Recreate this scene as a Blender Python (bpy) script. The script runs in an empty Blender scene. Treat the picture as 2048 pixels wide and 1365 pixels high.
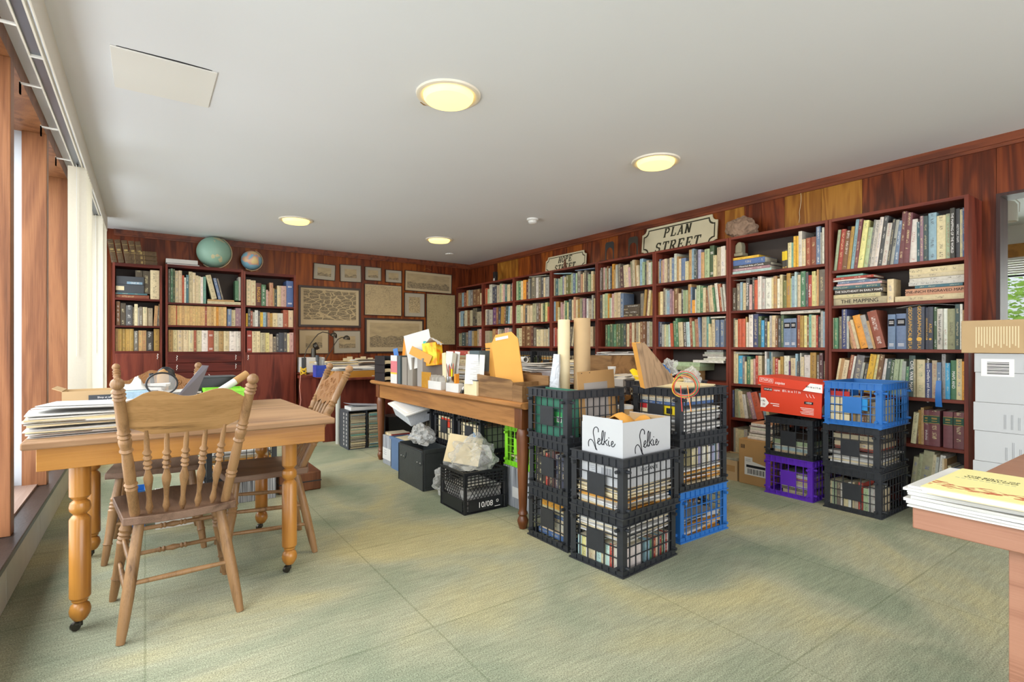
import bpy, bmesh, math, random
from mathutils import Vector, Matrix
random.seed(7)
PI = math.pi
C = bpy.context.scene.collection
SC = bpy.context.scene

# ---------------------------------------------------------------- camera, world, lights, exposure
F = 1045.0; YAW = math.radians(35.08); HC = 1.10; HY = 690.0      # focal length in pixels of the 2048 wide frame, yaw, eye height
cam = bpy.data.objects.new('camera', bpy.data.cameras.new('camera')); C.objects.link(cam)
cam.location = (0, 0, HC); cam.rotation_euler = (PI / 2, 0, -YAW)
cam.data.sensor_width = 36; cam.data.lens = 36 * F / 2048; cam.data.shift_y = (HY - 682.5) / 2048
cam.data.clip_start = 0.02; SC.camera = cam
SC.view_settings.view_transform = 'Standard'; SC.view_settings.look = 'None'
SC.view_settings.exposure = 0.14; SC.view_settings.gamma = 1; SC.view_settings.use_curve_mapping = False
SC.cycles.max_bounces = 8; SC.cycles.diffuse_bounces = 5; SC.cycles.transparent_max_bounces = 16
SC.cycles.use_denoising = True
SC.cycles.sample_clamp_indirect = 4.0

w = bpy.data.worlds.new('world'); SC.world = w; w.use_nodes = True
wn = w.node_tree.nodes; wl = w.node_tree.links
bg = wn['Background']; bg.inputs['Strength'].default_value = 1.25
tc = wn.new('ShaderNodeTexCoord'); sp = wn.new('ShaderNodeSeparateXYZ'); rp = wn.new('ShaderNodeValToRGB')
rp.color_ramp.elements[0].position = 0.42; rp.color_ramp.elements[0].color = (0.30, 0.34, 0.26, 1)
rp.color_ramp.elements[1].position = 0.60; rp.color_ramp.elements[1].color = (0.86, 0.93, 1.0, 1)
mr = wn.new('ShaderNodeMapRange'); mr.inputs['From Min'].default_value = -1; mr.inputs['From Max'].default_value = 1
wl.new(tc.outputs['Generated'], sp.inputs[0]); wl.new(sp.outputs['Z'], mr.inputs['Value'])
wl.new(mr.outputs['Result'], rp.inputs['Fac']); wl.new(rp.outputs['Color'], bg.inputs['Color'])

def area(name, loc, rot, sx, sy, power, col=(1, 1, 1)):
    l = bpy.data.lights.new(name, 'AREA'); l.shape = 'RECTANGLE'; l.size = sx; l.size_y = sy; l.energy = power; l.color = col
    o = bpy.data.objects.new(name, l); C.objects.link(o); o.location = loc; o.rotation_euler = rot
    return o
# daylight outside the long window wall (x < -0.8) and outside the window of the adjoining room
area('window_daylight', (-2.2, 2.4, 2.7), (0, math.radians(-60), 0), 2.6, 10.6, 760, (0.93, 0.97, 1.0))
area('ground_bounce_daylight', (-1.7, 2.4, .5), (0, math.radians(-112), 0), 1.4, 10.6, 190, (0.95, 0.97, 1.0))
area('rear_fill_light', (2.3, -3.6, 1.5), (math.radians(82), 0, 0), 4.4, 2.2, 190, (0.95, 0.97, 1.0))  # fill light added behind the camera to lift the ambient level
area('next_room_daylight', (8.6, 0.9, 1.9), (0, math.radians(90), 0), 2.0, 4.5, 170, (0.96, 1.0, 0.95))

# ---------------------------------------------------------------- geometry helpers
S = 1.0378                       # scale of the shell about the camera
XF = 4.10 * S                    # front plane of the long wall of bookcases
XR = 4.38 * S; YB = 7.42 * S; YF = 7.12 * S
def Z(z): return HC + (z - HC) * S
ZC = Z(2.410)
def lin(h):
    h = h.lstrip('#'); r = [int(h[i:i + 2], 16) / 255 for i in (0, 2, 4)]
    return tuple((c / 12.92 if c <= .04045 else ((c + .055) / 1.055) ** 2.4) for c in r)
def c4(h): return (*lin(h), 1.0) if isinstance(h, str) else (*h, 1.0)
def yaw_of(px): return YAW + math.atan((px - 1024) / F)

class MB:
    def __init__(s): s.v = []; s.f = []; s.m = []; s.c = []; s.k = []; s.uv = []; s.cc = None; s.ik = (0, 0, 0, 0)
    def add(s, vs, fs, m=0, T=None, uv=None):
        b = len(s.v)
        s.v += [tuple(T @ Vector(p)) if T is not None else tuple(p) for p in vs]
        for i, f in enumerate(fs):
            s.f.append([b + j for j in f]); s.m.append(m); s.c.append(s.cc); s.k.append(s.ik)
            s.uv.append(uv[i] if uv and uv[i] else None)
        return s
    def box(s, x0, x1, y0, y1, z0, z1, m=0, T=None):
        vs = [(x0, y0, z0), (x1, y0, z0), (x1, y1, z0), (x0, y1, z0), (x0, y0, z1), (x1, y0, z1), (x1, y1, z1), (x0, y1, z1)]
        return s.add(vs, [(3, 2, 1, 0), (4, 5, 6, 7), (0, 1, 5, 4), (1, 2, 6, 5), (2, 3, 7, 6), (3, 0, 4, 7)], m, T)
    def cbox(s, cx, cy, cz, sx, sy, sz, m=0, T=None): return s.box(cx - sx / 2, cx + sx / 2, cy - sy / 2, cy + sy / 2, cz - sz / 2, cz + sz / 2, m, T)
    def lathe(s, prof, seg=20, m=0, T=None, cap=True):      # prof: (radius, z) from one end to the other
        vs = []; fs = []; n = len(prof)
        for r, z in prof:
            for k in range(seg): a = 2 * PI * k / seg; vs.append((r * math.cos(a), r * math.sin(a), z))
        for i in range(n - 1):
            for k in range(seg):
                k2 = (k + 1) % seg; fs.append((i * seg + k, i * seg + k2, (i + 1) * seg + k2, (i + 1) * seg + k))
        if cap:
            if prof[0][0] > 1e-5: fs.append(tuple(range(seg))[::-1])
            if prof[-1][0] > 1e-5: fs.append(tuple((n - 1) * seg + k for k in range(seg)))
        return s.add(vs, fs, m, T)
    def turned(s, prof, p0, p1, seg=16, m=0):                # lathe along p0 -> p1, prof z in 0..1
        p0 = Vector(p0); p1 = Vector(p1); L = (p1 - p0).length
        T = Matrix.Translation(p0) @ (p1 - p0).to_track_quat('Z', 'Y').to_matrix().to_4x4()
        return s.lathe([(r, z * L) for r, z in prof], seg, m, T)
    def tube(s, pts, r, seg=8, m=0, closed=False):
        pts = [Vector(p) for p in pts]; n = len(pts); vs = []; fs = []; up = Vector((0, 0, 1)); prev = None
        for i, p in enumerate(pts):
            a = pts[(i - 1) % n] if closed or i else p; b = pts[(i + 1) % n] if closed or i < n - 1 else p
            t = (b - a).normalized()
            if prev is None: prev = t.orthogonal().normalized()
            u = (prev - t * prev.dot(t)); u = u.normalized() if u.length > 1e-6 else t.orthogonal().normalized(); prev = u
            v2 = t.cross(u); rr = r[i] if isinstance(r, (list, tuple)) else r
            for k in range(seg): an = 2 * PI * k / seg; vs.append(p + (u * math.cos(an) + v2 * math.sin(an)) * rr)
        for i in range(n if closed else n - 1):
            j = (i + 1) % n
            for k in range(seg): k2 = (k + 1) % seg; fs.append((i * seg + k, i * seg + k2, j * seg + k2, j * seg + k))
        if not closed: fs.append(tuple(range(seg))[::-1]); fs.append(tuple((n - 1) * seg + k for k in range(seg)))
        return s.add(vs, fs, m)
    def prism(s, poly, a, b, axis='z', m=0, T=None):         # poly (p,q) extruded from a to b along axis
        n = len(poly)
        def P(p, q, w): return {'z': (p, q, w), 'y': (p, w, q), 'x': (w, p, q)}[axis]
        vs = [P(p, q, a) for p, q in poly] + [P(p, q, b) for p, q in poly]
        fs = [tuple(range(n))[::-1], tuple(range(n, 2 * n))] + [(i, (i + 1) % n, n + (i + 1) % n, n + i) for i in range(n)]
        return s.add(vs, fs, m, T)
    def grid(s, nx, ny, fn, m=0, T=None, th=0.0):            # sheet fn(u,v)->point; th>0 gives it thickness along z
        vs = [fn(i / nx, j / ny) for j in range(ny + 1) for i in range(nx + 1)]; N = len(vs)
        fs = [(j * (nx + 1) + i, j * (nx + 1) + i + 1, (j + 1) * (nx + 1) + i + 1, (j + 1) * (nx + 1) + i) for j in range(ny) for i in range(nx)]
        if th:
            vs = vs + [(p[0], p[1], p[2] - th) for p in vs]; fs = fs + [tuple(N + q for q in f[::-1]) for f in fs]
            bd = [i for i in range(nx + 1)] + [j * (nx + 1) + nx for j in range(1, ny + 1)] + [ny * (nx + 1) + i for i in range(nx - 1, -1, -1)] + [j * (nx + 1) for j in range(ny - 1, 0, -1)]
            for q in range(len(bd)): a, b = bd[q], bd[(q + 1) % len(bd)]; fs.append((b, a, N + a, N + b))
        return s.add(vs, fs, m, T)
    def mesh(s, name, mats, smooth=35, bevel=0):
        me = bpy.data.meshes.new(name); me.from_pydata([tuple(p) for p in s.v], [], s.f)
        for mt in (mats if isinstance(mats, (list, tuple)) else [mats]): me.materials.append(mt)
        me.polygons.foreach_set('material_index', s.m)
        if any(c is not None for c in s.c):
            a = me.attributes.new('col', 'FLOAT_COLOR', 'FACE'); b = me.attributes.new('ink', 'FLOAT_COLOR', 'FACE')
            fl = []; fk = []
            for c, k in zip(s.c, s.k): fl += list(c or (.5, .5, .5, 1)); fk += list(k)
            a.data.foreach_set('color', fl); b.data.foreach_set('color', fk)
            u = me.uv_layers.new(name='UVMap'); q = []
            for f, uvf in zip(s.f, s.uv): q += [w for t in (uvf or [(-5, -5)] * len(f)) for w in t]
            u.data.foreach_set('uv', q)
        if smooth:
            me.shade_smooth()
            me.set_sharp_from_angle(angle=math.radians(smooth))
        me.update(); return me
    def build(s, name, mats, parent=None, smooth=35, bevel=0):
        o = bpy.data.objects.new(name, s.mesh(name, mats, smooth)); C.objects.link(o)
        if parent is not None: o.parent = parent
        if bevel:
            b = o.modifiers.new('edge', 'BEVEL'); b.width = bevel; b.segments = 2; b.limit_method = 'ANGLE'; b.angle_limit = math.radians(50); b.harden_normals = False
        return o
def thing(name, label, cat, loc=(0, 0, 0), rz=0, group=None):
    o = bpy.data.objects.new(name, None); C.objects.link(o); o.location = loc; o.rotation_euler = (0, 0, rz); o.empty_display_size = .05
    o['label'] = label; o['category'] = cat
    if group: o['group'] = group
    return o
def tag(o, label, cat, group=None, kind=None):
    o['label'] = label; o['category'] = cat
    if group: o['group'] = group
    if kind: o['kind'] = kind
    return o
def struct(o): o['kind'] = 'structure'; return o
def place(me, name, parent, loc=(0, 0, 0), rot=(0, 0, 0), sc=(1, 1, 1)):
    o = bpy.data.objects.new(name, me); C.objects.link(o); o.parent = parent; o.location = loc; o.rotation_euler = rot; o.scale = sc; return o
def text(s, size, m, parent, loc, rot, name='lettering', ext=.0004, align='CENTER', shear=0, sx=1.0, bold=0):
    cu = bpy.data.curves.new(name, 'FONT'); cu.body = s; cu.size = size; cu.extrude = ext; cu.align_x = align; cu.align_y = 'CENTER'; cu.shear = shear; cu.offset = bold
    cu.resolution_u = 3
    q = bpy.data.objects.new('t', cu); me = bpy.data.meshes.new_from_object(q); bpy.data.objects.remove(q); bpy.data.curves.remove(cu); me.name = name; me.materials.clear(); me.materials.append(m)
    o = bpy.data.objects.new(name, me); C.objects.link(o); o.parent = parent; o.location = loc; o.rotation_euler = rot; o.scale = (sx, 1, 1)
    return o

# ---------------------------------------------------------------- materials
def nodes(name):
    m = bpy.data.materials.new(name); m.use_nodes = True; nt = m.node_tree
    return m, nt, nt.nodes['Principled BSDF'], nt.nodes, nt.links
def mat(name, col, rough=.55, spec=.35, metal=0, var=0, vs=8, bump=0, bs=60, alpha=1, emis=0, sheen=0, trans=0):
    m, nt, p, n, l = nodes(name)
    p.inputs['Base Color'].default_value = c4(col); p.inputs['Roughness'].default_value = rough
    p.inputs['Specular IOR Level'].default_value = spec; p.inputs['Metallic'].default_value = metal
    tcn = n.new('ShaderNodeTexCoord')
    if var:
        nz = n.new('ShaderNodeTexNoise'); nz.inputs['Scale'].default_value = vs; nz.inputs['Detail'].default_value = 5; l.new(tcn.outputs['Object'], nz.inputs['Vector'])
        mx = n.new('ShaderNodeMix'); mx.data_type = 'RGBA'; a = lin(col) if isinstance(col, str) else col
        mx.inputs['A'].default_value = (*[c * (1 - var) for c in a], 1); mx.inputs['B'].default_value = (*[min(1, c * (1 + var)) for c in a], 1)
        l.new(nz.outputs['Fac'], mx.inputs['Factor']); l.new(mx.outputs['Result'], p.inputs['Base Color'])
    if bump:
        nb = n.new('ShaderNodeTexNoise'); nb.inputs['Scale'].default_value = bs; nb.inputs['Detail'].default_value = 3; l.new(tcn.outputs['Object'], nb.inputs['Vector'])
        b = n.new('ShaderNodeBump'); b.inputs['Strength'].default_value = bump; b.inputs['Distance'].default_value = .01; l.new(nb.outputs['Fac'], b.inputs['Height']); l.new(b.outputs['Normal'], p.inputs['Normal'])
    if alpha < 1:
        p.inputs['Alpha'].default_value = alpha
    if emis: p.inputs['Emission Color'].default_value = c4(col); p.inputs['Emission Strength'].default_value = emis
    if trans: p.inputs['Transmission Weight'].default_value = trans
    return m
def wood(name, c1, c2, axis=0, sc=1.0, rough=.4, spec=.4, grain=1.0, c3=None, rnd=True, rings=.5):
    m, nt, p, n, l = nodes(name)
    tcn = n.new('ShaderNodeTexCoord'); mp = n.new('ShaderNodeMapping'); l.new(tcn.outputs['Object'], mp.inputs['Vector'])
    s = [9 * sc] * 3; s[axis] = 1.1 * sc; mp.inputs['Scale'].default_value = s
    if rnd:
        oi = n.new('ShaderNodeObjectInfo'); cb = n.new('ShaderNodeVectorMath'); cb.operation = 'SCALE'; cb.inputs[0].default_value = (37, 51, 23); l.new(oi.outputs['Random'], cb.inputs['Scale']); l.new(cb.outputs[0], mp.inputs['Location'])
    wv = n.new('ShaderNodeTexNoise'); wv.inputs['Scale'].default_value = 1.0; wv.inputs['Detail'].default_value = 3; wv.inputs['Distortion'].default_value = .6; l.new(mp.outputs[0], wv.inputs['Vector'])
    ring = n.new('ShaderNodeMath'); ring.operation = 'MULTIPLY'; ring.inputs[1].default_value = 34 * rings; l.new(wv.outputs['Fac'], ring.inputs[0])
    sn = n.new('ShaderNodeMath'); sn.operation = 'SINE'; l.new(ring.outputs[0], sn.inputs[0])
    mp2 = n.new('ShaderNodeMapping'); l.new(tcn.outputs['Object'], mp2.inputs['Vector']); s2 = [260 * sc] * 3; s2[axis] = 7 * sc; mp2.inputs['Scale'].default_value = s2
    fi = n.new('ShaderNodeTexNoise'); fi.inputs['Scale'].default_value = 1; fi.inputs['Detail'].default_value = 3; l.new(mp2.outputs[0], fi.inputs['Vector'])
    a = n.new('ShaderNodeMath'); a.operation = 'MULTIPLY_ADD'; a.inputs[1].default_value = .16; a.inputs[2].default_value = .12; l.new(sn.outputs[0], a.inputs[0])
    b = n.new('ShaderNodeMath'); b.operation = 'MULTIPLY_ADD'; b.inputs[1].default_value = .55 * grain; l.new(fi.outputs['Fac'], b.inputs[0]); l.new(a.outputs[0], b.inputs[2])
    c = n.new('ShaderNodeMath'); c.operation = 'MULTIPLY_ADD'; c.inputs[1].default_value = .45; l.new(wv.outputs['Fac'], c.inputs[0]); l.new(b.outputs[0], c.inputs[2])
    r = n.new('ShaderNodeValToRGB'); e = r.color_ramp.elements; e[0].position = .28; e[0].color = c4(c2); e[1].position = .78; e[1].color = c4(c1)
    if c3: k = e.new(.5); k.color = c4(c3)
    l.new(c.outputs[0], r.inputs['Fac']); l.new(r.outputs['Color'], p.inputs['Base Color'])
    p.inputs['Roughness'].default_value = rough; p.inputs['Specular IOR Level'].default_value = spec
    bm = n.new('ShaderNodeBump'); bm.inputs['Strength'].default_value = .12; bm.inputs['Distance'].default_value = .003; l.new(fi.outputs['Fac'], bm.inputs['Height']); l.new(bm.outputs['Normal'], p.inputs['Normal'])
    return m
M = {}
M['white'] = mat('white_paint', 'e6e4df', .6, .3)
M['mahog'] = wood('dark_red_mahogany_veneer', '7d3b2a', '4a1d15', 1, 1, .45, .25, .6, '662c20')
M['mahog_z'] = wood('dark_red_mahogany_veneer_upright', '7d3b2a', '4a1d15', 2, 1, .45, .25, .6, '662c20')
M['mahog_x'] = wood('dark_red_mahogany_veneer_across', '64261c', '3a130e', 0, 1, .48, .22, .6, '501c14')
M['cab_side'] = wood('dark_brown_cabinet_side', '4b3430', '33211e', 2, 1, .5, .3, .5)
M['backboard'] = mat('grey_brown_backboard', '4c4440', .7, .2, var=.12)
M['pine'] = wood('golden_pine', 'c0883e', '8f5a22', 0, .7, .32, .5, .45, 'b07832')
M['pine_z'] = wood('golden_pine_upright', 'bd853c', '8c5720', 2, .7, .3, .5, .4, 'ad7430')
M['worn_top'] = wood('worn_brown_tabletop', 'a58260', '755640', 0, .8, .5, .3, .7, '937050')
M['chair'] = wood('old_oak_chair_wood', '95714c', '553b25', 2, 1.3, .42, .4, 1.1, '7c5c3c')
M['chair_x'] = wood('old_oak_chair_board', 'a47d50', '553a20', 0, 1.6, .42, .4, 1.2, '8e6a40')
M['chair_seat'] = wood('dark_worn_chair_seat', '7d6250', '4b3428', 1, 1.2, .45, .35, .8, '68503f')
M['oak'] = wood('brown_oak_table', 'a87440', '6f451f', 1, 1, .45, .35, .9, '8e5f33')
M['oak_dark'] = wood('dark_turned_oak', '7a4a2b', '45240f', 2, 1, .35, .45, .7, '623619')
M['oak_box'] = wood('brown_oak_box', '8d6a44', '5b3f24', 1, 1.5, .5, .3, .8)
M['redwood'] = wood('reddish_worn_table', 'a0735c', '744a36', 1, 1, .45, .35, .7, '976a54')
M['walnut_print'] = wood('wood_print_board', '927558', '2c2018', 2, 1.6, .6, .2, 1.7, rings=1.2)
M['paper'] = mat('white_paper', 'cfcdc9', .8, .1, var=.04, vs=20)
M['paper_grey'] = mat('grey_paper', 'b9b5b0', .8, .1, var=.1, vs=15)
M['cream_paper'] = mat('cream_paper', 'd9c9a4', .8, .1, var=.08, vs=15)
M['manila'] = mat('manila_envelope', 'cf9648', .65, .2, var=.07, vs=9)
M['cardboard'] = mat('brown_cardboard', 'a88458', .8, .1, var=.06, vs=14)
M['carton_tan'] = mat('tan_cardboard', 'b89c76', .8, .1, var=.06, vs=14)
M['carton_white'] = mat('white_printed_carton', 'b9babc', .6, .25, var=.03, vs=4)
M['black'] = mat('black_plastic', '1d1e21', .4, .5, var=.2, vs=20)
M['black_worn'] = mat('dusty_black_plastic', '2b2d31', .42, .45, var=.25, vs=25)
M['dark_grey'] = mat('dark_grey_plastic', '44474c', .5, .35)
M['blue_pl'] = mat('blue_plastic', '2c6cb4', .4, .45, var=.1, vs=12)
M['purple_pl'] = mat('purple_plastic', '5a2ba8', .4, .45, var=.08, vs=12)
M['lime_pl'] = mat('lime_green_plastic', '86d42c', .4, .45, var=.06, vs=12)
M['ink'] = mat('black_print', '26262a', .7, .1)
M['ink_grey'] = mat('grey_print', '85868a', .7, .1)
M['print_white'] = mat('white_print', 'f0ece8', .7, .1)
M['metal'] = mat('chrome_metal', 'c8c8c8', .25, .5, 1)
M['steel'] = mat('dark_steel', '4a4640', .35, .5, .8)
M['grey_leg'] = mat('pale_grey_painted_steel', 'b9b8ae', .4, .4)

def spine_mat():
    m, nt, p, n, l = nodes('book_cloth_and_paper_covers')
    at = n.new('ShaderNodeAttribute'); at.attribute_name = 'col'; ik = n.new('ShaderNodeAttribute'); ik.attribute_name = 'ink'
    uv = n.new('ShaderNodeUVMap'); uv.uv_map = 'UVMap'; s = n.new('ShaderNodeSeparateXYZ'); l.new(uv.outputs[0], s.inputs[0])
    def M2(op, a, b=None, cc=None):
        q = n.new('ShaderNodeMath'); q.operation = op
        for i, t in enumerate((a, b, cc)):
            if t is None: continue
            if isinstance(t, (int, float)): q.inputs[i].default_value = t
            else: l.new(t, q.inputs[i])
        return q.outputs[0]
    al = ik.outputs['Alpha']
    # glyph noise: many blobs along the spine, few across it
    cmb = n.new('ShaderNodeCombineXYZ'); l.new(M2('MULTIPLY', s.outputs['X'], 4.2), cmb.inputs[0]); l.new(M2('MULTIPLY', s.outputs['Y'], 330.0), cmb.inputs[1]); l.new(M2('MULTIPLY', al, 53.0), cmb.inputs[2])
    nz = n.new('ShaderNodeTexNoise'); nz.inputs['Scale'].default_value = 1; nz.inputs['Detail'].default_value = 1.5; l.new(cmb.outputs[0], nz.inputs['Vector'])
    cm2 = n.new('ShaderNodeCombineXYZ'); l.new(M2('MULTIPLY', s.outputs['Y'], 22.0), cm2.inputs[0]); l.new(M2('MULTIPLY', al, 91.0), cm2.inputs[1])
    n2 = n.new('ShaderNodeTexNoise'); n2.inputs['Scale'].default_value = 1; n2.inputs['Detail'].default_value = 0; l.new(cm2.outputs[0], n2.inputs['Vector'])
    g = M2('MULTIPLY', M2('GREATER_THAN', nz.outputs['Fac'], .53), M2('GREATER_THAN', n2.outputs['Fac'], .5))
    ed = M2('LESS_THAN', M2('ABSOLUTE', M2('SUBTRACT', s.outputs['X'], .5)), .2)
    g = M2('MULTIPLY', g, M2('MULTIPLY', ed, M2('MULTIPLY', M2('GREATER_THAN', s.outputs['Y'], .018), M2('GREATER_THAN', al, .01))))
    g = M2('MULTIPLY', g, .62)
    mx = n.new('ShaderNodeMix'); mx.data_type = 'RGBA'; l.new(g, mx.inputs['Factor']); l.new(at.outputs['Color'], mx.inputs['A']); l.new(ik.outputs['Color'], mx.inputs['B'])
    tcn = n.new('ShaderNodeTexCoord'); n3 = n.new('ShaderNodeTexNoise'); n3.inputs['Scale'].default_value = 45; n3.inputs['Detail'].default_value = 4; l.new(tcn.outputs['Object'], n3.inputs['Vector'])
    hs = n.new('ShaderNodeHueSaturation'); l.new(mx.outputs['Result'], hs.inputs['Color']); l.new(M2('MULTIPLY_ADD', n3.outputs['Fac'], .5, .75), hs.inputs['Value'])
    l.new(hs.outputs['Color'], p.inputs['Base Color']); p.inputs['Roughness'].default_value = .5; p.inputs['Specular IOR Level'].default_value = .35
    return m
M['book'] = spine_mat()
# ---------------------------------------------------------------- surfaces of the setting
def carpet():
    m, nt, p, n, l = nodes('sage_green_worn_carpet')
    g = n.new('ShaderNodeTexCoord')
    def noise(s, d=4, dist=0):
        q = n.new('ShaderNodeTexNoise'); q.inputs['Scale'].default_value = s; q.inputs['Detail'].default_value = d; q.inputs['Distortion'].default_value = dist; l.new(g.outputs['Object'], q.inputs['Vector']); return q.outputs['Fac']
    r = n.new('ShaderNodeValToRGB'); e = r.color_ramp.elements; e[0].position = .36; e[0].color = c4('8d957f'); e[1].position = .66; e[1].color = c4('b6ae86'); k = e.new(.5); k.color = c4('a3a48c')
    l.new(noise(1.15, 3, .8), r.inputs['Fac'])
    r2 = n.new('ShaderNodeValToRGB'); e = r2.color_ramp.elements; e[0].position = .3; e[0].color = (.50, .50, .50, 1); e[1].position = .72; e[1].color = (1.30, 1.30, 1.30, 1); l.new(noise(210, 3), r2.inputs['Fac'])
    mp = n.new('ShaderNodeMapping'); mp.inputs['Scale'].default_value = (6, 60, 1); mp.inputs['Rotation'].default_value = (0, 0, .12); l.new(g.outputs['Object'], mp.inputs['Vector'])
    q = n.new('ShaderNodeTexNoise'); q.inputs['Scale'].default_value = 1.2; q.inputs['Detail'].default_value = 5; l.new(mp.outputs[0], q.inputs['Vector'])
    r3 = n.new('ShaderNodeValToRGB'); e = r3.color_ramp.elements; e[0].position = .3; e[0].color = (.86, .86, .86, 1); e[1].position = .7; e[1].color = (1.12, 1.12, 1.12, 1); l.new(q.outputs['Fac'], r3.inputs['Fac'])
    bt = n.new('ShaderNodeTexBrick'); bt.inputs['Scale'].default_value = 1; bt.inputs['Brick Width'].default_value = .92; bt.inputs['Row Height'].default_value = .92; bt.inputs['Mortar Size'].default_value = .004; bt.offset = .0
    bt.inputs['Color1'].default_value = (.95, .96, .95, 1); bt.inputs['Color2'].default_value = (1.05, 1.04, 1.04, 1); bt.inputs['Mortar'].default_value = (.78, .8, .76, 1); l.new(g.outputs['Object'], bt.inputs['Vector'])
    def mul(a, b):
        x = n.new('ShaderNodeMix'); x.data_type = 'RGBA'; x.blend_type = 'MULTIPLY'; x.inputs['Factor'].default_value = 1; l.new(a, x.inputs['A']); l.new(b, x.inputs['B']); return x.outputs['Result']
    c = mul(mul(mul(r.outputs['Color'], r2.outputs['Color']), r3.outputs['Color']), bt.outputs['Color'])
    l.new(c, p.inputs['Base Color']); p.inputs['Roughness'].default_value = .95; p.inputs['Specular IOR Level'].default_value = .05
    b = n.new('ShaderNodeBump'); b.inputs['Strength'].default_value = .5; b.inputs['Distance'].default_value = .004; l.new(noise(260, 2), b.inputs['Height']); l.new(b.outputs['Normal'], p.inputs['Normal'])
    return m
M['carpet'] = carpet()
M['ceil'] = mat('matt_white_ceiling', 'e3e5e9', .8, .15, var=.02, vs=1.5)
M['ven_d'] = wood('rosewood_veneer_dark', '843f1a', '4a1d08', 2, .55, .42, .25, .5, '682c10', rings=1.3)
M['ven_o'] = wood('rosewood_veneer_orange', 'a0561c', '652c0a', 2, .55, .42, .25, .5, '824010', rings=1.1)
M['ven_y'] = wood('faded_golden_veneer', 'b27c30', '804c16', 2, .55, .42, .25, .5, '9a6420', rings=1.4)
M['trimwood'] = wood('brown_ceiling_trim', '8a4626', '4d2212', 1, .9, .4, .4, .6)
M['post'] = wood('orange_brown_window_post', '91603e', '5a3620', 2, .8, .45, .3, .9, '774a2e')
M['cap'] = mat('scratched_black_cap', '2c2928', .35, .5, var=.6, vs=26, bump=.1, bs=80)
M['sillwood'] = wood('pinkish_sill_wood', 'b39a8c', '7c6255', 1, .8, .55, .3, .6)
M['basepanel'] = mat('cream_stone_panel', 'b8b3a4', .55, .3, var=.14, vs=7)
M['alu'] = mat('grey_aluminium_frame', 'b9bcc2', .4, .4, .2)
M['blind'] = mat('cream_fabric_vane', 'e2dccb', .8, .1, var=.04, vs=60)
M['fascia'] = mat('cream_blind_fascia', 'd8d2c6', .5, .3)
M['track'] = mat('grey_blind_track', '6d7480', .3, .6, .5)
def glassmat():
    m, nt, p, n, l = nodes('clear_window_glass'); n.remove(p)
    t = n.new('ShaderNodeBsdfTransparent'); g = n.new('ShaderNodeBsdfGlossy'); g.inputs['Roughness'].default_value = .02; x = n.new('ShaderNodeMixShader'); x.inputs[0].default_value = .08
    t.inputs[0].default_value = (.97, .98, .98, 1); l.new(t.outputs[0], x.inputs[1]); l.new(g.outputs[0], x.inputs[2]); l.new(x.outputs[0], n['Material Output'].inputs[0]); return m
M['glass'] = glassmat()
def softplastic(name, tint, k, gloss=.15):
    m, nt, p, n, l = nodes(name)
    p.inputs['Base Color'].default_value = c4(tint); p.inputs['Roughness'].default_value = .22; p.inputs['Specular IOR Level'].default_value = .6
    t = n.new('ShaderNodeBsdfTransparent'); x = n.new('ShaderNodeMixShader'); lw = n.new('ShaderNodeLayerWeight'); lw.inputs['Blend'].default_value = .35; ma = n.new('ShaderNodeMath'); ma.operation = 'MULTIPLY_ADD'; ma.inputs[1].default_value = 1 - k; ma.inputs[2].default_value = k * (1 if k > .5 else .45); ma.use_clamp = True; l.new(lw.outputs['Facing'], ma.inputs[0]); l.new(ma.outputs[0], x.inputs[0])
    l.new(t.outputs[0], x.inputs[1]); l.new(p.outputs[0], x.inputs[2]); l.new(x.outputs[0], n['Material Output'].inputs[0])
    g = n.new('ShaderNodeTexCoord'); q = n.new('ShaderNodeTexNoise'); q.inputs['Scale'].default_value = 22; q.inputs['Distortion'].default_value = 1.5; l.new(g.outputs['Object'], q.inputs['Vector'])
    b = n.new('ShaderNodeBump'); b.inputs['Strength'].default_value = .35; b.inputs['Distance'].default_value = .02; l.new(q.outputs['Fac'], b.inputs['Height']); l.new(b.outputs['Normal'], p.inputs['Normal'])
    return m
M['clear'] = softplastic('clear_plastic_film', 'dcdcd8', .42)
M['milky'] = softplastic('milky_clear_plastic', 'd6dae0', .72)

# ---------------------------------------------------------------- floor, ceiling, walls
struct(MB().box(-.56, 8.3, -4.0, YB + .1, -.06, 0).build('floor', M['carpet']))
struct(MB().box(-.62, 8.3, -4.0, YB + .1, ZC, ZC + .08).build('ceiling', M['ceil']))
def wallpanels(wall, spans, mk, tn=.006):
    for i, (a, b, key) in enumerate(spans):
        mb = MB(); mk(mb, a + .0012, b - .0012, tn); mb.build('panel', M[key], wall)
wb = struct(MB().box(-.62, XR + .12, YB, YB + .1, 0, ZC).build('wall_back', M['ven_d']))
xs = [-.62, -.2, .2, .62, 1.02, 1.44, 1.72, 2.1, 2.5, 2.9, 3.3, 3.7, 4.1, XR]
wallpanels(wb, [(xs[i], xs[i + 1], 'ddddooodoodddd'[i % 14] and ('ven_' + 'dddooooodoodd'[i])) for i in range(len(xs) - 1)], lambda mb, a, b, t: mb.box(a, b, YB - t, YB + .01, 0, ZC - .001))
DY = .937 * S; DZ = Z(2.047)        # door opening in the long wall
wr = struct(MB().box(XR, XR + .16, DY, YB + .1, 0, ZC).box(XR, XR + .16, -.9, DY, DZ, ZC).box(XR, XR + .16, -4.0, -.9, 0, ZC).build('wall_right', M['ven_d']))
ys = [DY, 1.22, 1.48, 1.75, 2.05, 2.35, 2.56, 2.72, 2.92, 3.2, 3.45, 3.75, 4.05, 4.3, 4.6, 4.9, 5.2, 5.5, 5.75, 6.0, 6.3, 6.58, 6.86, 7.1, 7.4, YB]
kk = 'dddyyddyododdodododoyyddd'
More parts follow.
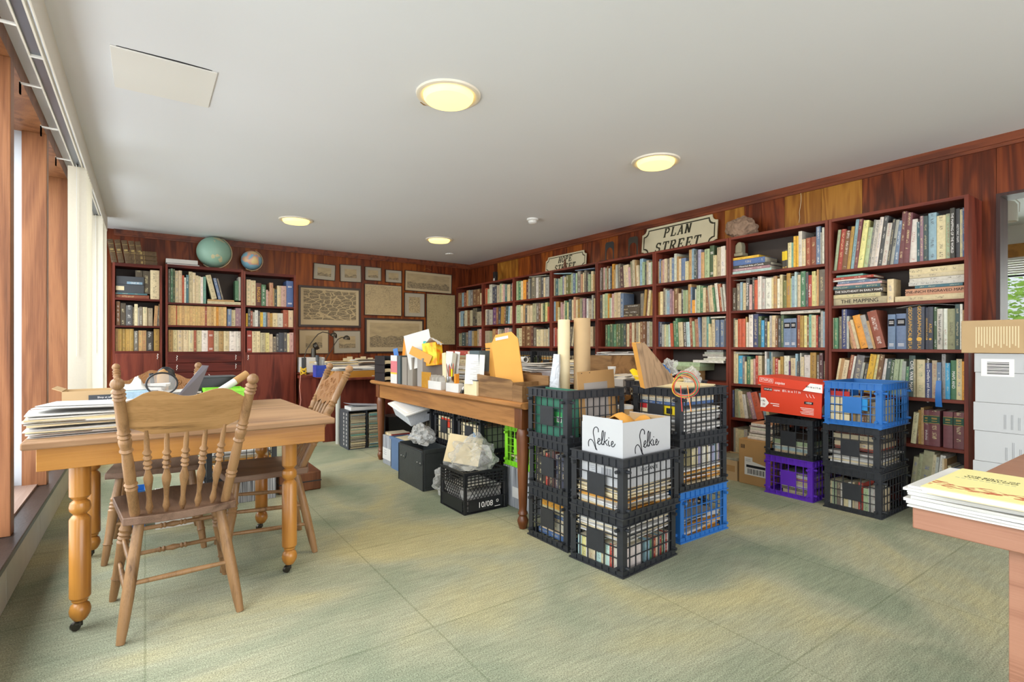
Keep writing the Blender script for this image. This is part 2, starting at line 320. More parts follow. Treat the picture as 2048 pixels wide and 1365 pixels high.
wallpanels(wr, [(ys[i], ys[i + 1], 'ven_' + kk[i]) for i in range(len(ys) - 1)], lambda mb, a, b, t: mb.box(XR - t, XR + .01, a, b, 0, ZC - .001))
wallpanels(wr, [(-.9, -.4, 'ven_d'), (-.4, .1, 'ven_d'), (.1, .55, 'ven_o'), (.55, DY, 'ven_d')], lambda mb, a, b, t: mb.box(XR - t, XR + .01, a, b, DZ, ZC - .001))
# trims under the ceiling: a stepped moulding
struct(MB().box(-.3, XR, YB - .028, YB - .006, ZC - .055, ZC).box(-.3, XR, YB - .018, YB - .006, ZC - .075, ZC - .055).build('trim_1', M['trimwood']))
struct(MB().box(XR - .03, XR - .006, -.9, YB - .028, ZC - .055, ZC).box(XR - .02, XR - .006, -.9, YB - .028, ZC - .078, ZC - .055).build('trim_2', M['trimwood']))
struct(MB().box(XR - .012, XR + .17, DY - .02, DY, 0, DZ).box(XR - .012, XR + .17, -.9, DY - .02, DZ - .02, DZ).build('trim_3', M['cab_side']))
# room behind the camera
struct(MB().box(-.62, XR + .16, -4.1, -4.0, 0, .9).box(-.62, XR + .16, -4.1, -4.0, 2.2, ZC).box(-.62, 0.0, -4.1, -4.0, .9, 2.2).box(4.2, XR + .16, -4.1, -4.0, .9, 2.2).build('wall_rear', M['white']))

# window wall: low panel, black cap, sill, header, posts, aluminium windows
wl_ = struct(MB().box(-.64, -.49, -4.0, YB, 0, .205).build('wall_left', M['cab_side']))
yy = -3.9
while yy < YB - .1:
    y2 = min(yy + .865, YB); MB().box(-.49, -.478, yy + .003, y2 - .003, .004, .203).build('panel', M['basepanel'], wl_); yy = y2
struct(MB().box(-.555, -.445, -4.0, YB, .222, .250).box(-.545, -.47, -4.0, YB, .205, .222).build('trim_4', M['cap'], bevel=.004))
struct(MB().box(-.86, -.53, -4.0, YB, .225, .262).build('trim_5', M['sillwood']))
struct(MB().box(-.86, -.49, -4.0, YB, 2.375, ZC + .02).build('trim_6', M['post']))
py = 3.17 - 1.04 * 6
ws = []
while py < YB - .05:
    ws.append(py); py += 1.04
for i, y in enumerate(ws):
    struct(MB().box(-.60, -.487, y, y + .075, .2505, 2.376).build('trim_%d' % (7 + i), M['post'], bevel=.003))
for i, y in enumerate(ws[:-1]):
    a, b = y + .02, y + 1.04 + .02
    fr = MB().box(-.79, -.602, a, a + .05, .262, 2.375).box(-.79, -.70, b - .03, b, .262, 2.375).box(-.79, -.66, a + .05, b - .03, .262, .30).box(-.79, -.70, a + .05, b - .03, 2.33, 2.375).box(-.70, -.66, a + .05, a + .075, .30, 2.33)
    o = struct(fr.build('window_%d' % (i + 1), M['alu'])); MB().box(-.752, -.746, a + .05, b - .03, .30, 2.33).build('pane', M['glass'], o)
# ceiling access hatch
hx = (-.128 * S, .287 * S); hy = (2.866 * S, 3.312 * S)
t = thing('ceiling_hatch', 'flat white access panel taped to the ceiling beside the blinds', 'panel', ((hx[0] + hx[1]) / 2, (hy[0] + hy[1]) / 2, ZC))
MB().box(-.214, .214, -.231, .231, -.008, .0).build('hatch_panel', M['white'], t, bevel=.003)
MB().prism([(-.19, -.234), (.05, -.241), (.16, -.237), (.19, -.234), (.19, -.2315), (-.19, -.2315)], -.002, 0, 'z').build('paint_crack', M['ink'], t)
# ceiling lights
M['lampglass'] = mat('glowing_warm_glass', 'ffdf8c', .3, .3, emis=1.55)
M['lampring'] = mat('cream_lamp_ring', 'e9e0cf', .4, .4)
for k, (x, y, lab) in enumerate([(1.30, 2.43, 'round ceiling light nearest the access hatch, warm glow, chipped plaster at its rim'), (2.98, 2.46, 'round glowing ceiling light in front of the large street sign'), (1.295, 5.78, 'round glowing ceiling light in front of the two globes'), (2.99, 5.83, 'round glowing ceiling light near the framed prints and the corner')]):
    lab = lab.replace('nearest', 'close to')
    t = thing('ceiling_light', lab, 'ceiling light', (x * S, y * S, ZC), 0, 'round ceiling lights')
    MB().lathe([(.175, 0), (.172, -.010), (.160, -.014), (.145, -.010), (.132, -.002)], 40, cap=False).build('lamp_ring', M['lampring'], t)
    MB().lathe([(.137, -.001), (.134, -.022), (.122, -.036), (.08, -.043), (0, -.045)], 36, cap=False).build('lamp_glass', M['lampglass'], t)
    if k == 0: MB().prism([(-.09, .165), (-.06, .185), (-.03, .178), (-.02, .168)], -.004, 0, 'z').build('chipped_plaster', M['cardboard'], t)
    l = bpy.data.lights.new('ceiling_lamp_light', 'AREA'); l.shape = 'DISK'; l.size = .24; l.energy = 13; l.color = (1, .84, .60)
    o = bpy.data.objects.new('ceiling_lamp_light', l); C.objects.link(o); o.location = (x * S, y * S, ZC - .05)
t = thing('smoke_detector', 'white domed smoke detector on the ceiling near the street signs', 'smoke detector', (3.296 * S, 4.323 * S, ZC))
MB().lathe([(.062, 0), (.062, -.018), (.054, -.022)], 28).build('base', M['white'], t); MB().lathe([(.047, -.02), (.045, -.045), (.03, -.055), (0, -.057)], 24).build('sensor_cap', M['white'], t)
tag(MB().lathe([(.062, 0), (.06, -.012), (.03, -.018), (0, -.018)], 24).build('ceiling_sensor', M['white']), 'small flat white disc on the ceiling near the corner', 'sensor').location = (3.587 * S, 6.672 * S, ZC)

# ---------------------------------------------------------------- vertical blinds
def blind(y0, y1, zt, lab, first):
    t = thing('vertical_blind', lab, 'blind', (-.38, y0, 0), 0, 'drawn vertical blinds')
    n = 7
    for i in range(n):
        y = (y1 - y0) * i / (n - 1); MB().box(-.052, .050, y - .001, y + .001, .30, zt).build('vane', M['blind'], t)
    MB().tube([(-.004, -.012, zt + .01), (-.004, -.012, 1.02)], .0022, 5).build('wand', M['white'], t)
    MB().box(-.006, .004, -.012, .004, zt, zt + .02).build('hook', M['steel'], t)
    return t
blind(4.66, 5.10, 2.325, 'cream vertical blind drawn into a bunch beside the wooden window posts', 1)
blind(6.36, 6.95, 2.335, 'cream vertical blind bunched beside the back bookcase', 0)
def track(y0, y1, lab):
    t = thing('blind_track', lab, 'blind track', (-.38, y0, 2.335), 0, 'ceiling blind tracks')
    L = y1 - y0
    MB().box(-.022, .018, 0, L, .006, .03).build('channel', M['track'], t)
    MB().box(-.027, -.020, 0, L, -.003, .03).build('rail', M['fascia'], t); MB().box(.018, .025, 0, L, -.003, .03).build('rail', M['fascia'], t)
    MB().box(.045, .054, 0, L, -.03, ZC - 2.335).build('fascia', M['fascia'], t, bevel=.002)
    yb = .35
    while yb < L - .1:
        MB().box(-.115, -.02, yb, yb + .018, .030, .036).box(-.118, -.112, yb, yb + .018, -.02, .036).box(-.118, -.112, yb, yb + .018, -.02, .10).build('bracket', M['white'], t); yb += .62
    for q in (1.1, 2.4): MB().box(-.024, .022, q, q + .012, -.004, .008).build('joiner', M['white'], t)
track(.6, 5.42, 'long cream blind track with brackets above the wooden window posts')
track(5.44, 7.0, 'short cream blind track by the back bookcase')

# ---------------------------------------------------------------- adjoining room seen through the doorway
struct(MB().box(8.1, 8.2, -4, 5.0, 0, .8).box(8.1, 8.2, -4, 5.0, 2.10, ZC).box(8.1, 8.2, -4.0, -.8, .8, 2.10).box(8.1, 8.2, 3.6, 5.0, .8, 2.10).box(XR + .16, 8.2, 5.0, 5.1, 0, ZC).box(XR + .16, 8.2, -4.1, -4.0, 0, ZC).build('wall_east', M['white']))
struct(MB().box(8.03, 8.1, -4, 5.0, 2.09, 2.24).build('trim_20', M['pine']))
wo = struct(MB().box(8.12, 8.17, -.8, 3.6, .8, .85).box(8.12, 8.17, .2, .26, .85, 2.1).box(8.12, 8.17, 2.3, 2.36, .85, 2.1).box(8.12, 8.17, -.8, 3.6, 2.05, 2.1).build('window_20', M['alu'])); MB().box(8.15, 8.155, -.8, 3.6, .85, 2.05).build('pane', M['glass'], wo)
t = thing('venetian_blind', 'raised white slatted blind at the window of the adjoining room', 'blind', (8.07, 1.5, 2.09))
for i in range(7): MB().box(-.03, .025, -1.4, 1.4, -.03 - .026 * i, -.012 - .026 * i).build('slat', M['white'], t)
MB().box(-.03, .03, -1.4, 1.4, -.222, -.20).build('bottom_rail', M['dark_grey'], t)
t = thing('spot_lamp', 'white can spotlight hanging from the ceiling beyond the doorway', 'spotlight', (6.24, 1.26, ZC))
MB().lathe([(.05, -.012), (.05, 0)], 20).build('ceiling_plate', M['white'], t); MB().tube([(0, 0, -.01), (0, 0, -.09)], .008, 8).build('stem', M['white'], t)
MB().lathe([(.02, -.09), (.045, -.10), (.062, -.13), (.066, -.27), (.062, -.275), (.058, -.26)], 28).build('lamp_shade', M['fascia'], t)
MB().tube([(0, .074, -.20), (0, .076, -.12), (0, .05, -.085), (0, 0, -.078), (0, -.05, -.085), (0, -.076, -.12), (0, -.074, -.20)], .004, 6).build('yoke', M['white'], t)
# trees outside
def tree(x, y, lab, seed, col):
    t = thing('garden_tree', lab, 'tree', (x, y, -.4), 0, 'trees outside the far window'); r = random.Random(seed); mb = MB()
    for i in range(3600):
        a = r.uniform(0, 2 * PI); q = r.random() ** .5; cx = 1.5 * q * math.cos(a) + r.gauss(0, .1); cy = 1.7 * q * math.sin(a); cz = 2.1 + r.gauss(0, .75)
        T = Matrix.Translation((cx, cy, cz)) @ Matrix.Rotation(r.uniform(0, 6), 4, 'Z') @ Matrix.Rotation(r.uniform(-.9, .9), 4, 'X'); s = r.uniform(.04, .08)
        mb.add([(-s, 0, 0), (0, -s * .55, .01), (s, 0, 0), (0, s * .55, .01)], [(0, 1, 2, 3)], 0, T)
    o = mb.build('foliage', M[col], t, smooth=0); o['kind'] = 'stuff'
    MB().turned([(.13, 0), (.08, 1)], (0, 0, 0), (.1, 0, 2.2), 10).build('trunk', M['oak_dark'], t)
    for k in range(4): MB().tube([(.06, 0, 1.2 + .2 * k), (.6 * math.cos(k * 1.6), .7 * math.sin(k * 1.6), 1.9 + .2 * k), (1.1 * math.cos(k * 1.6), 1.2 * math.sin(k * 1.6), 2.4 + .2 * k)], [.04, .025, .01], 6).build('branch', M['oak_dark'], t)
def leafmat(name, c):
    m, nt, p, n, l = nodes(name); p.inputs['Base Color'].default_value = c4(c); p.inputs['Roughness'].default_value = .5
    t = n.new('ShaderNodeBsdfTranslucent'); t.inputs[0].default_value = c4(c); x = n.new('ShaderNodeMixShader'); x.inputs[0].default_value = .45; l.new(p.outputs[0], x.inputs[1]); l.new(t.outputs[0], x.inputs[2]); l.new(x.outputs[0], n['Material Output'].inputs[0]); return m
M['leaf_a'] = leafmat('bright_green_leaf', 'a9cf5c'); M['leaf_b'] = leafmat('mid_green_leaf', '86b044')
tree(11.4, 1.9, 'leafy bright green tree outside the far window', 3, 'leaf_a'); tree(15.6, 4.6, 'second leafy tree behind, outside the far window', 5, 'leaf_b')
struct(MB().box(8.3, 40, -20, 30, -.5, -.4).build('ground', mat('lawn', '6e8a3c', .9, .05, var=.2)))

# ---------------------------------------------------------------- bookcases along the long wall
BW = .80 * S
def bayY(b): return (XF / math.tan(yaw_of(1937.6))) + (8 - b) * BW          # near edge of bay b (8 = beside the doorway)
TOPZ = Z(2.018)
ROWZ = {b: [Z(v) for v in (1.70, 1.39, 1.08, .77, .48, .10)] for b in range(1, 8)}
ROWZ[8] = [Z(v) for v in (1.64, 1.385, 1.07, .757, .452, .10)]
BAYNAME = {8: 'bookcase beside the doorway', 7: 'bookcase under the rock', 6: 'bookcase under the PLAN STREET sign', 5: 'bookcase under the two metal bookends', 4: 'bookcase under the HOPE STREET sign', 3: 'third bookcase from the wood-panelled corner', 2: 'second bookcase from the panelled corner', 1: 'bookcase in the panelled corner'}
TH = .022
for b in range(1, 9):
    y0 = bayY(b); y1 = y0 + BW
    t = thing('bookcase', {8: 'tall red-brown bookcase beside the doorway, one dark side showing', 7: 'tall red-brown bookcase with a rock on its top', 6: 'tall red-brown bookcase that carries the PLAN STREET sign', 5: 'tall red-brown bookcase with black and grey bookends on its top', 4: 'tall red-brown bookcase that carries the HOPE STREET sign', 3: 'red-brown bookcase with a rust folder, third from the panelled corner', 2: 'red-brown bookcase with a purple book, second from the panelled corner', 1: 'narrow-looking red-brown bookcase in the panelled corner'}[b], 'bookcase', (XF, y0, 0), 0, 'bookcases along the long wall')
    D = XR - .01 - XF; g = .0015
    for a in (g, BW - TH - g): MB().box(0, D, a, a + TH, 0, TOPZ).build('side_panel', M['mahog_z'] if b < 8 or a > .1 else M['mahog_z'], t, bevel=.0015)
    MB().box(.002, D, TH + g, BW - TH - g, TOPZ - TH, TOPZ).build('top_panel', M['mahog'], t)
    MB().box(.015, D, TH + g, BW - TH - g, .0, ROWZ[b][5] - TH).build('plinth', M['mahog'], t)
    for z in ROWZ[b]: MB().box(.003, D - .006, TH + g, BW - TH - g, z - TH, z).build('shelf', M['mahog'], t, bevel=.0015)
    MB().box(D - .006, D, TH + g, BW - TH - g, .02, TOPZ - TH).build('back_panel', M['backboard'], t)
# ---------------------------------------------------------------- cabinets on the back wall
CABX = {1: (-.30, .158 * S), 2: (.190 * S, .984 * S), 3: (.986 * S, 1.592 * S)}
CROW = {1: [Z(1.612), Z(1.312), Z(1.03)], 2: [Z(1.585), Z(1.325), Z(1.02)], 3: [Z(1.585), Z(1.325), Z(1.005)]}
CTOP = {1: Z(1.995), 2: Z(2.02), 3: Z(2.0)}
CNAME = {1: 'cabinet beside the blind', 2: 'wide cabinet with drawers', 3: 'cabinet beside the framed maps'}
def pull(par, x, z): # small white twisted pull
    o = MB().tube([(x, -.002, z + .03), (x + .008, -.016, z + .02), (x - .004, -.02, z + .008), (x + .006, -.02, z - .008), (x - .003, -.016, z - .02), (x, -.002, z - .03)], .0032, 6).build('handle', M['print_white'], par)
for k in (1, 2, 3):
    x0, x1 = CABX[k]; W = x1 - x0; D = YB - .01 - YF
    t = thing('wall_cabinet', {1: 'dark red cabinet with leather volumes and black device boxes, beside the blind', 2: 'wide dark red cabinet with drawers and rows of cream books', 3: 'narrow dark red cabinet with a blue volume, beside the framed maps'}[k], 'cabinet', (x0, YF, 0), 0, 'cabinets on the back wall')
    for a in (0, W - TH): MB().box(a, a + TH, 0, D, 0, CTOP[k]).build('side_panel', M['mahog_z'], t)
    MB().box(TH, W - TH, 0, D, CTOP[k] - .035, CTOP[k]).build('top_panel', M['mahog_x'], t)
    for z in CROW[k]: MB().box(TH, W - TH, .002, D, z - .022, z).build('shelf', M['mahog_x'], t)
    MB().box(TH, W - TH, .01, D, 0, .08).build('plinth', M['mahog_x'], t)
    MB().box(TH, W - TH, D - .006, D, .08, CTOP[k] - .03).build('back_panel', M['backboard'], t)
    zc = CROW[k][2] - .025
    if k == 2:
        for i in range(2):
            z1 = zc - .112 * i; d = MB().box(TH + .002, W - TH - .002, -.004, .014, z1 - .108, z1).build('drawer', M['mahog_x'], t, bevel=.002)
            for hx_ in (.09, W - .11): pull(d, TH + hx_, z1 - .052)
        z1 = zc - .224
        for a, b_, h in ((TH + .002, W / 2 - .001, W / 2 - .03), (W / 2 + .001, W - TH - .002, W / 2 + .03)):
            d = MB().box(a, b_, -.004, .014, .085, z1).build('door', M['mahog_x'], t, bevel=.002); pull(d, h, z1 - .06)
    else:
        d = MB().box(TH + .002, W - TH - .002, -.004, .014, .085, zc).build('door', M['mahog_z'], t, bevel=.002); pull(d, (W - .045) if k == 1 else .05, zc - .04)
# ---------------------------------------------------------------- books: colour codes, then every shelf as seen, left to right
PAL = dict(cr=('d8c8a0', 'cream'), wh=('dcd8cc', 'white'), be=('b3a58a', 'beige'), tn=('b8905c', 'tan'), br=('7a4f30', 'brown'), db=('3f3226', 'dark brown'), dr=('5a1f22', 'dark red'), bk=('26262a', 'black'), gb=('70685e', 'grey-brown'), gy=('77777a', 'grey'), lg=('a9a9a2', 'light grey'), dg=('454850', 'dark grey'), rd=('a8322c', 'red'), rb=('94452f', 'brick red'), mr=('6e3340', 'maroon'), dm=('4a2432', 'dark maroon'), rc=('c05030', 'orange'), sa=('c08a6c', 'salmon'), pk=('c9a09c', 'pink'), mv=('92707e', 'mauve'), pu=('5b2f70', 'purple'), ye=('dcae28', 'yellow'), py=('d8cf8c', 'pale yellow'), yo=('d9952c', 'golden yellow'), mu=('a98238', 'mustard'), po=('9c9a78', 'olive grey'), ol=('6a7040', 'olive'), fg=('3c5a40', 'forest green'), gn=('3f7a58', 'green'), pg=('a6b892', 'pale green'), tl=('2c6674', 'teal'), tg=('6fa89c', 'sea green'), dt=('2e4a4e', 'dark teal'), lb=('8fb4c4', 'light blue'), lc=('b8d2d0', 'pale aqua'), bl=('3a5f96', 'blue'), nb=('27386e', 'royal blue'), nv=('2e3850', 'navy'), sb=('61799a', 'slate blue'), cy=('2f97c4', 'bright blue'), lv=('9a98b4', 'lavender'), yt=('d3ac70', 'sandy yellow'))
LIGHT = set('cr wh be tn lg sa pk ye py yo pg lb lc lv yt tg po mu rc'.split())
# (kind, bay, row, crop x0, crop scale, start x, books);   a book is code:xend:height%[:lean][#TITLE];   _:x is a gap;   lying books: L:code:x0:x1:thick%
SH = [
('b', 8, 0, 1655, 5.686, 35, "pg:92:83:6 rd:150:83:6 br:215:78:6 mu:250:85:6 lb:295:98:6 mr:335:97:6 py:395:93:7 pg:445:78:7 gy:470:92:7 wh:520:90:7 wh:560:94:7 dg:610:95:7 wh:670:80:7 dg:700:86:7 lg:740:84:7#BRITAIN sb:795:81:6 mr:850:97:4 mr:915:93:4 wh:1005:80:1 tl:1045:74 mv:1085:83 dt:1135:82 lb:1230:86 cr:1335:79 pg:1390:80 bk:1445:88#THE_MAPPING_OF_THE_WORLD dg:1495:86#HISTORIC_MAPS cr:1535:84 bl:1562:85"),
('b', 8, 1, 1655, 5.686, 45, "L:be:50:670:21#THE_MAPPING L:cr:65:600:12 L:bk:80:630:16#THE_SOUTHEAST_IN_EARLY_MAPS L:tl:55:595:11 L:pk:95:610:6 L:sb:110:560:8 L:wh:60:430:5 L:rd:45:520:8 L:tg:100:400:6 @cr:675:750:68 L:cr:765:1550:16 L:sa:880:1550:19#ONE-INCH_ENGRAVED_MAPS L:tl:990:1535:8 L:wh:920:1560:11 L:wh:925:1560:10 L:cr:930:1560:11 L:cr:925:1565:17"),
('b', 8, 2, 1655, 6.203, 38, "pg:75:77 gn:125:77 gb:170:80 nb:235:97 lg:262:80 _:285 tn:330:68:-13 sa:365:68:-13 cr:400:72:-13 yo:500:82:-13 lg:570:82:-13 tn:600:68:-13 rb:728:90:-13 _:740 sb:835:80#_ sb:965:81#_ nv:1070:93#GEOGRAPHICAL_ATLAS nv:1200:94#GEOGRAPHICAL_ATLAS nv:1240:92#GEOGRAPHICAL_ATLAS nv:1305:93#ATLAS fg:1355:92 wh:1425:88#The_Island_of_Lost_Maps wh:1480:88 po:1580:87 dt:1640:96 wh:1672:96 tn:1705:83"),
('b', 8, 3, 1655, 6.203, 55, "cr:100:84:9 tn:140:84:9 cr:200:80:9 rb:245:93:9 wh:270:90:9 gy:370:92:9 lg:400:75:9 dg:440:73:9 ye:520:95:9 py:560:95:9 br:625:95:8 wh:680:85:8 dt:740:84:6 fg:790:82:6 pg:850:84:5 pg:900:84:4 lg:950:80:3 gn:985:68:3 dt:1065:93:2#CIVIL_WAR_MAPS be:1092:85 cr:1200:84 nb:1285:77#Ancient_Dwellers_and_Ancestors be:1350:83 sb:1405:79 lg:1455:97 cy:1515:78 gn:1590:84#MAPS_AND cr:1660:87 yo:1710:82"),
('b', 8, 4, 1800, 6.826, 140, "cr:212:72:5 dr:240:72:4 mu:272:78 tn:315:84 mr:390:79 mr:545:80 _:585 mr:720:80 mr:868:80"),
('b', 8, 5, 1800, 6.826, 110, "po:180:80:6 po:235:88:6 po:385:95:6 cr:430:90:5 lg:470:86:5 wh:545:90:5 rd:570:85:4 cr:600:84 tn:640:85 cr:690:72 dg:720:70 sb:880:70"),
('b', 7, 0, 1450, 7.581, 80, "L:lc:80:700:8 L:mv:95:670:8 L:bk:80:680:9#Historical_Atlas_of_Canada L:bl:65:590:16 L:ye:75:505:7 @_:845 @bk:900:50#_ @bk:945:50#_ @cr:1000:67 @tg:1030:66 @ye:1065:82 @ye:1085:82 @ye:1110:81 @wh:1165:92 @cr:1215:70 @rb:1285:72 @rb:1370:73 @_:1376 @sb:1445:96 @lg:1465:80 @wh:1500:92"),
('b', 7, 1, 1450, 7.581, 78, "cr:115:88 db:165:68 gb:220:80 lb:250:83 cr:310:80 dg:365:92#Adventures_in_Maps pk:405:73 dg:440:93 rc:485:85 wh:545:94 lg:600:86 wh:690:87 cr:730:87 tn:780:90 wh:820:82 cr:860:92 ol:920:76 mu:980:94 pg:1000:80 lb:1050:85 lc:1080:95 cr:1130:87 gn:1205:95 dg:1245:92 rd:1300:83#Cartography py:1360:92 cr:1385:80 tn:1415:95 gb:1505:94"),
('b', 7, 2, 1450, 7.581, 80, "fg:115:82 gb:145:85 cr:190:80 rc:245:83 rc:300:83 tn:320:88 wh:345:72 wh:410:94 nb:490:95 fg:545:88 cy:590:76 dg:630:82 py:665:72 lg:700:88 cr:755:88 br:790:80 dg:830:80 fg:875:88 sb:990:78#_ sb:1075:78#_ _:1082 rb:1135:86 mu:1185:84 py:1230:84 br:1260:80 tg:1305:86 cr:1375:84 rd:1400:84 dg:1440:80 lg:1480:94 lb:1510:92"),
('b', 7, 3, 1450, 7.581, 90, "cr:150:94 cr:190:88 cy:262:82 gy:298:80 cr:325:65 gn:380:80 cr:420:72 pk:450:74 rd:490:83 cr:545:83 _:600 wh:625:95 lb:665:75 tl:700:94 lg:715:94 tn:745:80 rd:795:76 cr:830:72 mu:875:82 wh:960:84 pu:975:70 cr:1050:78 lb:1085:90 dg:1125:70 wh:1145:92 cr:1190:82 wh:1285:87 mu:1375:94 gb:1420:88#A_HISTORY_OF_MAPS dm:1480:93 gb:1510:72"),
('b', 7, 4, 1440, 8.533, 145, "nb:232:86 po:300:90 pg:345:88 cr:420:84:-6 wh:480:75:-8 gb:550:75:-10 mv:625:84:-14 rc:745:84:-15 lb:820:84:-14 cr:870:70:-14"),
('b', 7, 5, 1440, 8.533, 120, "dr:185:60 lg:250:80 cr:290:80 cr:400:78 lg:460:80 gy:560:74"),
('b', 6, 0, 1305, 8.529, 65, "cr:105:74 sb:140:80 tn:165:75 pk:200:77 cr:240:78 gb:275:78 cr:320:80 sb:360:78 wh:400:90 tn:430:80 cr:470:72 sb:550:72 cr:600:60 tn:650:95 lb:695:96 dt:740:92 dg:760:88 lv:815:90 tn:870:80 pg:955:88 fg:1030:96#_ cr:1085:65 be:1155:87 wh:1230:88 cr:1250:76"),
('b', 6, 1, 1305, 8.529, 75, "mu:130:78 cr:170:79 gb:210:90 lg:240:85 lb:290:80 mv:325:84 pk:350:78 br:430:85 cr:480:68 dg:520:80 pg:545:76 pg:585:76 tn:640:94 sb:665:84 yo:725:42 wh:740:76 pg:800:87 gn:855:83 cr:900:78 br:960:70:-6 lg:985:80:-6 cr:1050:83:-6 gn:1080:76:-6 wh:1130:88:-6 rb:1190:85:-6 lg:1215:74:-6 wh:1252:83:-6"),
('b', 6, 2, 1305, 8.529, 65, "bl:105:85 nv:155:83 lg:185:75 cr:220:75 pg:255:73 lc:310:75 rc:355:78:-3 gn:410:85:-3 gn:445:94:-3 cr:520:80:-3 bk:575:80:-3#HALIFAX_STREET_MAP lc:640:80:-3 rb:680:94:-3 pg:715:82:-3 sa:790:88:-3 sb:820:93:-3 be:905:94 tg:950:94 cr:975:72 cr:1005:62:-3 cr:1060:85:-2 sb:1130:83 sb:1200:83 gb:1225:82 nv:1258:86"),
('b', 6, 3, 1305, 8.529, 350, "L:tn:480:750:16 L:tn:480:750:16 L:pg:350:800:13 L:pg:350:800:13 L:wh:690:1210:8 L:wh:870:1240:6 L:wh:930:1255:6 L:lg:850:1200:7 L:lg:880:1200:7 L:gy:920:1200:6"),
('b', 5, 0, 1185, 12.41, 120, "pg:170:88 wh:190:76 gb:235:84 br:270:84 pk:300:84 pg:350:80 br:390:86 lg:430:78 dg:460:84 yo:510:92 tn:545:70 wh:585:84 lg:625:86:-3 gb:690:88:-3 dm:770:75:-3 cr:805:80:-3 cr:895:80:-3 pk:945:70:-3 po:1000:90:-3 cr:1055:93:-3 tn:1095:92:-3 cr:1150:72:-3 lb:1230:93 pg:1290:80 dg:1312:70 cr:1375:84 wh:1440:75 pg:1475:76"),
('b', 5, 1, 1185, 10.5, 92, "pg:125:78 dg:190:90 cr:240:92 pg:310:94 yo:345:92 pg:370:76 wh:395:75 pk:440:90 cr:495:93 cr:575:93 sb:640:88 @_:642 L:db:645:980:11 L:db:645:980:11 L:db:645:980:11 L:db:645:980:11 @_:985 @gb:1058:80 @mu:1100:92:5 @mr:1140:93:6 @cr:1185:88:6 @mu:1235:80:6"),
('b', 5, 2, 1185, 10.5, 255, "fg:300:82 gn:350:83 fg:425:84 gn:480:83 ol:530:84 fg:585:84 fg:640:84 dt:690:84 br:715:84 cr:760:82 rb:805:86 cr:860:86 br:900:86 be:950:86 cr:990:86 br:1050:88 br:1110:88 lg:1185:88 po:1265:86"),
('b', 4, 0, 1095, 13.65, 120, "ol:165:75 cr:185:74 gb:215:73 tl:275:70 wh:300:70 pg:340:68 pg:385:75 lv:450:78 cr:495:72 ol:570:78 ol:640:78 pg:685:80 sb:745:80 pg:790:80 gb:890:86 sa:940:73 cr:990:78 gb:1050:84 dg:1100:75 pg:1160:68 cr:1225:78 tn:1275:65"),
('b', 4, 1, 1095, 12.41, 112, "lb:180:84 mu:250:83 cr:290:58 _:312 pk:350:78 pk:395:70 cr:430:83 gn:480:82 py:510:75 dt:575:86 cr:630:84 sa:680:94 cr:730:82 mu:780:83 po:850:86 dg:870:80 mv:930:84 _:955 wh:1000:82 be:1090:74 lg:1115:93 gb:1150:93 py:1178:80"),
('b', 4, 2, 1095, 12.41, 122, "pk:170:78 rd:205:80 sa:260:74 cr:300:74 br:400:74 cr:440:72:10 dt:500:78:10 gb:560:80:10 cr:610:90:10 dg:690:90:10 lb:740:80:9 tn:780:76:9 cr:850:70 be:950:76 gn:1040:74 cr:1120:78"),
('b', 3, 0, 905, 10.24, 1262, "dr:1300:83 pg:1340:88 gn:1395:88 cr:1440:85 yo:1500:88 dm:1545:78 lg:1580:90 dg:1605:90 gb:1695:92 wh:1750:90 gb:1800:90 dg:1860:85 cr:1890:84 lg:1970:84"),
('b', 3, 1, 905, 10.24, 1262, "pk:1300:80 pg:1380:85 cr:1430:80 tn:1480:88 dg:1530:80 cr:1570:78 cr:1620:78 po:1700:85 gb:1760:85 br:1795:83 cr:1840:82 fg:1880:80 py:1930:84 rc:1968:65"),
('b', 3, 2, 905, 10.24, 1255, "rc:1290:70 pg:1350:84 cr:1410:84 br:1480:93 br:1600:93 dr:1640:92 gb:1700:84 cr:1750:75 cr:1800:75 cr:1850:75 cr:1900:75 cr:1950:75 lg:1975:80"),
('b', 2, 0, 905, 10.24, 625, "cr:660:78 rc:705:80 pg:750:74 wh:800:94 nv:850:80 nv:890:82 be:950:85 pg:990:90 cr:1030:85 pk:1070:84 tl:1115:82 cr:1175:80 dg:1215:80 pk:1232:84"),
('b', 2, 1, 905, 10.24, 640, "mu:665:78 wh:700:80 gy:740:76 lg:810:76 _:822 pu:890:85 br:930:85 nv:975:80:3 mu:1050:85:4 br:1080:84:4 dt:1120:85:4 lb:1160:84:4 cr:1200:84:4 pk:1232:84:4"),
('b', 2, 2, 905, 10.24, 640, "be:680:78 be:715:78 be:750:78 po:800:75 tn:870:85 rb:910:84 wh:950:84 be:1000:80 gb:1050:78 pk:1140:88 lg:1200:84 dg:1235:70"),
('b', 1, 0, 905, 10.24, 88, "tn:130:78 br:180:78 lb:230:76 rb:280:74 tn:320:84 lg:350:84 gy:400:84 br:475:82 br:550:82 cr:585:60"),
('b', 1, 1, 905, 10.24, 115, "cr:145:80 lb:210:85 dg:245:70 cr:300:86 br:355:85 be:400:84 bk:450:93 bk:500:93 be:590:72"),
('b', 1, 2, 905, 10.24, 100, "po:180:70 dt:250:74 gb:320:74 sb:375:82 be:430:80 mu:500:80 be:545:88 pk:588:88"),
('c', 1, 0, 205, 10.5, 95, "L:rb:95:980:12 L:tl:95:940:5 @_:688 @db:842:73^17 @db:1000:73^17 @cr:1225:94"),
('c', 1, 1, 205, 10.5, 100, "db:145:83 db:185:83 db:225:83 db:268:83 _:280 br:368:94 db:490:88 dg:630:80 gb:668:74 cr:740:86 lg:770:72 gb:840:76 cr:940:75 be:1055:72 _:1070 tn:1145:82:3 dg:1185:80:3 tn:1228:90"),
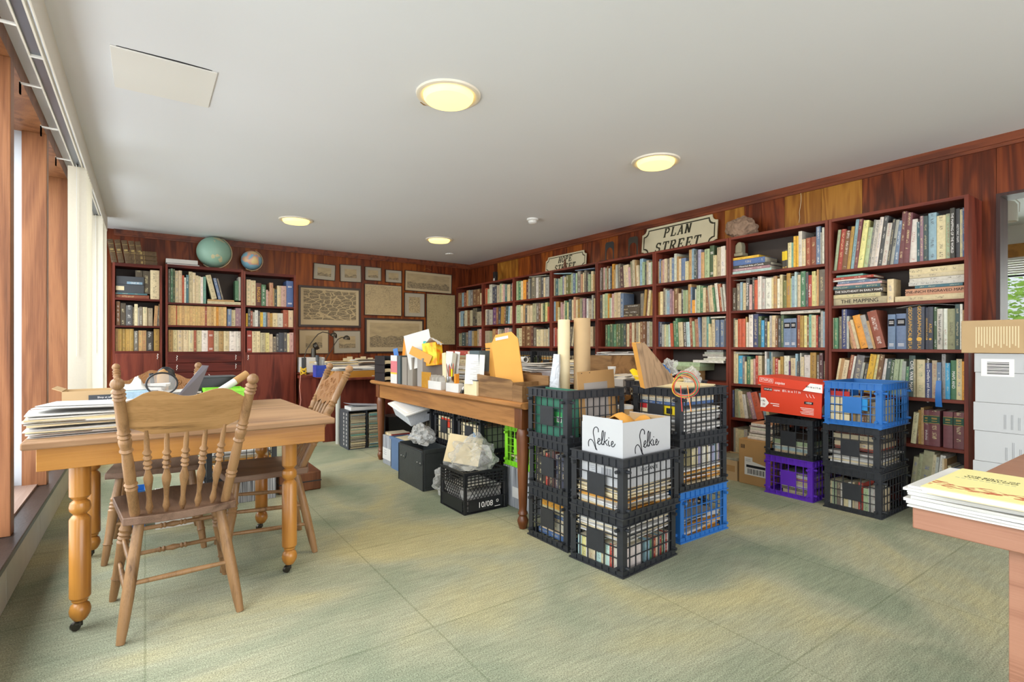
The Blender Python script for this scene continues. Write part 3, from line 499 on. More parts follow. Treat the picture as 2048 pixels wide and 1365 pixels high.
('c', 1, 2, 205, 10.5, 98, "tn:152:95 gb:238:96 tn:322:95 mu:405:94 mu:490:94 mu:570:94 mu:655:94 gb:752:86 tn:832:88 tn:920:88 bk:1065:84 _:1075 mu:1218:95"),
('c', 2, 0, 325, 9.753, 115, "gb:155:96 gn:205:97 fg:245:96 cr:315:92 cr:382:93 rc:426:80 wh:460:74 tl:512:82 cr:588:92 cr:648:90 cr:697:82 cr:742:80 wh:792:78 tg:852:80 @L:cr:875:1560:9 @L:tn:880:1400:5 @_:965 @cr:1070:72:-13^14 @_:1095 @sb:1155:64:-13^14 @_:1165 @gb:1195:64:-13^14 @_:1420 @gn:1490:60^14 @lg:1560:72^14"),
('c', 2, 1, 325, 9.753, 110, "yt:160:96 yt:215:96 yt:265:96 rc:285:95 yt:330:96 yt:375:96 yt:430:96 yt:480:96 yt:530:96 yt:585:96 yt:640:96 yt:690:96 yt:735:96 yt:780:96 yt:830:96 rb:868:96 yt:910:96 yt:955:96 yt:1000:96 yt:1045:96 yo:1095:96 yt:1140:96 yt:1190:96 yt:1250:96 _:1265 sb:1345:87 cr:1425:84 mv:1500:94 mv:1558:94"),
('c', 2, 2, 325, 12.05, 140, "tn:246:88 cr:357:88 cr:492:88 cr:626:88 cr:757:88 rb:816:88 cr:946:88 wh:1097:88 rb:1238:88#_ cr:1362:86 tn:1477:86 cr:1608:86 wh:1778:86 wh:1930:86"),
('c', 3, 0, 485, 8.026, 64, "cr:138:84 cr:215:82 dr:305:75#ENGLISH gn:378:70 pk:410:54 sa:434:50 sa:495:78 tn:512:60 dt:558:58 cr:620:70 pk:706:70 bl:830:88#_"),
('c', 3, 1, 485, 8.026, 60, "ye:88:68 dg:128:92 rb:165:82 lg:200:76 wh:252:86 dg:284:82 ye:330:76 lb:378:76 dg:402:76 sa:440:76 mu:482:72 cr:562:74 wh:655:74 rb:738:93 cr:832:92"),
('c', 3, 2, 485, 8.026, 68, "rd:155:90#_ cr:226:88 cr:287:88 be:370:82 py:433:82 cr:488:77 gb:546:66 dg:588:78 nv:666:83 dg:720:84 cr:756:80 pk:828:84"),
]
ORD = ['first', 'second', 'third', 'fourth', 'fifth', 'sixth', 'seventh', 'eighth', 'ninth', 'tenth'] + ['%dth' % i for i in range(11, 21)] + ['21st', '22nd', '23rd'] + ['%dth' % i for i in range(24, 31)] + ['31st', '32nd', '33rd'] + ['%dth' % i for i in range(34, 41)] + ['41st', '42nd', '43rd'] + ['%dth' % i for i in range(44, 51)] + ['51st', '52nd', '53rd'] + ['%dth' % i for i in range(54, 61)]
ROWN = ['top shelf', 'second shelf', 'third shelf', 'fourth shelf', 'fifth shelf', 'lowest shelf']
BN = {('b', 8): 'doorway bookcase', ('b', 7): 'rock-topped bookcase', ('b', 6): 'PLAN STREET bookcase', ('b', 5): 'bookend-topped bookcase', ('b', 4): 'HOPE STREET bookcase', ('b', 3): 'rust-folder bookcase', ('b', 2): 'purple-book bookcase', ('b', 1): 'corner bookcase', ('c', 1): 'cabinet by the blind', ('c', 2): 'drawer cabinet', ('c', 3): 'narrow cabinet'}
BK = []
rb_ = random.Random(11)
def book_rec(code, t, h, Mx, dp=None, title=None, flat=False, info=None):
    BK.append(dict(code=code, t=t, h=h, M=Mx, dp=dp or min(.225, .58 * h + .035) * rb_.uniform(.92, 1.03), title=title, flat=flat, info=info)); return BK[-1]
RZ90 = Matrix.Rotation(PI / 2, 4, 'Z'); RXm = Matrix.Rotation(-PI / 2, 4, 'X')
for kind, bay, row, cx0, csc, start, spec in SH:
    if kind == 'b':
        rows = ROWZ[bay]; z0 = rows[row]; ztop = (rows[row - 1] - TH) if row else TOPZ - TH; plane = XF + .022
        pos = lambda c: plane / math.tan(yaw_of(cx0 + c / csc)); sgn = -1          # world y, decreasing to the right
        lo = bayY(bay) + TH + .003; hi = bayY(bay) + BW - TH - .003
    else:
        rows = CROW[bay]; z0 = rows[row]; ztop = (rows[row - 1] - .022) if row else CTOP[bay] - .035; plane = YF + .022
        pos = lambda c: plane * math.tan(yaw_of(cx0 + c / csc)); sgn = 1
        lo = CABX[bay][0] + TH + .003; hi = CABX[bay][1] - TH - .003
    O = ztop - z0; x = start; stack = {}; order = 0
    def mtx(p, z, inset, R=Matrix.Identity(4)):
        if kind == 'b': return Matrix.Translation((plane + inset, p, z)) @ R
        return Matrix.Translation((p, plane + inset, z)) @ RZ90 @ R
    for tok in spec.split():
        title = None
        if '#' in tok: tok, title = tok.split('#'); title = title.replace('_', ' ').strip() or '~'
        base = 0
        if '^' in tok: tok, bz = tok.split('^'); base = float(bz) / 100 * O
        tok = tok.lstrip('@')
        p = tok.split(':')
        if p[0] == 'L':
            code = p[1]; a, b, th = float(p[2]), float(p[3]), float(p[4]) / 100 * O
            ya, yb = pos(a), pos(b); key = None
            for s_ in stack:
                if a < s_[1] and b > s_[0]: key = s_
            zz = stack.pop(key) if key else 0.0
            nk = (min(a, key[0]), max(b, key[1])) if key else (a, b)
            stack[nk] = zz + th
            ya, yb = min(max(ya, lo), hi), min(max(yb, lo), hi)
            h = abs(ya - yb); order += 1
            R = RXm if kind == 'b' else RXm
            Mx = mtx(yb, z0 + zz + th / 2 + .0003, rb_.uniform(0, .012), R)
            book_rec(code, th - .0008, h, Mx, dp=min(.235, .72 * h) if h < .3 else .235, title=title, flat=True, info=(kind, bay, row, order))
            x = b; continue
        code = p[0]; xe = float(p[1])
        if code == '_': x = xe; continue
        if len(p) == 4 and float(p[2]) > 101: x, xe, hh, lean = float(p[1]), float(p[2]), float(p[3]), 0
        else: hh = float(p[2]); lean = float(p[3]) if len(p) > 3 else 0
        ya, yb = pos(x), pos(xe); x = xe
        ya, yb = min(max(ya, lo), hi), min(max(yb, lo), hi)
        t = abs(ya - yb) * math.cos(math.radians(lean)); 
        if t < .003: continue
        order += 1
        h = O * hh / 100; inset = rb_.uniform(0, .018)
        a = math.radians(lean)
        h = min(h, (O - .004 - t * abs(math.sin(a)) - base) / math.cos(a))
        # pivot on the lower edge of the side it leans to
        if kind == 'b':
            piv = yb if lean > 0 else ya; s2 = 1 if lean > 0 else -1
            R = Matrix.Rotation(a, 4, 'X') @ Matrix.Translation((0, s2 * t / 2, 0))
            Mx = mtx(piv, z0 + base + .0004, inset, R) if lean else mtx((ya + yb) / 2, z0 + base + .0004, inset)
        else:
            piv = yb if lean > 0 else ya; s2 = 1 if lean > 0 else -1
            R = Matrix.Rotation(a, 4, 'X') @ Matrix.Translation((0, s2 * t / 2, 0))
            Mx = mtx(piv, z0 + base + .0004, inset, R) if lean else mtx((ya + yb) / 2, z0 + base + .0004, inset)
        book_rec(code, t * .965, h, Mx, title=title, info=(kind, bay, row, order))

def shade(hexs, f): return tuple(min(1, c * f) for c in lin(hexs))
def book_mesh(mb, t, h, dp, code, seed, title, pages=True, T=None, low=False):
    r = random.Random(seed); f = r.uniform(.82, 1.12); base = shade(PAL[code][0], f); base = tuple(min(1, b * r.uniform(.95, 1.05) * .88 + .12 * q_) for b, q_ in zip(base, (.34, .29, .2)))
    ink = (.05, .04, .04) if code in LIGHT else r.choice([(.75, .62, .33), (.85, .83, .78), (.8, .7, .4)])
    if code in LIGHT and r.random() < .3: ink = r.choice([(.35, .05, .04), (.06, .1, .3), (.08, .2, .12)])
    al = 0 if title else .1 + .9 * r.random()
    mb.cc = (*base, 1); mb.ik = (*ink, al); hy = t / 2; b = .0025 if t > .012 else .0012
    if low:
        vs = [(0, -hy, 0), (dp, -hy, 0), (dp, hy, 0), (0, hy, 0), (0, -hy, h), (dp, -hy, h), (dp, hy, h), (0, hy, h)]
        uv = [None] * 5 + [[(0, 0), (0, h), (1, h), (1, 0)]]
        mb.add(vs, [(0, 1, 5, 4), (2, 3, 7, 6), (3, 2, 1, 0), (1, 2, 6, 5)], 0, T)
        mb.add([vs[0], vs[4], vs[7], vs[3]], [(0, 1, 2, 3)], 0, T, [[(0, 0), (0, h), (1, h), (1, 0)]])
        mb.cc = (.62, .55, .40, 1); mb.ik = (0, 0, 0, 0)
        mb.add([(0.002, -hy, h), (dp, -hy, h), (dp, hy, h), (0.002, hy, h)], [(0, 1, 2, 3)], 0, T); return
    n = 4 if t > .014 else 1; bulge = min(.004, t * .12)
    outer = [(dp, -hy)] + [(bulge * (1 - math.sin(PI * i / n)) if n > 1 else 0, -hy + t * i / n) for i in range(n + 1)] + [(dp, hy)]
    inner = [(dp, hy - b), (b + bulge, hy - b), (b + bulge, -hy + b), (dp, -hy + b)]
    poly = outer + inner; N = len(poly); vs = [(p, q, 0) for p, q in poly] + [(p, q, h) for p, q in poly]; fs = []; uvs = []
    for i in range(N):
        j = (i + 1) % N; fs.append((j, i, N + i, N + j))
        if 1 <= i < n + 1 and i + 1 <= n + 1:
            u0 = (i - 1) / n; u1 = i / n; uvs.append([(u1, 0), (u0, 0), (u0, h), (u1, h)])
        else: uvs.append(None)
    mb.add(vs, fs, 0, T, uvs)
    # edges of the boards at head and foot
    for z, fl in ((0, 1), (h, 0)):
        A = [(p, q, z) for p, q in poly]; m = len(outer)
        quads = [(0, 1, m + 2, m + 3), (m - 2, m - 1, m, m + 1), tuple([1] + list(range(2, m - 1)) + [m + 1, m + 2])]
        mb.add(A, [q[::-1] if not fl else q for q in quads], 0, T)
def pages_mesh(mb, t, h, dp, T=None):
    b = .0028 if t > .012 else .0013; mb.cc = (.72, .65, .50, 1); mb.ik = (0, 0, 0, 0)
    mb.box(min(.008, dp * .2), dp - .004, -t / 2 + b, t / 2 - b, .003, h - .004, 0, T)
def is_vis(r):
    p = r['M'].translation; d = p.x * math.sin(YAW) + p.y * math.cos(YAW)
    n = Vector((1, 0, 0)) if r['info'][0] == 'b' else Vector((0, 1, 0)); v = Vector((p.x, p.y, 0)).normalized()
    a = r['t'] * r['h'] * F * F / d / d * abs(n.dot(v))
    k, b, row, o = r['info']
    if (k, b, row) in (('b', 7, 5), ('b', 4, 2), ('b', 6, 3)): a *= .3
    if b == 8 and row == 5: a *= .6
    return a
for r in BK: r['a'] = is_vis(r)
BK.sort(key=lambda r: -r['a'])
NIND = 262
stuffmb = MB()
def add_title(o, r):
    t, h = r['t'], r['h']; s = r['title']; code = r['code']
    R = Matrix(((0, 0, -1, 0), (0, -1, 0, 0), (-1, 0, 0, 0), (0, 0, 0, 1)))
    inkm = M['ink'] if code in LIGHT else (M['gold'] if code in ('nv', 'dr') else M['print_white'])
    if s == '~':
        if code in ('sb', 'rd', 'rb', 'fg', 'bl', 'bk'):
            lab = {'sb': 'ink', 'bk': 'labely', 'rd': 'print_white', 'rb': 'print_white', 'fg': 'print_white', 'bl': 'print_white'}[code]
            if code in ('sb', 'bk'): MB().box(-.0006, .002, -t * .42, t * .42, h * (.66 if code == 'sb' else .45), h * (.86 if code == 'sb' else .93)).build('spine_label', M[lab], o)
            for q in ((.16, .80) if code != 'bk' else (.1,)):
                for k in range(3): MB().box(-.0009, .002, -t * .3, t * .3, h * q - .008 * k - .002, h * q - .008 * k + .001).build('lettering', M['print_white'] if code != 'bk' else M['gold'], o)
        return
    size = min(.62 * t, .86 * h / (.60 * max(4, len(s)))) if len(s) < 30 else .5 * t
    tx = text(s, size * 1.25, inkm, o, (-.0008, 0, h * .5), (0, 0, 0), align='CENTER', ext=.0002)
    tx.matrix_local = Matrix.Translation((-.0012, 0, h * .5)) @ R
    if s.startswith('GEOGRAPHICAL') or s == 'ATLAS':
        MB().turned([(.0, 0), (t * .26, 0), (t * .26, 1), (0, 1)], (-.0008, 0, h * .24), (.002, 0, h * .24), 20).build('emblem', M['gold'], o)
M['gold'] = mat('gold_print', 'd8a84a', .5, .3); M['labely'] = mat('yellow_label', 'd9bb24', .5, .3); M['label_green'] = mat('green_spine_label', '274a3a', .5, .3)
for i, r in enumerate(BK):
    kind, bay, row, order = r['info']
    if i < NIND or r['title']:
        mb = MB(); book_mesh(mb, r['t'], r['h'], r['dp'], r['code'], i * 13 + 5, r['title'])
        o = mb.build('book', M['book'], None, smooth=40); o.matrix_world = r['M']
        mp_ = MB(); pages_mesh(mp_, r['t'], r['h'], r['dp']); pg = mp_.build('pages', M['book'], o, smooth=0)
        cn = PAL[r['code']][1]; sz = ('lying ' if r['flat'] else ('leaning ' if abs(r['M'].to_3x3().col[2].z) < .996 else ''))
        side = 'corner' if kind == 'b' else 'window'
        lab = '%s%s book, %s from the %s, %s of the %s' % (sz, cn, ORD[order - 1], side, ROWN[row], BN[(kind, bay)])
        tag(o, lab, 'book', 'books on the %s of the %s' % (ROWN[row], BN[(kind, bay)]))
        if r['title']: add_title(o, r)
        if r['code'] == 'mr' and bay == 8 and row == 4:
            MB().box(-.0008, .003, -r['t'] * .5 - .0004, r['t'] * .5 + .0004, r['h'] * .63, r['h'] * .86).build('spine_label', M['label_green'], o)
            for q in (.64, .85): MB().box(-.0014, .003, -r['t'] * .47, r['t'] * .47, r['h'] * q - .001, r['h'] * q + .001).build('gold_line', M['gold'], o)
            for q in (.70, .76, .79): MB().box(-.0014, .003, -r['t'] * .25, r['t'] * .25, r['h'] * q - .0012, r['h'] * q + .0012).build('gold_line', M['gold'], o)
    else:
        book_mesh(stuffmb, r['t'], r['h'], r['dp'], r['code'], i * 13 + 5, None, T=r['M'], low=True)
o = stuffmb.build('distant_books', M['book'], None, smooth=0)
tag(o, 'the many smaller books filling the farther shelves toward the corner', 'books', 'books on the farther shelves', 'stuff')
# ---------------------------------------------------------------- turned furniture
def table_leg(par, x, y, ztop, m='pine_z'):
    r = .034
    prof = [(.018, .038), (.024, .045), (.033, .062), (.0345, .078), (.030, .096), (.020, .106), (.026, .112), (.026, .118), (r, .128), (r, .428), (.026, .440), (.020, .446), (.025, .452), (.033, .462), (.0345, .476), (.031, .492), (.020, .502), (.026, .508), (r, .518), (r, ztop)]
    o = MB().lathe(prof, 28).build('leg', M[m], par); o.location = (x, y, 0)
    c = MB().lathe([(.009, 0), (.009, .03)], 10, T=Matrix.Translation((0, 0, .016)))
    c.lathe([(.0165, -.007), (.0165, .007)], 16, T=Matrix.Translation((-.014, -.004, .0168)) @ Matrix.Rotation(PI / 2, 4, 'X') @ Matrix.Rotation(.5, 4, 'Y')).box(-.02, .004, -.012, .012, .022, .030)
    q = c.build('caster', M['steel'], o)
t = thing('kitchen_table', 'golden pine table with worn brown top and thick turned legs', 'table', (.18, 3.07, 0), math.radians(1.2))
MB().box(-.555, .555, -.545, .56, .722, .75).build('tabletop', M['worn_top'], t, bevel=.006)
for (a, b, c, d) in ((-.515, .515, -.515, -.495), (-.515, .515, .50, .52), (-.515, -.495, -.495, .50), (.495, .515, -.495, .50)): MB().box(a, b, c, d, .637, .7215).build('apron', M['pine'], t, bevel=.002)
for x, y in ((-.395, -.45), (.385, -.385), (.395, .33), (-.395, .41)): table_leg(t, x, y, .7)

def chair(label, loc, rz, group, back='plain'):
    t = thing('dining_chair', label, 'chair', loc, rz, group)
    # seat: saddle-shaped slab
    def st(u, v):
        wv = .19 + .025 * v; x = (u - .5) * 2 * wv; y = -.20 + .41 * v
        rr = max(0, abs(u - .5) * 2 - .8) * .12 * (1 if v > .8 or v < .15 else 0); dip = -.014 * math.sin(PI * u) * math.sin(PI * min(1, v * 1.1)) + .006 * math.exp(-((u - .5) * 9) ** 2) * v
        y += (-.03 * (2 * u - 1) ** 2 + .01) * (1 if v > .5 else -1) * abs(2 * v - 1)
        return (x, y, .452 + dip)
    MB().grid(14, 12, st, th=.030).build('seat', M['chair_seat'], t, smooth=50, bevel=.003)
    fl = [(.013, 0), (.0155, .06), (.018, .22), (.0215, .23), (.018, .25), (.021, .5), (.023, .58), (.0245, .60), (.020, .62), (.0245, .64), (.020, .66), (.0245, .68), (.020, .70), (.0245, .73), (.020, .76), (.018, .9), (.019, 1)]
    rl = [(.014, 0), (.018, .12), (.021, .35), (.021, .6), (.018, .95), (.018, 1)]
    F0 = {}
    for s in (-1, 1):
        f = (s * .215, .215, 0); fh = (s * .155, .15, .43); r = (s * .198, -.215, 0); rh = (s * .135, -.13, .43)
        MB().turned(fl, f, fh, 18).build('leg', M['chair'], t); MB().turned(rl, r, rh, 16).build('leg', M['chair'], t)
        F0[s] = (Vector(f), Vector(fh), Vector(r), Vector(rh))
    def at(s, k, h): f, fh, r, rh = F0[s]; a, b = ((f, fh) if k == 'f' else (r, rh)); return a.lerp(b, h / .43)
    tp = [(.007, 0), (.009, .08), (.009, .35), (.013, .37), (.009, .39), (.013, .41), (.009, .43), (.0135, .5), (.009, .57), (.013, .59), (.009, .61), (.013, .63), (.009, .65), (.009, .92), (.007, 1)]
    for h in (.19, .30): MB().turned(tp, at(-1, 'f', h), at(1, 'f', h), 12).build('stretcher', M['chair'], t)
    pl = [(.008, 0), (.011, .5), (.008, 1)]
    for s in (-1, 1):
        for h in (.15, .25): MB().turned(pl, at(s, 'r', h), at(s, 'f', h + .02), 12).build('stretcher', M['chair'], t)
    MB().turned(pl, at(-1, 'r', .2), at(1, 'r', .2), 12).build('stretcher', M['chair'], t)
    # back posts
    pp = [(.013, 0), (.017, .04), (.018, .22), (.021, .235), (.017, .25), (.022, .265), (.017, .28), (.019, .30), (.0185, .42), (.016, .50), (.022, .515), (.017, .53), (.019, .55), (.021, .575), (.021, .585), (.016, .60), (.021, .615), (.016, .63), (.021, .645), (.017, .66), (.0185, .70), (.017, .86), (.021, .872), (.016, .884), (.022, .896), (.016, .908), (.0215, .92), (.017, .93), (.012, .938), (.019, .95), (.0215, .968), (.017, .987), (.008, 1.0)]
    P = {}
    for s in (-1, 1):
        a = Vector((s * .150, -.155, .44)); b = Vector((s * .212, -.40, .985)); P[s] = (a, b); MB().turned(pp, a, b, 18).build('back_post', M['chair'], t)
    def pt(s, z): a, b = P[s]; return a.lerp(b, (z - a.z) / (b.z - a.z))
    # crest board, wavy above and below, bowed backwards
    nx = 26; mb = MB(); top = []; bot = []
    for i in range(nx + 1):
        u = i / nx; e = abs(2 * u - 1)
        zt = .925 - .012 * math.cos(PI * 4 * (u - .5)) * (1 if e < .75 else .3) - .028 * max(0, e - .72) / .28
        if back == 'carved': zt = .915 + .030 * math.cos(PI * 2 * (u - .5)) * (1 - .25 * math.cos(PI * 8 * (u - .5)))
        zb = .775 + .035 * max(0, e - .6) / .4 + (0 if back == 'plain' else .01 * math.cos(PI * 6 * u))
        L, R_ = pt(-1, zt), pt(1, zt); p = L.lerp(R_, u); p.y -= .018 * (1 - e * e); top.append((p.x * .965, p.y, zt))
        L, R_ = pt(-1, zb), pt(1, zb); p = L.lerp(R_, u); p.y -= .012 * (1 - e * e); bot.append((p.x * .965, p.y, zb))
    N = 2 * (nx + 1); vs = bot + top + [(x, y + .016, z) for x, y, z in bot + top]; fs = []
    for i in range(nx):
        a, b = i, i + 1; c, d = i + nx + 1, i + nx + 2
        fs += [(b, a, c, d), (N + a, N + b, N + d, N + c), (c, N + c, N + d, d), (a, b, N + b, N + a)]
    fs += [(0, N, N + nx + 1, nx + 1), (nx, nx * 2 + 1, N + 2 * nx + 1, N + nx)]
    mb.add(vs, fs); cb = mb.build('crest_board', M['chair_x'] if back == 'plain' else M['carved'], t, smooth=50)
    if back == 'carved':       # raised pressed scrollwork on the front face
        r = random.Random(3); mb = MB()
        for s in (-1, 1):
            for (cx, cz, rad, n) in ((.05, .85, .028, 1.6), (.10, .87, .022, 1.5), (.10, .82, .02, -1.4), (.145, .85, .018, 1.3), (.03, .895, .016, 1.2), (.03, .81, .016, -1.2)):
                pts = []
                for k in range(14):
                    a = n * 2 * PI * k / 13 + (0 if s > 0 else PI); rr = rad * (1 - .75 * k / 13); x = s * cx + rr * math.cos(a) * s; z = cz + rr * math.sin(a); q = pt(1, z); u = (x + q.x) / (2 * q.x); e = abs(2 * u - 1)
                    pts.append((x, q.y - .015 * (1 - e * e) + .0165, z))
                mb.tube(pts, .0032, 5)
        mb.build('carving', M['carved'], t)
    sp_ = [(.006, 0), (.008, .05), (.013, .10), (.011, .13), (.008, .2), (.010, .32), (.015, .42), (.016, .46), (.010, .52), (.008, .56), (.014, .58), (.009, .60), (.015, .63), (.009, .66), (.015, .69), (.009, .72), (.015, .75), (.009, .78), (.009, .88), (.006, 1)]
    for k in range(5):
        u = (k - 2) / 2; zt = .785 + .02 * max(0, abs(u) - .6); b = pt(-1, zt).lerp(pt(1, zt), .5 + u * .33); b.y -= .004; b.z = zt
        MB().turned(sp_, (u * .105, -.150 - .012 * (1 - abs(u)), .44), b, 14).build('spindle', M['chair'], t)
    return t
M['carved'] = mat('carved_oak', '8a6038', .5, .3, var=.25, vs=60, bump=.5, bs=120)
chair('worn oak spindle-back chair with a plain wavy crest board, near side of the pine table', (.112, 2.615, 0), math.radians(3), 'oak spindle-back chairs')
chair('oak chair with a carved crest at the end of the pine table, facing the blinds', (.53, 3.075, 0), math.radians(88), 'oak spindle-back chairs', 'carved')
chair('oak chair with a carved crest behind the pine table and its tissue box', (.055, 3.50, 0), math.radians(178), 'oak spindle-back chairs', 'carved')

# long oak table
t = thing('library_table', 'long brown oak table with moulded edge and turned legs, heaped with papers', 'table', (1.775, 2.44, 0))
LT = 2.47; WT = .92
MB().prism([(.0, .738), (.012, .727), (.03, .722), (WT - .03, .722), (WT - .012, .727), (WT, .738), (WT, .752), (WT - .012, .76), (.012, .76), (0, .752)], 0, LT, 'y').build('tabletop', M['oak'], t, smooth=30)
MB().box(.05, .07, .10, LT - .10, .60, .7215).build('apron', M['oak'], t); MB().box(WT - .07, WT - .05, .10, LT - .10, .60, .7215).build('apron', M['oak'], t)
MB().box(.10, WT - .1, .05, .07, .60, .7215).build('apron', M['oak'], t); MB().box(.10, WT - .1, LT - .07, LT - .05, .60, .7215).build('apron', M['oak'], t)
for x in (.078, WT - .078):
    for y in (.085, LT - .085):
        o = MB().box(-.037, .037, -.037, .037, .60, .7215).lathe([(.022, 0), (.024, .01), (.032, .035), (.034, .05), (.026, .068), (.022, .078), (.030, .088), (.028, .098), (.023, .108), (.025, .14), (.040, .555), (.037, .585), (.030, .60)], 26).build('leg', M['oak_dark'], t, bevel=.002); o.location = (x, y, 0)
# second, lower work table behind it (its top carries the paper heaps)
t = thing('work_table', 'plain dark work table behind the long oak table, buried in papers and crates', 'table', (2.88, 2.62, 0))
MB().box(0, .92, 0, 2.95, .70, .735).build('tabletop', M['oak'], t, bevel=.003)
for x in (.05, .87):
    for y in (.06, 2.89): MB().box(x - .03, x + .03, y - .03, y + .03, 0, .6995).build('leg', M['oak_dark'], t)
# table in the near corner by the camera
t = thing('side_table', 'reddish-brown worn table at the edge of the picture, carrying a booklet', 'table', (1.366, .43, 0))
MB().box(0, 1.1, -1.4, 0, .701, .75).build('tabletop', M['redwood'], t, bevel=.003)
for x, y in ((.05, -.215), (1.0, -.215), (.05, -1.3), (1.0, -1.3)): MB().box(x, x + .07, y, y + .07, 0, .7005).build('leg', M['redwood'], t, bevel=.002)
# desk and the dark end panel by the framed prints
t = thing('writing_desk', 'dark red desk with a pale steel leg, under the two gooseneck lamps', 'desk', (1.67, 5.80, 0))
MB().box(0, .95, 0, 1.80, .705, .73).build('desktop', M['mahog'], t, bevel=.003)
MB().turned([(.027, 0), (.027, 1)], (.085, .06, 0), (.085, .06, .7045), 20).build('leg', M['grey_leg'], t)
MB().box(-.03, .95, .235, .255, 0, .7045).build('end_panel', M['mahog_z'], t)
MB().box(.08, .85, .26, 1.7, .0, .7045).build('pedestal', M['mahog_z'], t)

# ---------------------------------------------------------------- lattice crates
CL, CW, CH = .44, .335, .285
def crate_meshes(key):
    m = M[key]; hx, hy = CL / 2, CW / 2
    def ring(mb, z0, z1, o, th):
        X, Y = hx + o, hy + o
        for a in ((-X, X, -Y, -Y + th), (-X, X, Y - th, Y), (-X, -X + th, -Y + th, Y - th), (X - th, X, -Y + th, Y - th)): mb.box(a[0], a[1], a[2], a[3], z0, z1)
    rim = MB(); ring(rim, .240, .283, 0, .004); ring(rim, .278, .285, .006, .012); ring(rim, .238, .242, .008, .012)
    n = 10
    for i in range(1, n):
        x = -hx + CL * i / n
        for s in (-1, 1): rim.cbox(x, s * (hy + .003), .26, .003, .007, .036)
    for i in range(1, 8):
        y = -hy + CW * i / 8
        for s in (-1, 1): rim.cbox(s * (hx + .003), y, .26, .007, .003, .036)
    base = MB(); ring(base, .006, .030, 0, .004); ring(base, .0, .007, .007, .016); ring(base, .028, .032, .004, .008)
    for i in range(1, n):
        x = -hx + CL * i / n
        for s in (-1, 1): base.cbox(x, s * (hy + .003), .017, .003, .007, .024)
        base.cbox(x, 0, .005, .006, CW - .01, .004)
    for i in range(1, 8):
        y = -hy + CW * i / 8
        for s in (-1, 1): base.cbox(s * (hx + .003), y, .017, .007, .003, .024)
        base.cbox(0, y, .009, CL - .01, .006, .004)
    def panel(L, n):
        g = MB()
        for i in range(1, n): g.cbox(-L / 2 + L * i / n, 0, .135, .005, .005, .207)
        for z in (.085, .135, .188): g.cbox(0, -.001, z, L - .05, .0075, .0035)
        return g.mesh('side_grid', m, 0)
    post = MB().box(-.0, .034, -.0, .005, .03, .24).box(0, .005, .005, .034, .03, .24)
    for z in (.222, .042):
        post.lathe([(.0085, 0), (.0085, .022)], 12, T=Matrix.Translation((.026, 0, z)) @ Matrix.Rotation(PI / 2, 4, 'X'))
        post.lathe([(.0085, 0), (.0085, .022)], 12, T=Matrix.Translation((0, .026, z)) @ Matrix.Rotation(-PI / 2, 4, 'Y'))
    post.lathe([(.010, -.008), (.010, .002)], 12, T=Matrix.Translation((.016, .016, .0)))
    plate = MB().box(-.055, .055, -.003, .003, .087, .187)
    return dict(rim=rim.mesh('rim', m, 0), base=base.mesh('base', m, 0), gx=panel(CL - .02, 9), gy=panel(CW - .02, 6), post=post.mesh('corner_post', m, 40), plate=plate.mesh('label_plate', m, 0))
CM = {}
def crate(label, corner, z, rz, key='black_worn', group='black lattice crates', L=1.0, tilt=0):
    """corner: the corner of the crate nearest the camera on plan (min x, min y of its own frame)"""
    if key not in CM: CM[key] = crate_meshes(key)
    c = CM[key]; a = math.radians(rz); R = Matrix.Rotation(a, 3, 'Z'); ctr = Vector((corner[0], corner[1], 0)) + R @ Vector((CL / 2 + .008, CW / 2 + .008, 0))
    t = thing('storage_crate', label, 'crate', (ctr.x, ctr.y, z), a, group); t.rotation_euler = (0, math.radians(tilt), a)
    place(c['rim'], 'rim', t); place(c['base'], 'base', t); hx, hy = CL / 2, CW / 2
    place(c['gx'], 'side_grid', t, (0, -hy + .003, 0)); place(c['gx'], 'side_grid', t, (0, hy - .003, 0), (0, 0, PI))
    place(c['gy'], 'side_grid', t, (-hx + .003, 0, 0), (0, 0, -PI / 2)); place(c['gy'], 'side_grid', t, (hx - .003, 0, 0), (0, 0, PI / 2))
    for sx, sy, r in ((-1, -1, 0), (1, -1, PI / 2), (1, 1, PI), (-1, 1, -PI / 2)): place(c['post'], 'corner_post', t, (sx * hx, sy * hy, 0), (0, 0, r))
    place(c['plate'], 'label_plate', t, (-hx - .001, 0, 0), (0, 0, -PI / 2))
    return t
# warped sheets shared by every paper heap
def sheet_mesh(seed, mt, amp=1.0):
    r = random.Random(seed); p = [r.uniform(-1, 1) for _ in range(6)]
    def fn(u, v): return (u - .5, v - .5, amp * (.5 * p[0] * math.sin(2.2 * u + p[1]) + .5 * p[2] * math.sin(2.6 * v + p[3]) + 1.2 * max(0, u + v * p[4] - 1.25) + .3 * p[5] * u * v))
    return MB().grid(6, 6, fn, th=1.0).mesh('sheet', mt, 50)
SHT = {k: [sheet_mesh(i, M[k]) for i in range(3)] for k in ('paper', 'paper_grey', 'cream_paper', 'manila')}
def sheaf(name, label, cat, loc, rz, w, d, h, n, kinds='paper', jit=.012, group=None, seed=0, jr=5):
    r = random.Random(seed + int(loc[0] * 100) + n); t = thing(name, label, cat, loc, rz, group); z = 0
    for i in range(n):
        th = h / n * r.uniform(.7, 1.3); k = r.choice(kinds.split())
        place(r.choice(SHT[k]), 'sheet', t, (r.uniform(-jit, jit), r.uniform(-jit, jit), z + th * .9), (0, 0, math.radians(r.uniform(-jr, jr))), (w * r.uniform(.93, 1), d * r.uniform(.93, 1), th * .88)); z += th
    return t
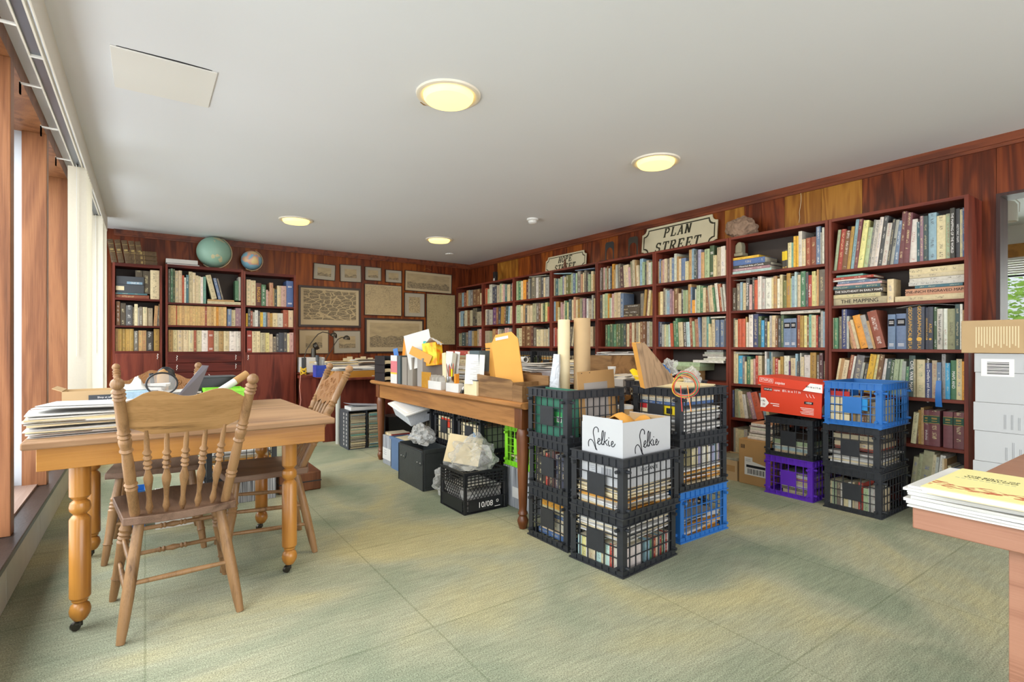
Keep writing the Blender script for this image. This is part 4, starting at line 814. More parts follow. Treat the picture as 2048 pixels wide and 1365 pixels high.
def std_row(label, cat, name, frame, x0, x1, y, z, h, dp, codes, tr, seed, group, along='y', face=-1):
    """thin volumes standing in a crate; spines toward -x (along y) or -y (along x) of the crate frame"""
    r = random.Random(seed); c = Matrix(frame) if not hasattr(frame, 'matrix_basis') else frame.matrix_basis
    x = x0; k = 0
    while x < x1:
        t_ = r.uniform(*tr); code = codes[k % len(codes)] if r.random() < .6 else r.choice(codes); hh = h * r.uniform(.82, 1)
        mb = MB(); book_mesh(mb, t_, hh, dp, code, seed + k, None, low=True)
        o = mb.build(name, M['book'], None, smooth=0)
        T = Matrix.Translation((y, x + t_ / 2, z)) if along == 'y' else Matrix.Translation((x + t_ / 2, y, z)) @ RZ90
        o.matrix_world = c @ T; tag(o, label + ', %s from its near corner' % ORD[min(k, 32)], cat, group); x += t_ + .0012; k += 1
def flat_row(label, cat, name, frame, cx, cy, z, w, d, codes, ths, seed, group):
    r = random.Random(seed); c = frame.matrix_basis
    for k, (code, th) in enumerate(zip(codes, ths)):
        mb = MB(); ww = w * r.uniform(.9, 1); book_mesh(mb, th, ww, d, code, seed + k, None, low=True)
        o = mb.build(name, M['book'], None, smooth=0); o.matrix_world = c @ Matrix.Translation((cx - d / 2, cy - ww / 2 + r.uniform(-.01, .01), z + th / 2)) @ RXm; tag(o, label + ', %s from the bottom' % ORD[k], cat, group); z += th + .0006
    return z
# --- front stack
A1 = crate('dusty black crate on the carpet, lower crate of the front pair', (1.828, 1.700), 0, 5)
A2 = crate('dusty black crate holding the white wine carton, upper crate of the front pair', (1.800, 1.672), .2855, 3.5)
# --- stack beside the turned leg
B = [crate('black crate of videos and books on the carpet beside the turned table leg', (1.822, 2.085), 0, 1), crate('middle black crate of the three beside the turned table leg', (1.822, 2.085), .2855, 0), crate('top black crate of three holding a green folder and a brown panel', (1.815, 2.08), .571, 1)]
# --- stack with the blue crate at its foot
K = [crate('blue crate on the carpet under two black crates', (2.405, 1.815), 0, 0, 'blue_pl', 'blue lattice crates'), crate('middle black crate standing on the blue floor crate', (2.395, 1.81), .2855, 0), crate('top black crate holding folders and a coil of coloured wires', (2.395, 1.81), .571, 0)]
D2 = [crate('lowest black crate behind the stack with the blue floor crate', (2.71, 2.16), 0, 0), crate('middle black crate behind the stack with the blue floor crate', (2.71, 2.16), .2855, 0), crate('top black crate behind the wire coil, with a yellow bag on it', (2.71, 2.16), .571, 0)]
# --- by the bookcases
E1 = crate('purple crate on the carpet in front of the bookcases', (3.79, 1.765), 0, 0, 'purple_pl', 'purple lattice crates')
E2 = crate('black crate standing on the purple crate, red paper box on it', (3.79, 1.765), .2855, 0)
G1 = crate('black crate on the carpet nearest the doorway bookcase'.replace('nearest', 'beside'), (3.775, 1.345), 0, 0)
G2 = crate('black crate under the tilted blue crate, stuffed with envelopes', (3.775, 1.355), .2855, 0)
G3 = crate('blue crate on top of two black crates by the bookcases', (3.755, 1.335), .571, 0, 'blue_pl', 'blue lattice crates')
# --- under and behind the long table
U = [crate('black crate raised under the far half of the long table', (1.98, 4.02), .30, 0), crate('black crate with a red and yellow box under the long table', (1.98, 3.62), .30, 0), crate('black crate with a blue label under the long table beside the lime crate', (1.98, 3.22), .30, 0)]
UB = [crate('black crate on the carpet behind the leather case', (2.02, 4.02), 0, 0), crate('black crate on the carpet behind the plastic bags', (2.02, 3.62), 0, 0), crate('black crate on the carpet hidden behind the milk crate', (2.03, 3.22), 0, 0)]
LG = crate('lime green crate standing on a striped box under the long table', (2.04, 2.66), .275, 0, 'lime_pl', 'lime green crates')
V = [crate('black crate of books standing before the HOPE STREET bookcase', (3.80, 5.00), .7355, 0), crate('black crate of paper bundles standing before the bookend bookcase', (3.80, 4.56), .7355, 0)]
sb1 = thing('striped_box', 'grey striped archive box under the lime green crate', 'box', (2.04, 2.66, 0))
M['stripe'] = mat('grey_striped_board', '8f9196', .7, .1); 
def stripes(m):
    nt = m.node_tree; n = nt.nodes; l = nt.links; p = n['Principled BSDF']; g = n.new('ShaderNodeTexCoord'); mp = n.new('ShaderNodeMapping'); mp.inputs['Scale'].default_value = (170, 170, 2); l.new(g.outputs['Object'], mp.inputs[0])
    q = n.new('ShaderNodeTexNoise'); q.inputs['Scale'].default_value = 1; q.inputs['Detail'].default_value = 1; l.new(mp.outputs[0], q.inputs['Vector']); r = n.new('ShaderNodeValToRGB'); r.color_ramp.elements[0].position = .4; r.color_ramp.elements[0].color = c4('55575c'); r.color_ramp.elements[1].position = .6; r.color_ramp.elements[1].color = c4('b9bbbf'); l.new(q.outputs['Fac'], r.inputs[0]); l.new(r.outputs[0], p.inputs['Base Color'])
stripes(M['stripe'])
MB().box(0, .44, 0, .35, 0, .272).build('box_body', M['stripe'], sb1, bevel=.003); MB().box(-.002, .01, .12, .24, .07, .14).build('paper_label', M['paper'], sb1); MB().box(.10, .25, -.002, .01, .05, .12).build('paper_label', M['paper'], sb1)

# contents of the crates
std_row('video case in the middle crate beside the turned leg', 'video', 'video_case', B[1], -.15, .135, -.20, .012, .215, .13, ['bk', 'dr', 'bk', 'nv', 'yo', 'bk', 'rd'], (.022, .032), 21, 'video cases in the middle crate')
std_row('grey magazine in the crate beside the turned leg', 'magazine', 'magazine', B[1], -.05, .20, -.15, .012, .2, .2, ['gy', 'dg', 'lg', 'gy'], (.006, .01), 22, 'magazines in the middle crate', 'x')
flat_row('book lying in the floor crate beside the turned leg', 'book', 'book', B[0], 0, 0, .013, .27, .33, ['bl', 'cr', 'wh', 'cr', 'bl', 'cr', 'yo', 'sa', 'rd'], [.03, .022, .04, .02, .02, .03, .03, .02, .02], 23, 'books in the floor crate beside the turned leg')
std_row('paperback in the lower front crate', 'book', 'book', A1, -.14, .13, -.20, .013, .13, .17, ['cr', 'wh', 'py', 'lc', 'wh', 'cr', 'rd'], (.012, .03), 24, 'books in the lower front crate')
std_row('pamphlet at the side of the lower front crate', 'pamphlet', 'pamphlet', A1, -.01, .19, -.145, .013, .12, .14, ['lb', 'cr', 'gn', 'lc', 'rd', 'wh'], (.01, .02), 25, 'pamphlets in the lower front crate', 'x')
def incrate(fr, x, y, z): v = fr.matrix_basis @ Vector((x, y, z)); return tuple(v)
sheaf('paper_sheaf', 'white and cream papers on top of the books in the lower front crate', 'papers', incrate(A1, 0, 0, .15), A1.rotation_euler.z, .40, .29, .085, 12, 'paper paper cream_paper')
sheaf('paper_sheaf', 'buff envelopes in the bottom of the crate with the wine carton', 'papers', incrate(A2, 0, 0, .014), A2.rotation_euler.z, .40, .29, .11, 14, 'manila cream_paper cream_paper paper')
sheaf('paper_sheaf', 'grey clothbound papers filling the top crate with the wire coil', 'papers', incrate(K[2], 0.02, 0, .014), 0, .38, .28, .15, 14, 'paper_grey cream_paper paper_grey paper')
sheaf('paper_sheaf', 'buff and white folders in the middle crate above the blue crate', 'papers', incrate(K[1], 0, 0, .014), 0, .39, .29, .10, 10, 'manila paper cream_paper')
std_row('folder in the crate above the blue floor crate', 'folder', 'folder', K[1], -.08, .19, -.14, .118, .12, .22, ['wh', 'lb', 'cr', 'wh', 'lv'], (.012, .025), 27, 'folders in the middle crate above the blue crate', 'x')
sheaf('paper_sheaf', 'dark papers low in the blue floor crate', 'papers', incrate(K[0], 0, 0, .014), 0, .38, .28, .10, 8, 'paper_grey manila')
for i, c_ in enumerate(D2[1:] + [D2[0]]): sheaf('paper_sheaf', ['grey papers in the middle crate behind the blue-footed stack', 'cream papers in the top crate behind the wire coil', 'brown papers in the lowest crate behind the blue-footed stack'][i], 'papers', incrate(c_, 0, 0, .014), 0, .38, .28, .2, 14, 'paper_grey cream_paper manila')
std_row('volume in the upper blue crate', 'book', 'book', G3, -.15, .14, -.16, .013, .17, .2, ['be', 'gb', 'tn', 'be', 'br', 'gb', 'cr', 'br'], (.009, .02), 28, 'volumes in the blue crate on the black crates')
sheaf('paper_sheaf', 'cream and white envelopes in the crate under the blue crate', 'papers', incrate(G2, 0, 0, .014), 0, .39, .29, .09, 10, 'cream_paper paper paper_grey')
flat_row('book lying in the crate under the blue crate', 'book', 'book', G2, 0, .0, .115, .26, .30, ['rd', 'cr', 'gb', 'cr', 'dr'], [.018, .03, .02, .03, .025], 29, 'books in the crate under the blue crate')
std_row('book in the floor crate by the doorway bookcase', 'book', 'book', G1, -.15, .14, -.19, .013, .19, .17, ['cr', 'wh', 'gb', 'pg', 'cr', 'be', 'rd', 'lg'], (.012, .028), 30, 'books in the floor crate by the doorway bookcase')
flat_row('pale book in the crate on the purple crate', 'book', 'book', E2, 0, 0, .013, .28, .36, ['cr', 'lc', 'wh', 'pg', 'bk'], [.03, .022, .02, .03, .02], 31, 'books in the crate on the purple crate')
flat_row('paperback lying in the purple crate', 'book', 'book', E1, 0, -.03, .013, .22, .34, ['cr', 'gb', 'wh', 'cr', 'sa', 'wh', 'gy'], [.03, .02, .022, .03, .02, .02, .02], 32, 'paperbacks in the purple crate')
for i, c_ in enumerate(U): std_row(['worn book in the farthest raised crate', 'book in the raised crate with the red box', 'pale book in the raised crate by the lime crate'][i], 'book', 'book', c_, -.13, .13, -.17, .013, .2, .2, [['be', 'gb', 'br', 'cr'], ['rd', 'cr', 'be', 'yo'], ['pg', 'cr', 'be', 'mv', 'cr']][i], (.03, .045), 40 + i, 'books in the raised crates under the long table')
std_row('book in the crate before HOPE STREET bookcase', 'book', 'book', V[0], -.15, .12, -.18, .013, .225, .2, ['pg', 'lc', 'wh', 'cr', 'ye', 'lv', 'bk', 'dg', 'bk', 'wh'], (.02, .032), 50, 'books in the crate before the HOPE STREET bookcase')
sheaf('paper_sheaf', 'tied bundles of old papers in the crate before the bookend bookcase', 'papers', incrate(V[1], 0, 0, .014), 0, .38, .28, .22, 12, 'cream_paper paper_grey manila')
sheaf('paper_sheaf', 'papers at the bottom of the lime green crate', 'papers', incrate(LG, 0, 0, .014), 0, .36, .26, .12, 7, 'paper cream_paper')
# ---------------------------------------------------------------- helpers that turn a direction of sight into a place in the room
def _ray(px, py):
    u = (px - 1024) / F; return Vector((math.sin(YAW) + u * math.cos(YAW), math.cos(YAW) - u * math.sin(YAW), (HY - py) / F))
def wz(px, py, z): r = _ray(px, py); return Vector((0, 0, HC)) + r * ((z - HC) / r.z)
def wy(px, py, y): r = _ray(px, py); return Vector((0, 0, HC)) + r * (y / r.y)
def wx(px, py, x): r = _ray(px, py); return Vector((0, 0, HC)) + r * (x / r.x)
TZ = .76; KZ = .75
RXF = lambda a=0: (PI / 2, 0, a)          # text upright, facing -y when a = 0

# ---------------------------------------------------------------- framed prints on the back wall
def printmat(name, bgc, inkc, mode, seed):
    m, nt, p, n, l = nodes(name); g = n.new('ShaderNodeTexCoord')
    def noise(s, d=6, loc=(0, 0, 0), sc=(1, 1, 1)):
        mp = n.new('ShaderNodeMapping'); mp.inputs['Location'].default_value = (seed * 3.1 + loc[0], loc[1], seed + loc[2]); mp.inputs['Scale'].default_value = sc; l.new(g.outputs['Object'], mp.inputs[0])
        q = n.new('ShaderNodeTexNoise'); q.inputs['Scale'].default_value = s; q.inputs['Detail'].default_value = d; l.new(mp.outputs[0], q.inputs['Vector']); return q.outputs['Fac']
    def M2(op, a, b, c=None):
        q = n.new('ShaderNodeMath'); q.operation = op
        for i, t in enumerate((a, b, c)):
            if t is None: continue
            if isinstance(t, (int, float)): q.inputs[i].default_value = t
            else: l.new(t, q.inputs[i])
        return q.outputs[0]
    if mode == 'map':
        v = n.new('ShaderNodeTexVoronoi'); v.feature = 'DISTANCE_TO_EDGE'; v.inputs['Scale'].default_value = 14; mp = n.new('ShaderNodeMapping'); mp.inputs['Scale'].default_value = (.6, 1, 1.5); mp.inputs['Rotation'].default_value = (0, .5, 0); l.new(g.outputs['Object'], mp.inputs[0]); l.new(mp.outputs[0], v.inputs['Vector'])
        fac = M2('MULTIPLY', M2('GREATER_THAN', v.outputs['Distance'], .06), M2('MULTIPLY_ADD', noise(70), 1.5, -.15))
    elif mode == 'plan': fac = M2('MULTIPLY', M2('GREATER_THAN', noise(60, 3), .5), M2('MULTIPLY_ADD', noise(6, 2), 1.6, -.45))
    else:
        s = n.new('ShaderNodeSeparateXYZ'); l.new(g.outputs['Object'], s.inputs[0])
        hz = M2('MULTIPLY_ADD', noise(9, 3, sc=(1, 1, 0)), .12, -.08)
        fac = M2('MULTIPLY', M2('LESS_THAN', s.outputs['Z'], hz), M2('MULTIPLY_ADD', noise(45, 5, sc=(1, 1, 2.4)), 1.8, -.35)); fac = M2('MAXIMUM', fac, M2('MULTIPLY_ADD', noise(7, 4, sc=(1, 1, 3)), .8, -.25))
    mx = n.new('ShaderNodeMix'); mx.data_type = 'RGBA'; mx.clamp_factor = True; l.new(fac, mx.inputs['Factor']); mx.inputs['A'].default_value = c4(bgc); mx.inputs['B'].default_value = c4(inkc); l.new(mx.outputs['Result'], p.inputs['Base Color']); p.inputs['Roughness'].default_value = .6
    return m
M['mat_cream'] = mat('aged_cream_mount', 'b7a688', .8, .1, var=.05, vs=6); M['mat_grey'] = mat('aged_grey_mount', 'a49c8c', .8, .1, var=.05, vs=6)
M['frame_d'] = mat('dark_brown_picture_frame', '33221a', .4, .4); M['frame_l'] = mat('thin_brown_frame', '5b3f2a', .4, .4)
def picture(label, px0, py0, px1, py1, fw, mount, mode, inset, tilt=0, ink='4a4238', bgc='b09c76', seed=1, frame='frame_d'):
    a = wy(px0, py0, YB - .03); b = wy(px1, py1, YB - .03); w_, h_ = b.x - a.x, a.z - b.z
    t = thing('framed_print', label, 'picture', ((a.x + b.x) / 2, YB - .0065, (a.z + b.z) / 2), 0, 'framed prints on the back wall'); t.rotation_euler = (0, math.radians(tilt), 0)
    X, Zh = w_ / 2, h_ / 2
    for q in ((-X, X, Zh - fw, Zh), (-X, X, -Zh, -Zh + fw), (-X, -X + fw, -Zh + fw, Zh - fw), (X - fw, X, -Zh + fw, Zh - fw)): MB().box(q[0], q[1], -.024, -.001, q[2], q[3]).build('frame_rail', M[frame], t, bevel=.0015)
    MB().box(-X + fw, X - fw, -.012, -.002, -Zh + fw, Zh - fw).build('mount', M[mount], t)
    ix, iz = X * inset[0], Zh * inset[1]; oz = inset[2] * Zh if len(inset) > 2 else 0
    pm = printmat('engraving', bgc, ink, mode, seed)
    o = MB().box(-ix, ix, -.0135, -.0115, -iz, iz).build('engraving', pm, t); o.location.z = oz
picture('small tilted landscape print, first of the top row, by the narrow cabinet', 627, 526, 671, 562, .007, 'mat_grey', 'view', (.62, .52), 2, seed=1)
picture('small landscape print in a thin frame, second of the top row of prints', 680, 528, 723, 566, .007, 'mat_grey', 'view', (.55, .5), -1, seed=2)
picture('small print with a dark hill, third of the top row of prints', 730, 533, 763, 563, .006, 'mat_grey', 'view', (.62, .55), 0, seed=3)
picture('small print with a white building, fourth of the top row of prints', 771, 539, 804, 567, .006, 'mat_grey', 'view', (.6, .55), 0, seed=4)
picture('wide panoramic harbour print hanging from a string near the corner', 810, 541, 904, 588, .008, 'mat_cream', 'view', (.9, .72), 1, seed=5)
picture('large dark-framed map of streets, biggest on the back wall', 597, 570, 722, 656, .030, 'mat_cream', 'map', (.84, .72, .08), 0, seed=6, ink='2e2a24')
picture('pale city plan in a thin dark frame beside the large street map', 729, 567, 804, 633, .008, 'mat_cream', 'plan', (.94, .9), 0, seed=7, ink='756850')
picture('narrow grey-mounted map between the pale plan and the tall plan', 809, 585, 850, 635, .007, 'mat_grey', 'plan', (.55, .66), 0, seed=8, ink='3c3830')
picture('tall aged plan without much border in the corner beside the bookcases', 853, 587, 911, 690, .006, 'mat_cream', 'plan', (.97, .97), 0, seed=9, ink='7a6c4c', bgc='a8986f')
picture('dark-framed long view of a city across water, below the pale plan', 730, 636, 848, 706, .026, 'mat_cream', 'view', (.84, .70, .04), 0, seed=10)
picture('cream-mounted print of twin buildings behind the gooseneck lamps', 598, 659, 658, 708, .009, 'mat_cream', 'view', (.55, .5), 0, seed=11, frame='frame_l')
picture('grey-mounted coastal print behind the lower gooseneck lamp', 667, 661, 722, 707, .009, 'mat_grey', 'view', (.6, .52, -.02), -1, seed=12, frame='frame_l')
nl = wy(857, 541, YB - .04); q = MB().tube([(nl.x - .07, YB - .02, nl.z + .005), (nl.x - .02, YB - .02, nl.z + .035), (nl.x + .06, YB - .02, nl.z + .0)], .0015, 5).build('hanging_string', M['cardboard']); tag(q, 'short string above the panoramic harbour print', 'string')

# ---------------------------------------------------------------- on top of the cabinets
M['leather'] = mat('tooled_brown_leather', '5a452c', .5, .35, var=.35, vs=50, bump=.3, bs=90); M['gilt'] = mat('worn_gilt', '9a8350', .5, .4, .2)
zt = CTOP[1]
def leather(label, T, t_, h, dp):
    mb = MB(); mb.cc = (*lin('5d482e'), 1); o = mb; book_mesh(mb, t_, h, dp, 'db', int(t_ * 1e4) + int(h * 100), None); o = mb.build('book', M['leather'], None, smooth=40)
    mp_ = MB(); pages_mesh(mp_, t_, h, dp); mp_.build('pages', M['book'], o, smooth=0)
    for q in (.12, .3, .45, .66, .8, .93): MB().box(-.0035, .004, -t_ * .47, t_ * .47, h * q, h * q + .004).build('raised_band', M['gilt'] if q in (.45, .8) else M['leather'], o)
    MB().box(-.0012, .003, -t_ * .3, t_ * .3, h * .52, h * .60).build('emblem', M['gilt'], o)
    o.matrix_world = T; tag(o, label, 'book', 'leather volumes on the cabinet by the blind'); return o
for i, c in enumerate((-.312, -.248, -.184, -.120, -.060)):
    leather('leaning tooled leather volume, %s of five from the window, on top of the cabinet' % ORD[i], Matrix.Translation((c, YF + .03, zt + .0006)) @ RZ90 @ Matrix.Rotation(math.radians(-9), 4, 'X') @ Matrix.Translation((0, -.028, 0)), .052, .262, .17)
for i in range(3): leather('leather volume lying flat on the cabinet by the blind, %s from the top' % ORD[2 - i], Matrix.Translation((.118 - .004 * i, YF + .03, zt + .027 + i * .0535)) @ RZ90 @ RXm, .051, .262, .17)
t = thing('video_player', 'grey boxed electronic device in the cabinet beside the blind', 'device box', (-.27, YF + .03, CROW[1][0] + .062))
MB().box(0, .262, 0, .2, .098, .19).build('upper_case', M['dark_grey'], t, bevel=.003); MB().box(0, .262, .0, .2, 0, .097).build('lower_case', M['dark_grey'], t, bevel=.003)
MB().box(.10, .245, -.003, .002, .102, .13).build('display_strip', mat('pale_blue_label', '7f9bb0', .5, .3), t); text('OLE 30', .026, M['print_white'], t, (.175, -.0045, .116), RXF()); MB().box(.0, .075, -.003, .002, .028, .075).build('paper_label', M['cream_paper'], t)
b0 = wy(331, 514, YF + .06)
t = thing('boxed_atlas', 'white slipcased volume lying on the drawer cabinet beside the large globe', 'book', (b0.x + .004, YF + .05, CTOP[2] + .0005))
MB().box(.02, .345, 0, .2, 0, .020).build('lower_volume', M['black'], t); MB().box(.012, .340, -.001, .2, .004, .016).build('pages', M['paper'], t); MB().box(0, .325, -.005, .2, .0205, .072).build('slipcase', M['paper'], t, bevel=.002)
def globe(label, px, py, rpx, col, land, tilt, seed, cabz):
    d_ = YF + .16; c = wy(px, py, d_); r = rpx / F * d_ * .86
    m, nt, p, n, l = nodes('globe_map'); g = n.new('ShaderNodeTexCoord'); q = n.new('ShaderNodeTexNoise'); q.inputs['Scale'].default_value = 5.5; q.inputs['Detail'].default_value = 7; mp = n.new('ShaderNodeMapping'); mp.inputs['Location'].default_value = (seed, 0, 0); l.new(g.outputs['Object'], mp.inputs[0]); l.new(mp.outputs[0], q.inputs['Vector'])
    rp_ = n.new('ShaderNodeValToRGB'); e = rp_.color_ramp.elements; e[0].position = .58; e[0].color = c4(col); e[1].position = .60; e[1].color = c4(land[0]); k = e.new(.68); k.color = c4(land[1]); l.new(q.outputs['Fac'], rp_.inputs[0]); l.new(rp_.outputs[0], p.inputs['Base Color']); p.inputs['Roughness'].default_value = .4
    t = thing('desk_globe', label, 'globe', (c.x, d_, cabz)); hz = c.z - cabz
    MB().lathe([(r * math.sin(PI * i / 24) if 0 < i < 24 else 0, -r * math.cos(PI * i / 24)) for i in range(25)], 36, T=Matrix.Translation((0, 0, hz)) @ Matrix.Rotation(math.radians(tilt), 4, 'Y')).build('sphere', m, t, smooth=60)
    pts = []
    for i in range(19): a = math.radians(-95 + 185 * i / 18 + 0); pts.append((math.sin(a + PI / 2) * 0 + (r + .012) * math.cos(math.radians(-100 + 190 * i / 18 - tilt)), 0, hz + (r + .012) * math.sin(math.radians(-100 + 190 * i / 18 - tilt))))
    mb = MB()
    for a, b in zip(pts, pts[1:]): mb.add([(a[0], -.009, a[2]), (b[0], -.009, b[2]), (b[0], .009, b[2]), (a[0], .009, a[2])] + [((p_[0]) * .965, y_, hz + (p_[2] - hz) * .965) for p_, y_ in ((a, -.009), (b, -.009), (b, .009), (a, .009))], [(0, 1, 2, 3), (7, 6, 5, 4), (0, 4, 5, 1), (3, 2, 6, 7)])
    mb.build('meridian_arm', M['cream_paper'], t)
    MB().lathe([(.075, 0), (.075, .006), (.06, .012), (.02, .018), (.012, max(.02, hz - r - .012))], 24).build('base', M['oak_box'], t)
globe('large pale green globe on the drawer cabinet', 428, 505, 31, '8fb3a2', ('c9bf9a', 'b6b48c'), 25, 2.2, CTOP[2])
globe('small blue globe with pink land on the narrow cabinet', 503, 521, 20, '7fb0c4', ('d69a8c', 'd8c18a'), 20, 7.7, CTOP[3])

# ---------------------------------------------------------------- on top of the bookcases
def glyph(mb, ch, x, z, w, h, st, y0, y1, sh):
    s = st; th = s * .42
    def bar(a, b, wd):
        (ax, az), (bx, bz) = a, b; dx, dz = bx - ax, bz - az; L = math.hypot(dx, dz) or 1; nx_, nz_ = -dz / L * wd / 2, dx / L * wd / 2
        poly = [(x + (px_ * w + nn) + sh * (pz_ * h + mm), z + pz_ * h + mm) for (px_, pz_, nn, mm) in ((ax, az, -nx_, -nz_), (bx, bz, -nx_, -nz_), (bx, bz, nx_, nz_), (ax, az, nx_, nz_))]
        mb.prism(poly, y0, y1, 'y')
    def V(xx, a=0, b=1): bar((xx, a), (xx, b), s)
    def Sf(xx, zz, ww=.34): bar((xx - ww / 2, zz), (xx + ww / 2, zz), th)
    def arc(cx, cz, rx, rz, a0, a1, n=9):
        for i in range(n):
            a, b = math.radians(a0 + (a1 - a0) * i / n), math.radians(a0 + (a1 - a0) * (i + 1) / n)
            bar((cx + rx * math.cos(a), cz + rz * math.sin(a)), (cx + rx * math.cos(b), cz + rz * math.sin(b)), s * .85 if abs(math.cos((a + b) / 2)) > .5 else s * .6)
    e = .04
    if ch == 'H': V(.2); V(.8); bar((.2, .5), (.8, .5), th * 1.2); [Sf(q, z_) for q in (.2, .8) for z_ in (e, 1 - e)]
    if ch == 'O': arc(.5, .5, .4, .46, 0, 360, 16)
    if ch in 'PR': V(.2); Sf(.2, e, .4); Sf(.12, 1 - e, .3); arc(.5, .74, .32, .24, -90, 90); bar((.2, .97), (.5, .97), th); bar((.2, .5), (.5, .5), th)
    if ch == 'R': bar((.5, .5), (.85, .04), s); Sf(.9, e, .25)
    if ch in 'EL': V(.25); bar((.05, e), (.88, e), th * 1.3); bar((.88, e), (.88, .3), th * 1.3)
    if ch == 'L': Sf(.25, 1 - e, .4)
    if ch == 'E': bar((.05, 1 - e), (.88, 1 - e), th * 1.3); bar((.88, 1 - e), (.88, .74), th * 1.3); bar((.25, .5), (.65, .5), th); bar((.65, .38), (.65, .62), th)
    if ch == 'A': bar((.12, .04), (.5, .96), s * .6); bar((.5, .96), (.86, .04), s); bar((.28, .36), (.72, .36), th); Sf(.12, e); Sf(.86, e); Sf(.45, 1 - e, .25)
    if ch == 'N': V(.2); V(.82); bar((.18, .96), (.82, .05), s); Sf(.2, e, .34); Sf(.14, 1 - e, .34); Sf(.82, 1 - e, .34)
    if ch == 'T': V(.5); bar((.05, 1 - e), (.95, 1 - e), th * 1.3); Sf(.5, e, .4); bar((.07, 1), (.07, .74), th * 1.2); bar((.93, 1), (.93, .74), th * 1.2)
    if ch == 'S': arc(.5, .74, .32, .22, 30, 270); arc(.5, .27, .34, .23, -150, 90); bar((.82, .98), (.82, .7), th * 1.2); bar((.14, .02), (.14, .32), th * 1.2)
M['signface'] = mat('aged_cream_sign_paint', 'cfc5a6', .55, .3, var=.08, vs=7); M['signink'] = mat('dark_olive_lettering', '3a372a', .6, .2)
def sign(label, y_mid, z0, W_, H_, lines, rot, cell):
    t = thing('street_sign', label, 'sign', (XR - .045, y_mid, z0), -PI / 2, 'cream street signs'); t.rotation_euler = (math.radians(-4), math.radians(rot), -PI / 2)
    c = .20 * H_; X = W_ / 2
    def corner(cx, cz, sx, sz):
        r = c; seq = [(cx + sx * 0, cz + sz * r), (cx + sx * .35 * r, cz + sz * r * .95), (cx + sx * .75 * r, cz + sz * r * .72), (cx + sx * .95 * r, cz + sz * r * .35), (cx + sx * r, cz)]
        return seq
    def board(X, a, b): return corner(-X, a, 1, 1) + corner(X, a, -1, 1)[::-1] + corner(X, b, -1, -1) + corner(-X, b, 1, -1)[::-1]
    MB().prism(board(X, 0, H_), -.012, 0, 'y').build('sign_board', M['signface'], t)
    m_ = .022 * H_ / .3; b1 = board(X - m_, m_, H_ - m_); ins = board(X - m_ * 1.55, m_ * 1.55, H_ - m_ * 1.55); n = len(b1); mb = MB()
    vs = [(p, -.0128, q) for p, q in b1] + [(p, -.0128, q) for p, q in ins]; mb.add(vs, [(i, (i + 1) % n, n + (i + 1) % n, n + i) for i in range(n)]); mb.build('painted_border', M['signink'], t, smooth=0)
    for li, (s_, zc_, hh) in enumerate(lines):
        cw = cell * hh; tot = len(s_) * cw
        for i, ch in enumerate(s_): mb = MB(); glyph(mb, ch, -tot / 2 + i * cw, zc_, cw * .80, hh, hh * .20, -.0145, -.0118, .22); mb.build('letter', M['signink'], t, smooth=0)
sign('large cream street sign reading PLAN STREET leaning on the wall', 3.44 * 1.0, TOPZ + .002, .93, .315, [('PLAN', .180, .095), ('STREET', .030, .105)], 0, .92)
sign('smaller cream street sign reading HOPE STREET with a dark figurine before it', 5.20, TOPZ + .002, .80, .235, [('HOPE', .128, .078), ('STREET', .026, .080)], 0, .88)
def fig(): # dark statuette before the HOPE STREET sign
    y = (XF + .12) / math.tan(yaw_of(1130)); t = thing('statuette', 'small dark statuette standing before the HOPE STREET sign', 'statuette', (XF + .12, y, TOPZ + .001))
    MB().lathe([(.030, 0), (.030, .008), (.022, .012), (.024, .02)], 16).build('base', M['black'], t); MB().lathe([(.020, .012), (.026, .03), (.018, .06), (.020, .085), (.012, .098), (.007, .104), (.012, .118), (.010, .13), (0, .136)], 14).build('figure', M['oak_dark'], t)
fig()
def bookend(px, h, key, lab):
    x = XF + .10; y = x / math.tan(yaw_of(px)); t = thing('bookend', lab, 'bookend', (x, y, TOPZ + .001), -PI / 2, 'metal bookends'); w_ = .068
    outer = [(-w_, 0), (-w_, h - .02), (-w_ + .02, h), (w_ - .02, h), (w_, h - .02), (w_, 0)]
    arch = [(w_ - .016, 0), (w_ - .016, h * .45)] + [((w_ - .016) * math.cos(math.radians(a)), h * .45 + .06 * math.sin(math.radians(a))) for a in range(15, 180, 15)] + [(-w_ + .016, h * .45), (-w_ + .016, 0)]
    MB().prism(outer + arch, 0, .0025, 'y').build('upright_plate', M[key], t); MB().box(-w_, w_, -.11, 0, 0, .0018).build('foot_plate', M[key], t)
bookend(1219, .225, 'black', 'black arched metal bookend on the bookcase between the two street signs'); bookend(1266, .225, 'steel', 'grey arched metal bookend beside the PLAN STREET sign')
x = XF + .1; y = x / math.tan(yaw_of(988)); t = thing('small_box', 'small black box on the bookcases near the corner', 'box', (x, y, TOPZ + .001)); MB().box(0, .05, -.03, .03, 0, .16).build('box_body', M['black'], t, bevel=.002); MB().box(-.0012, .002, -.02, .02, .02, .06).build('paper_label', M['paper_grey'], t)
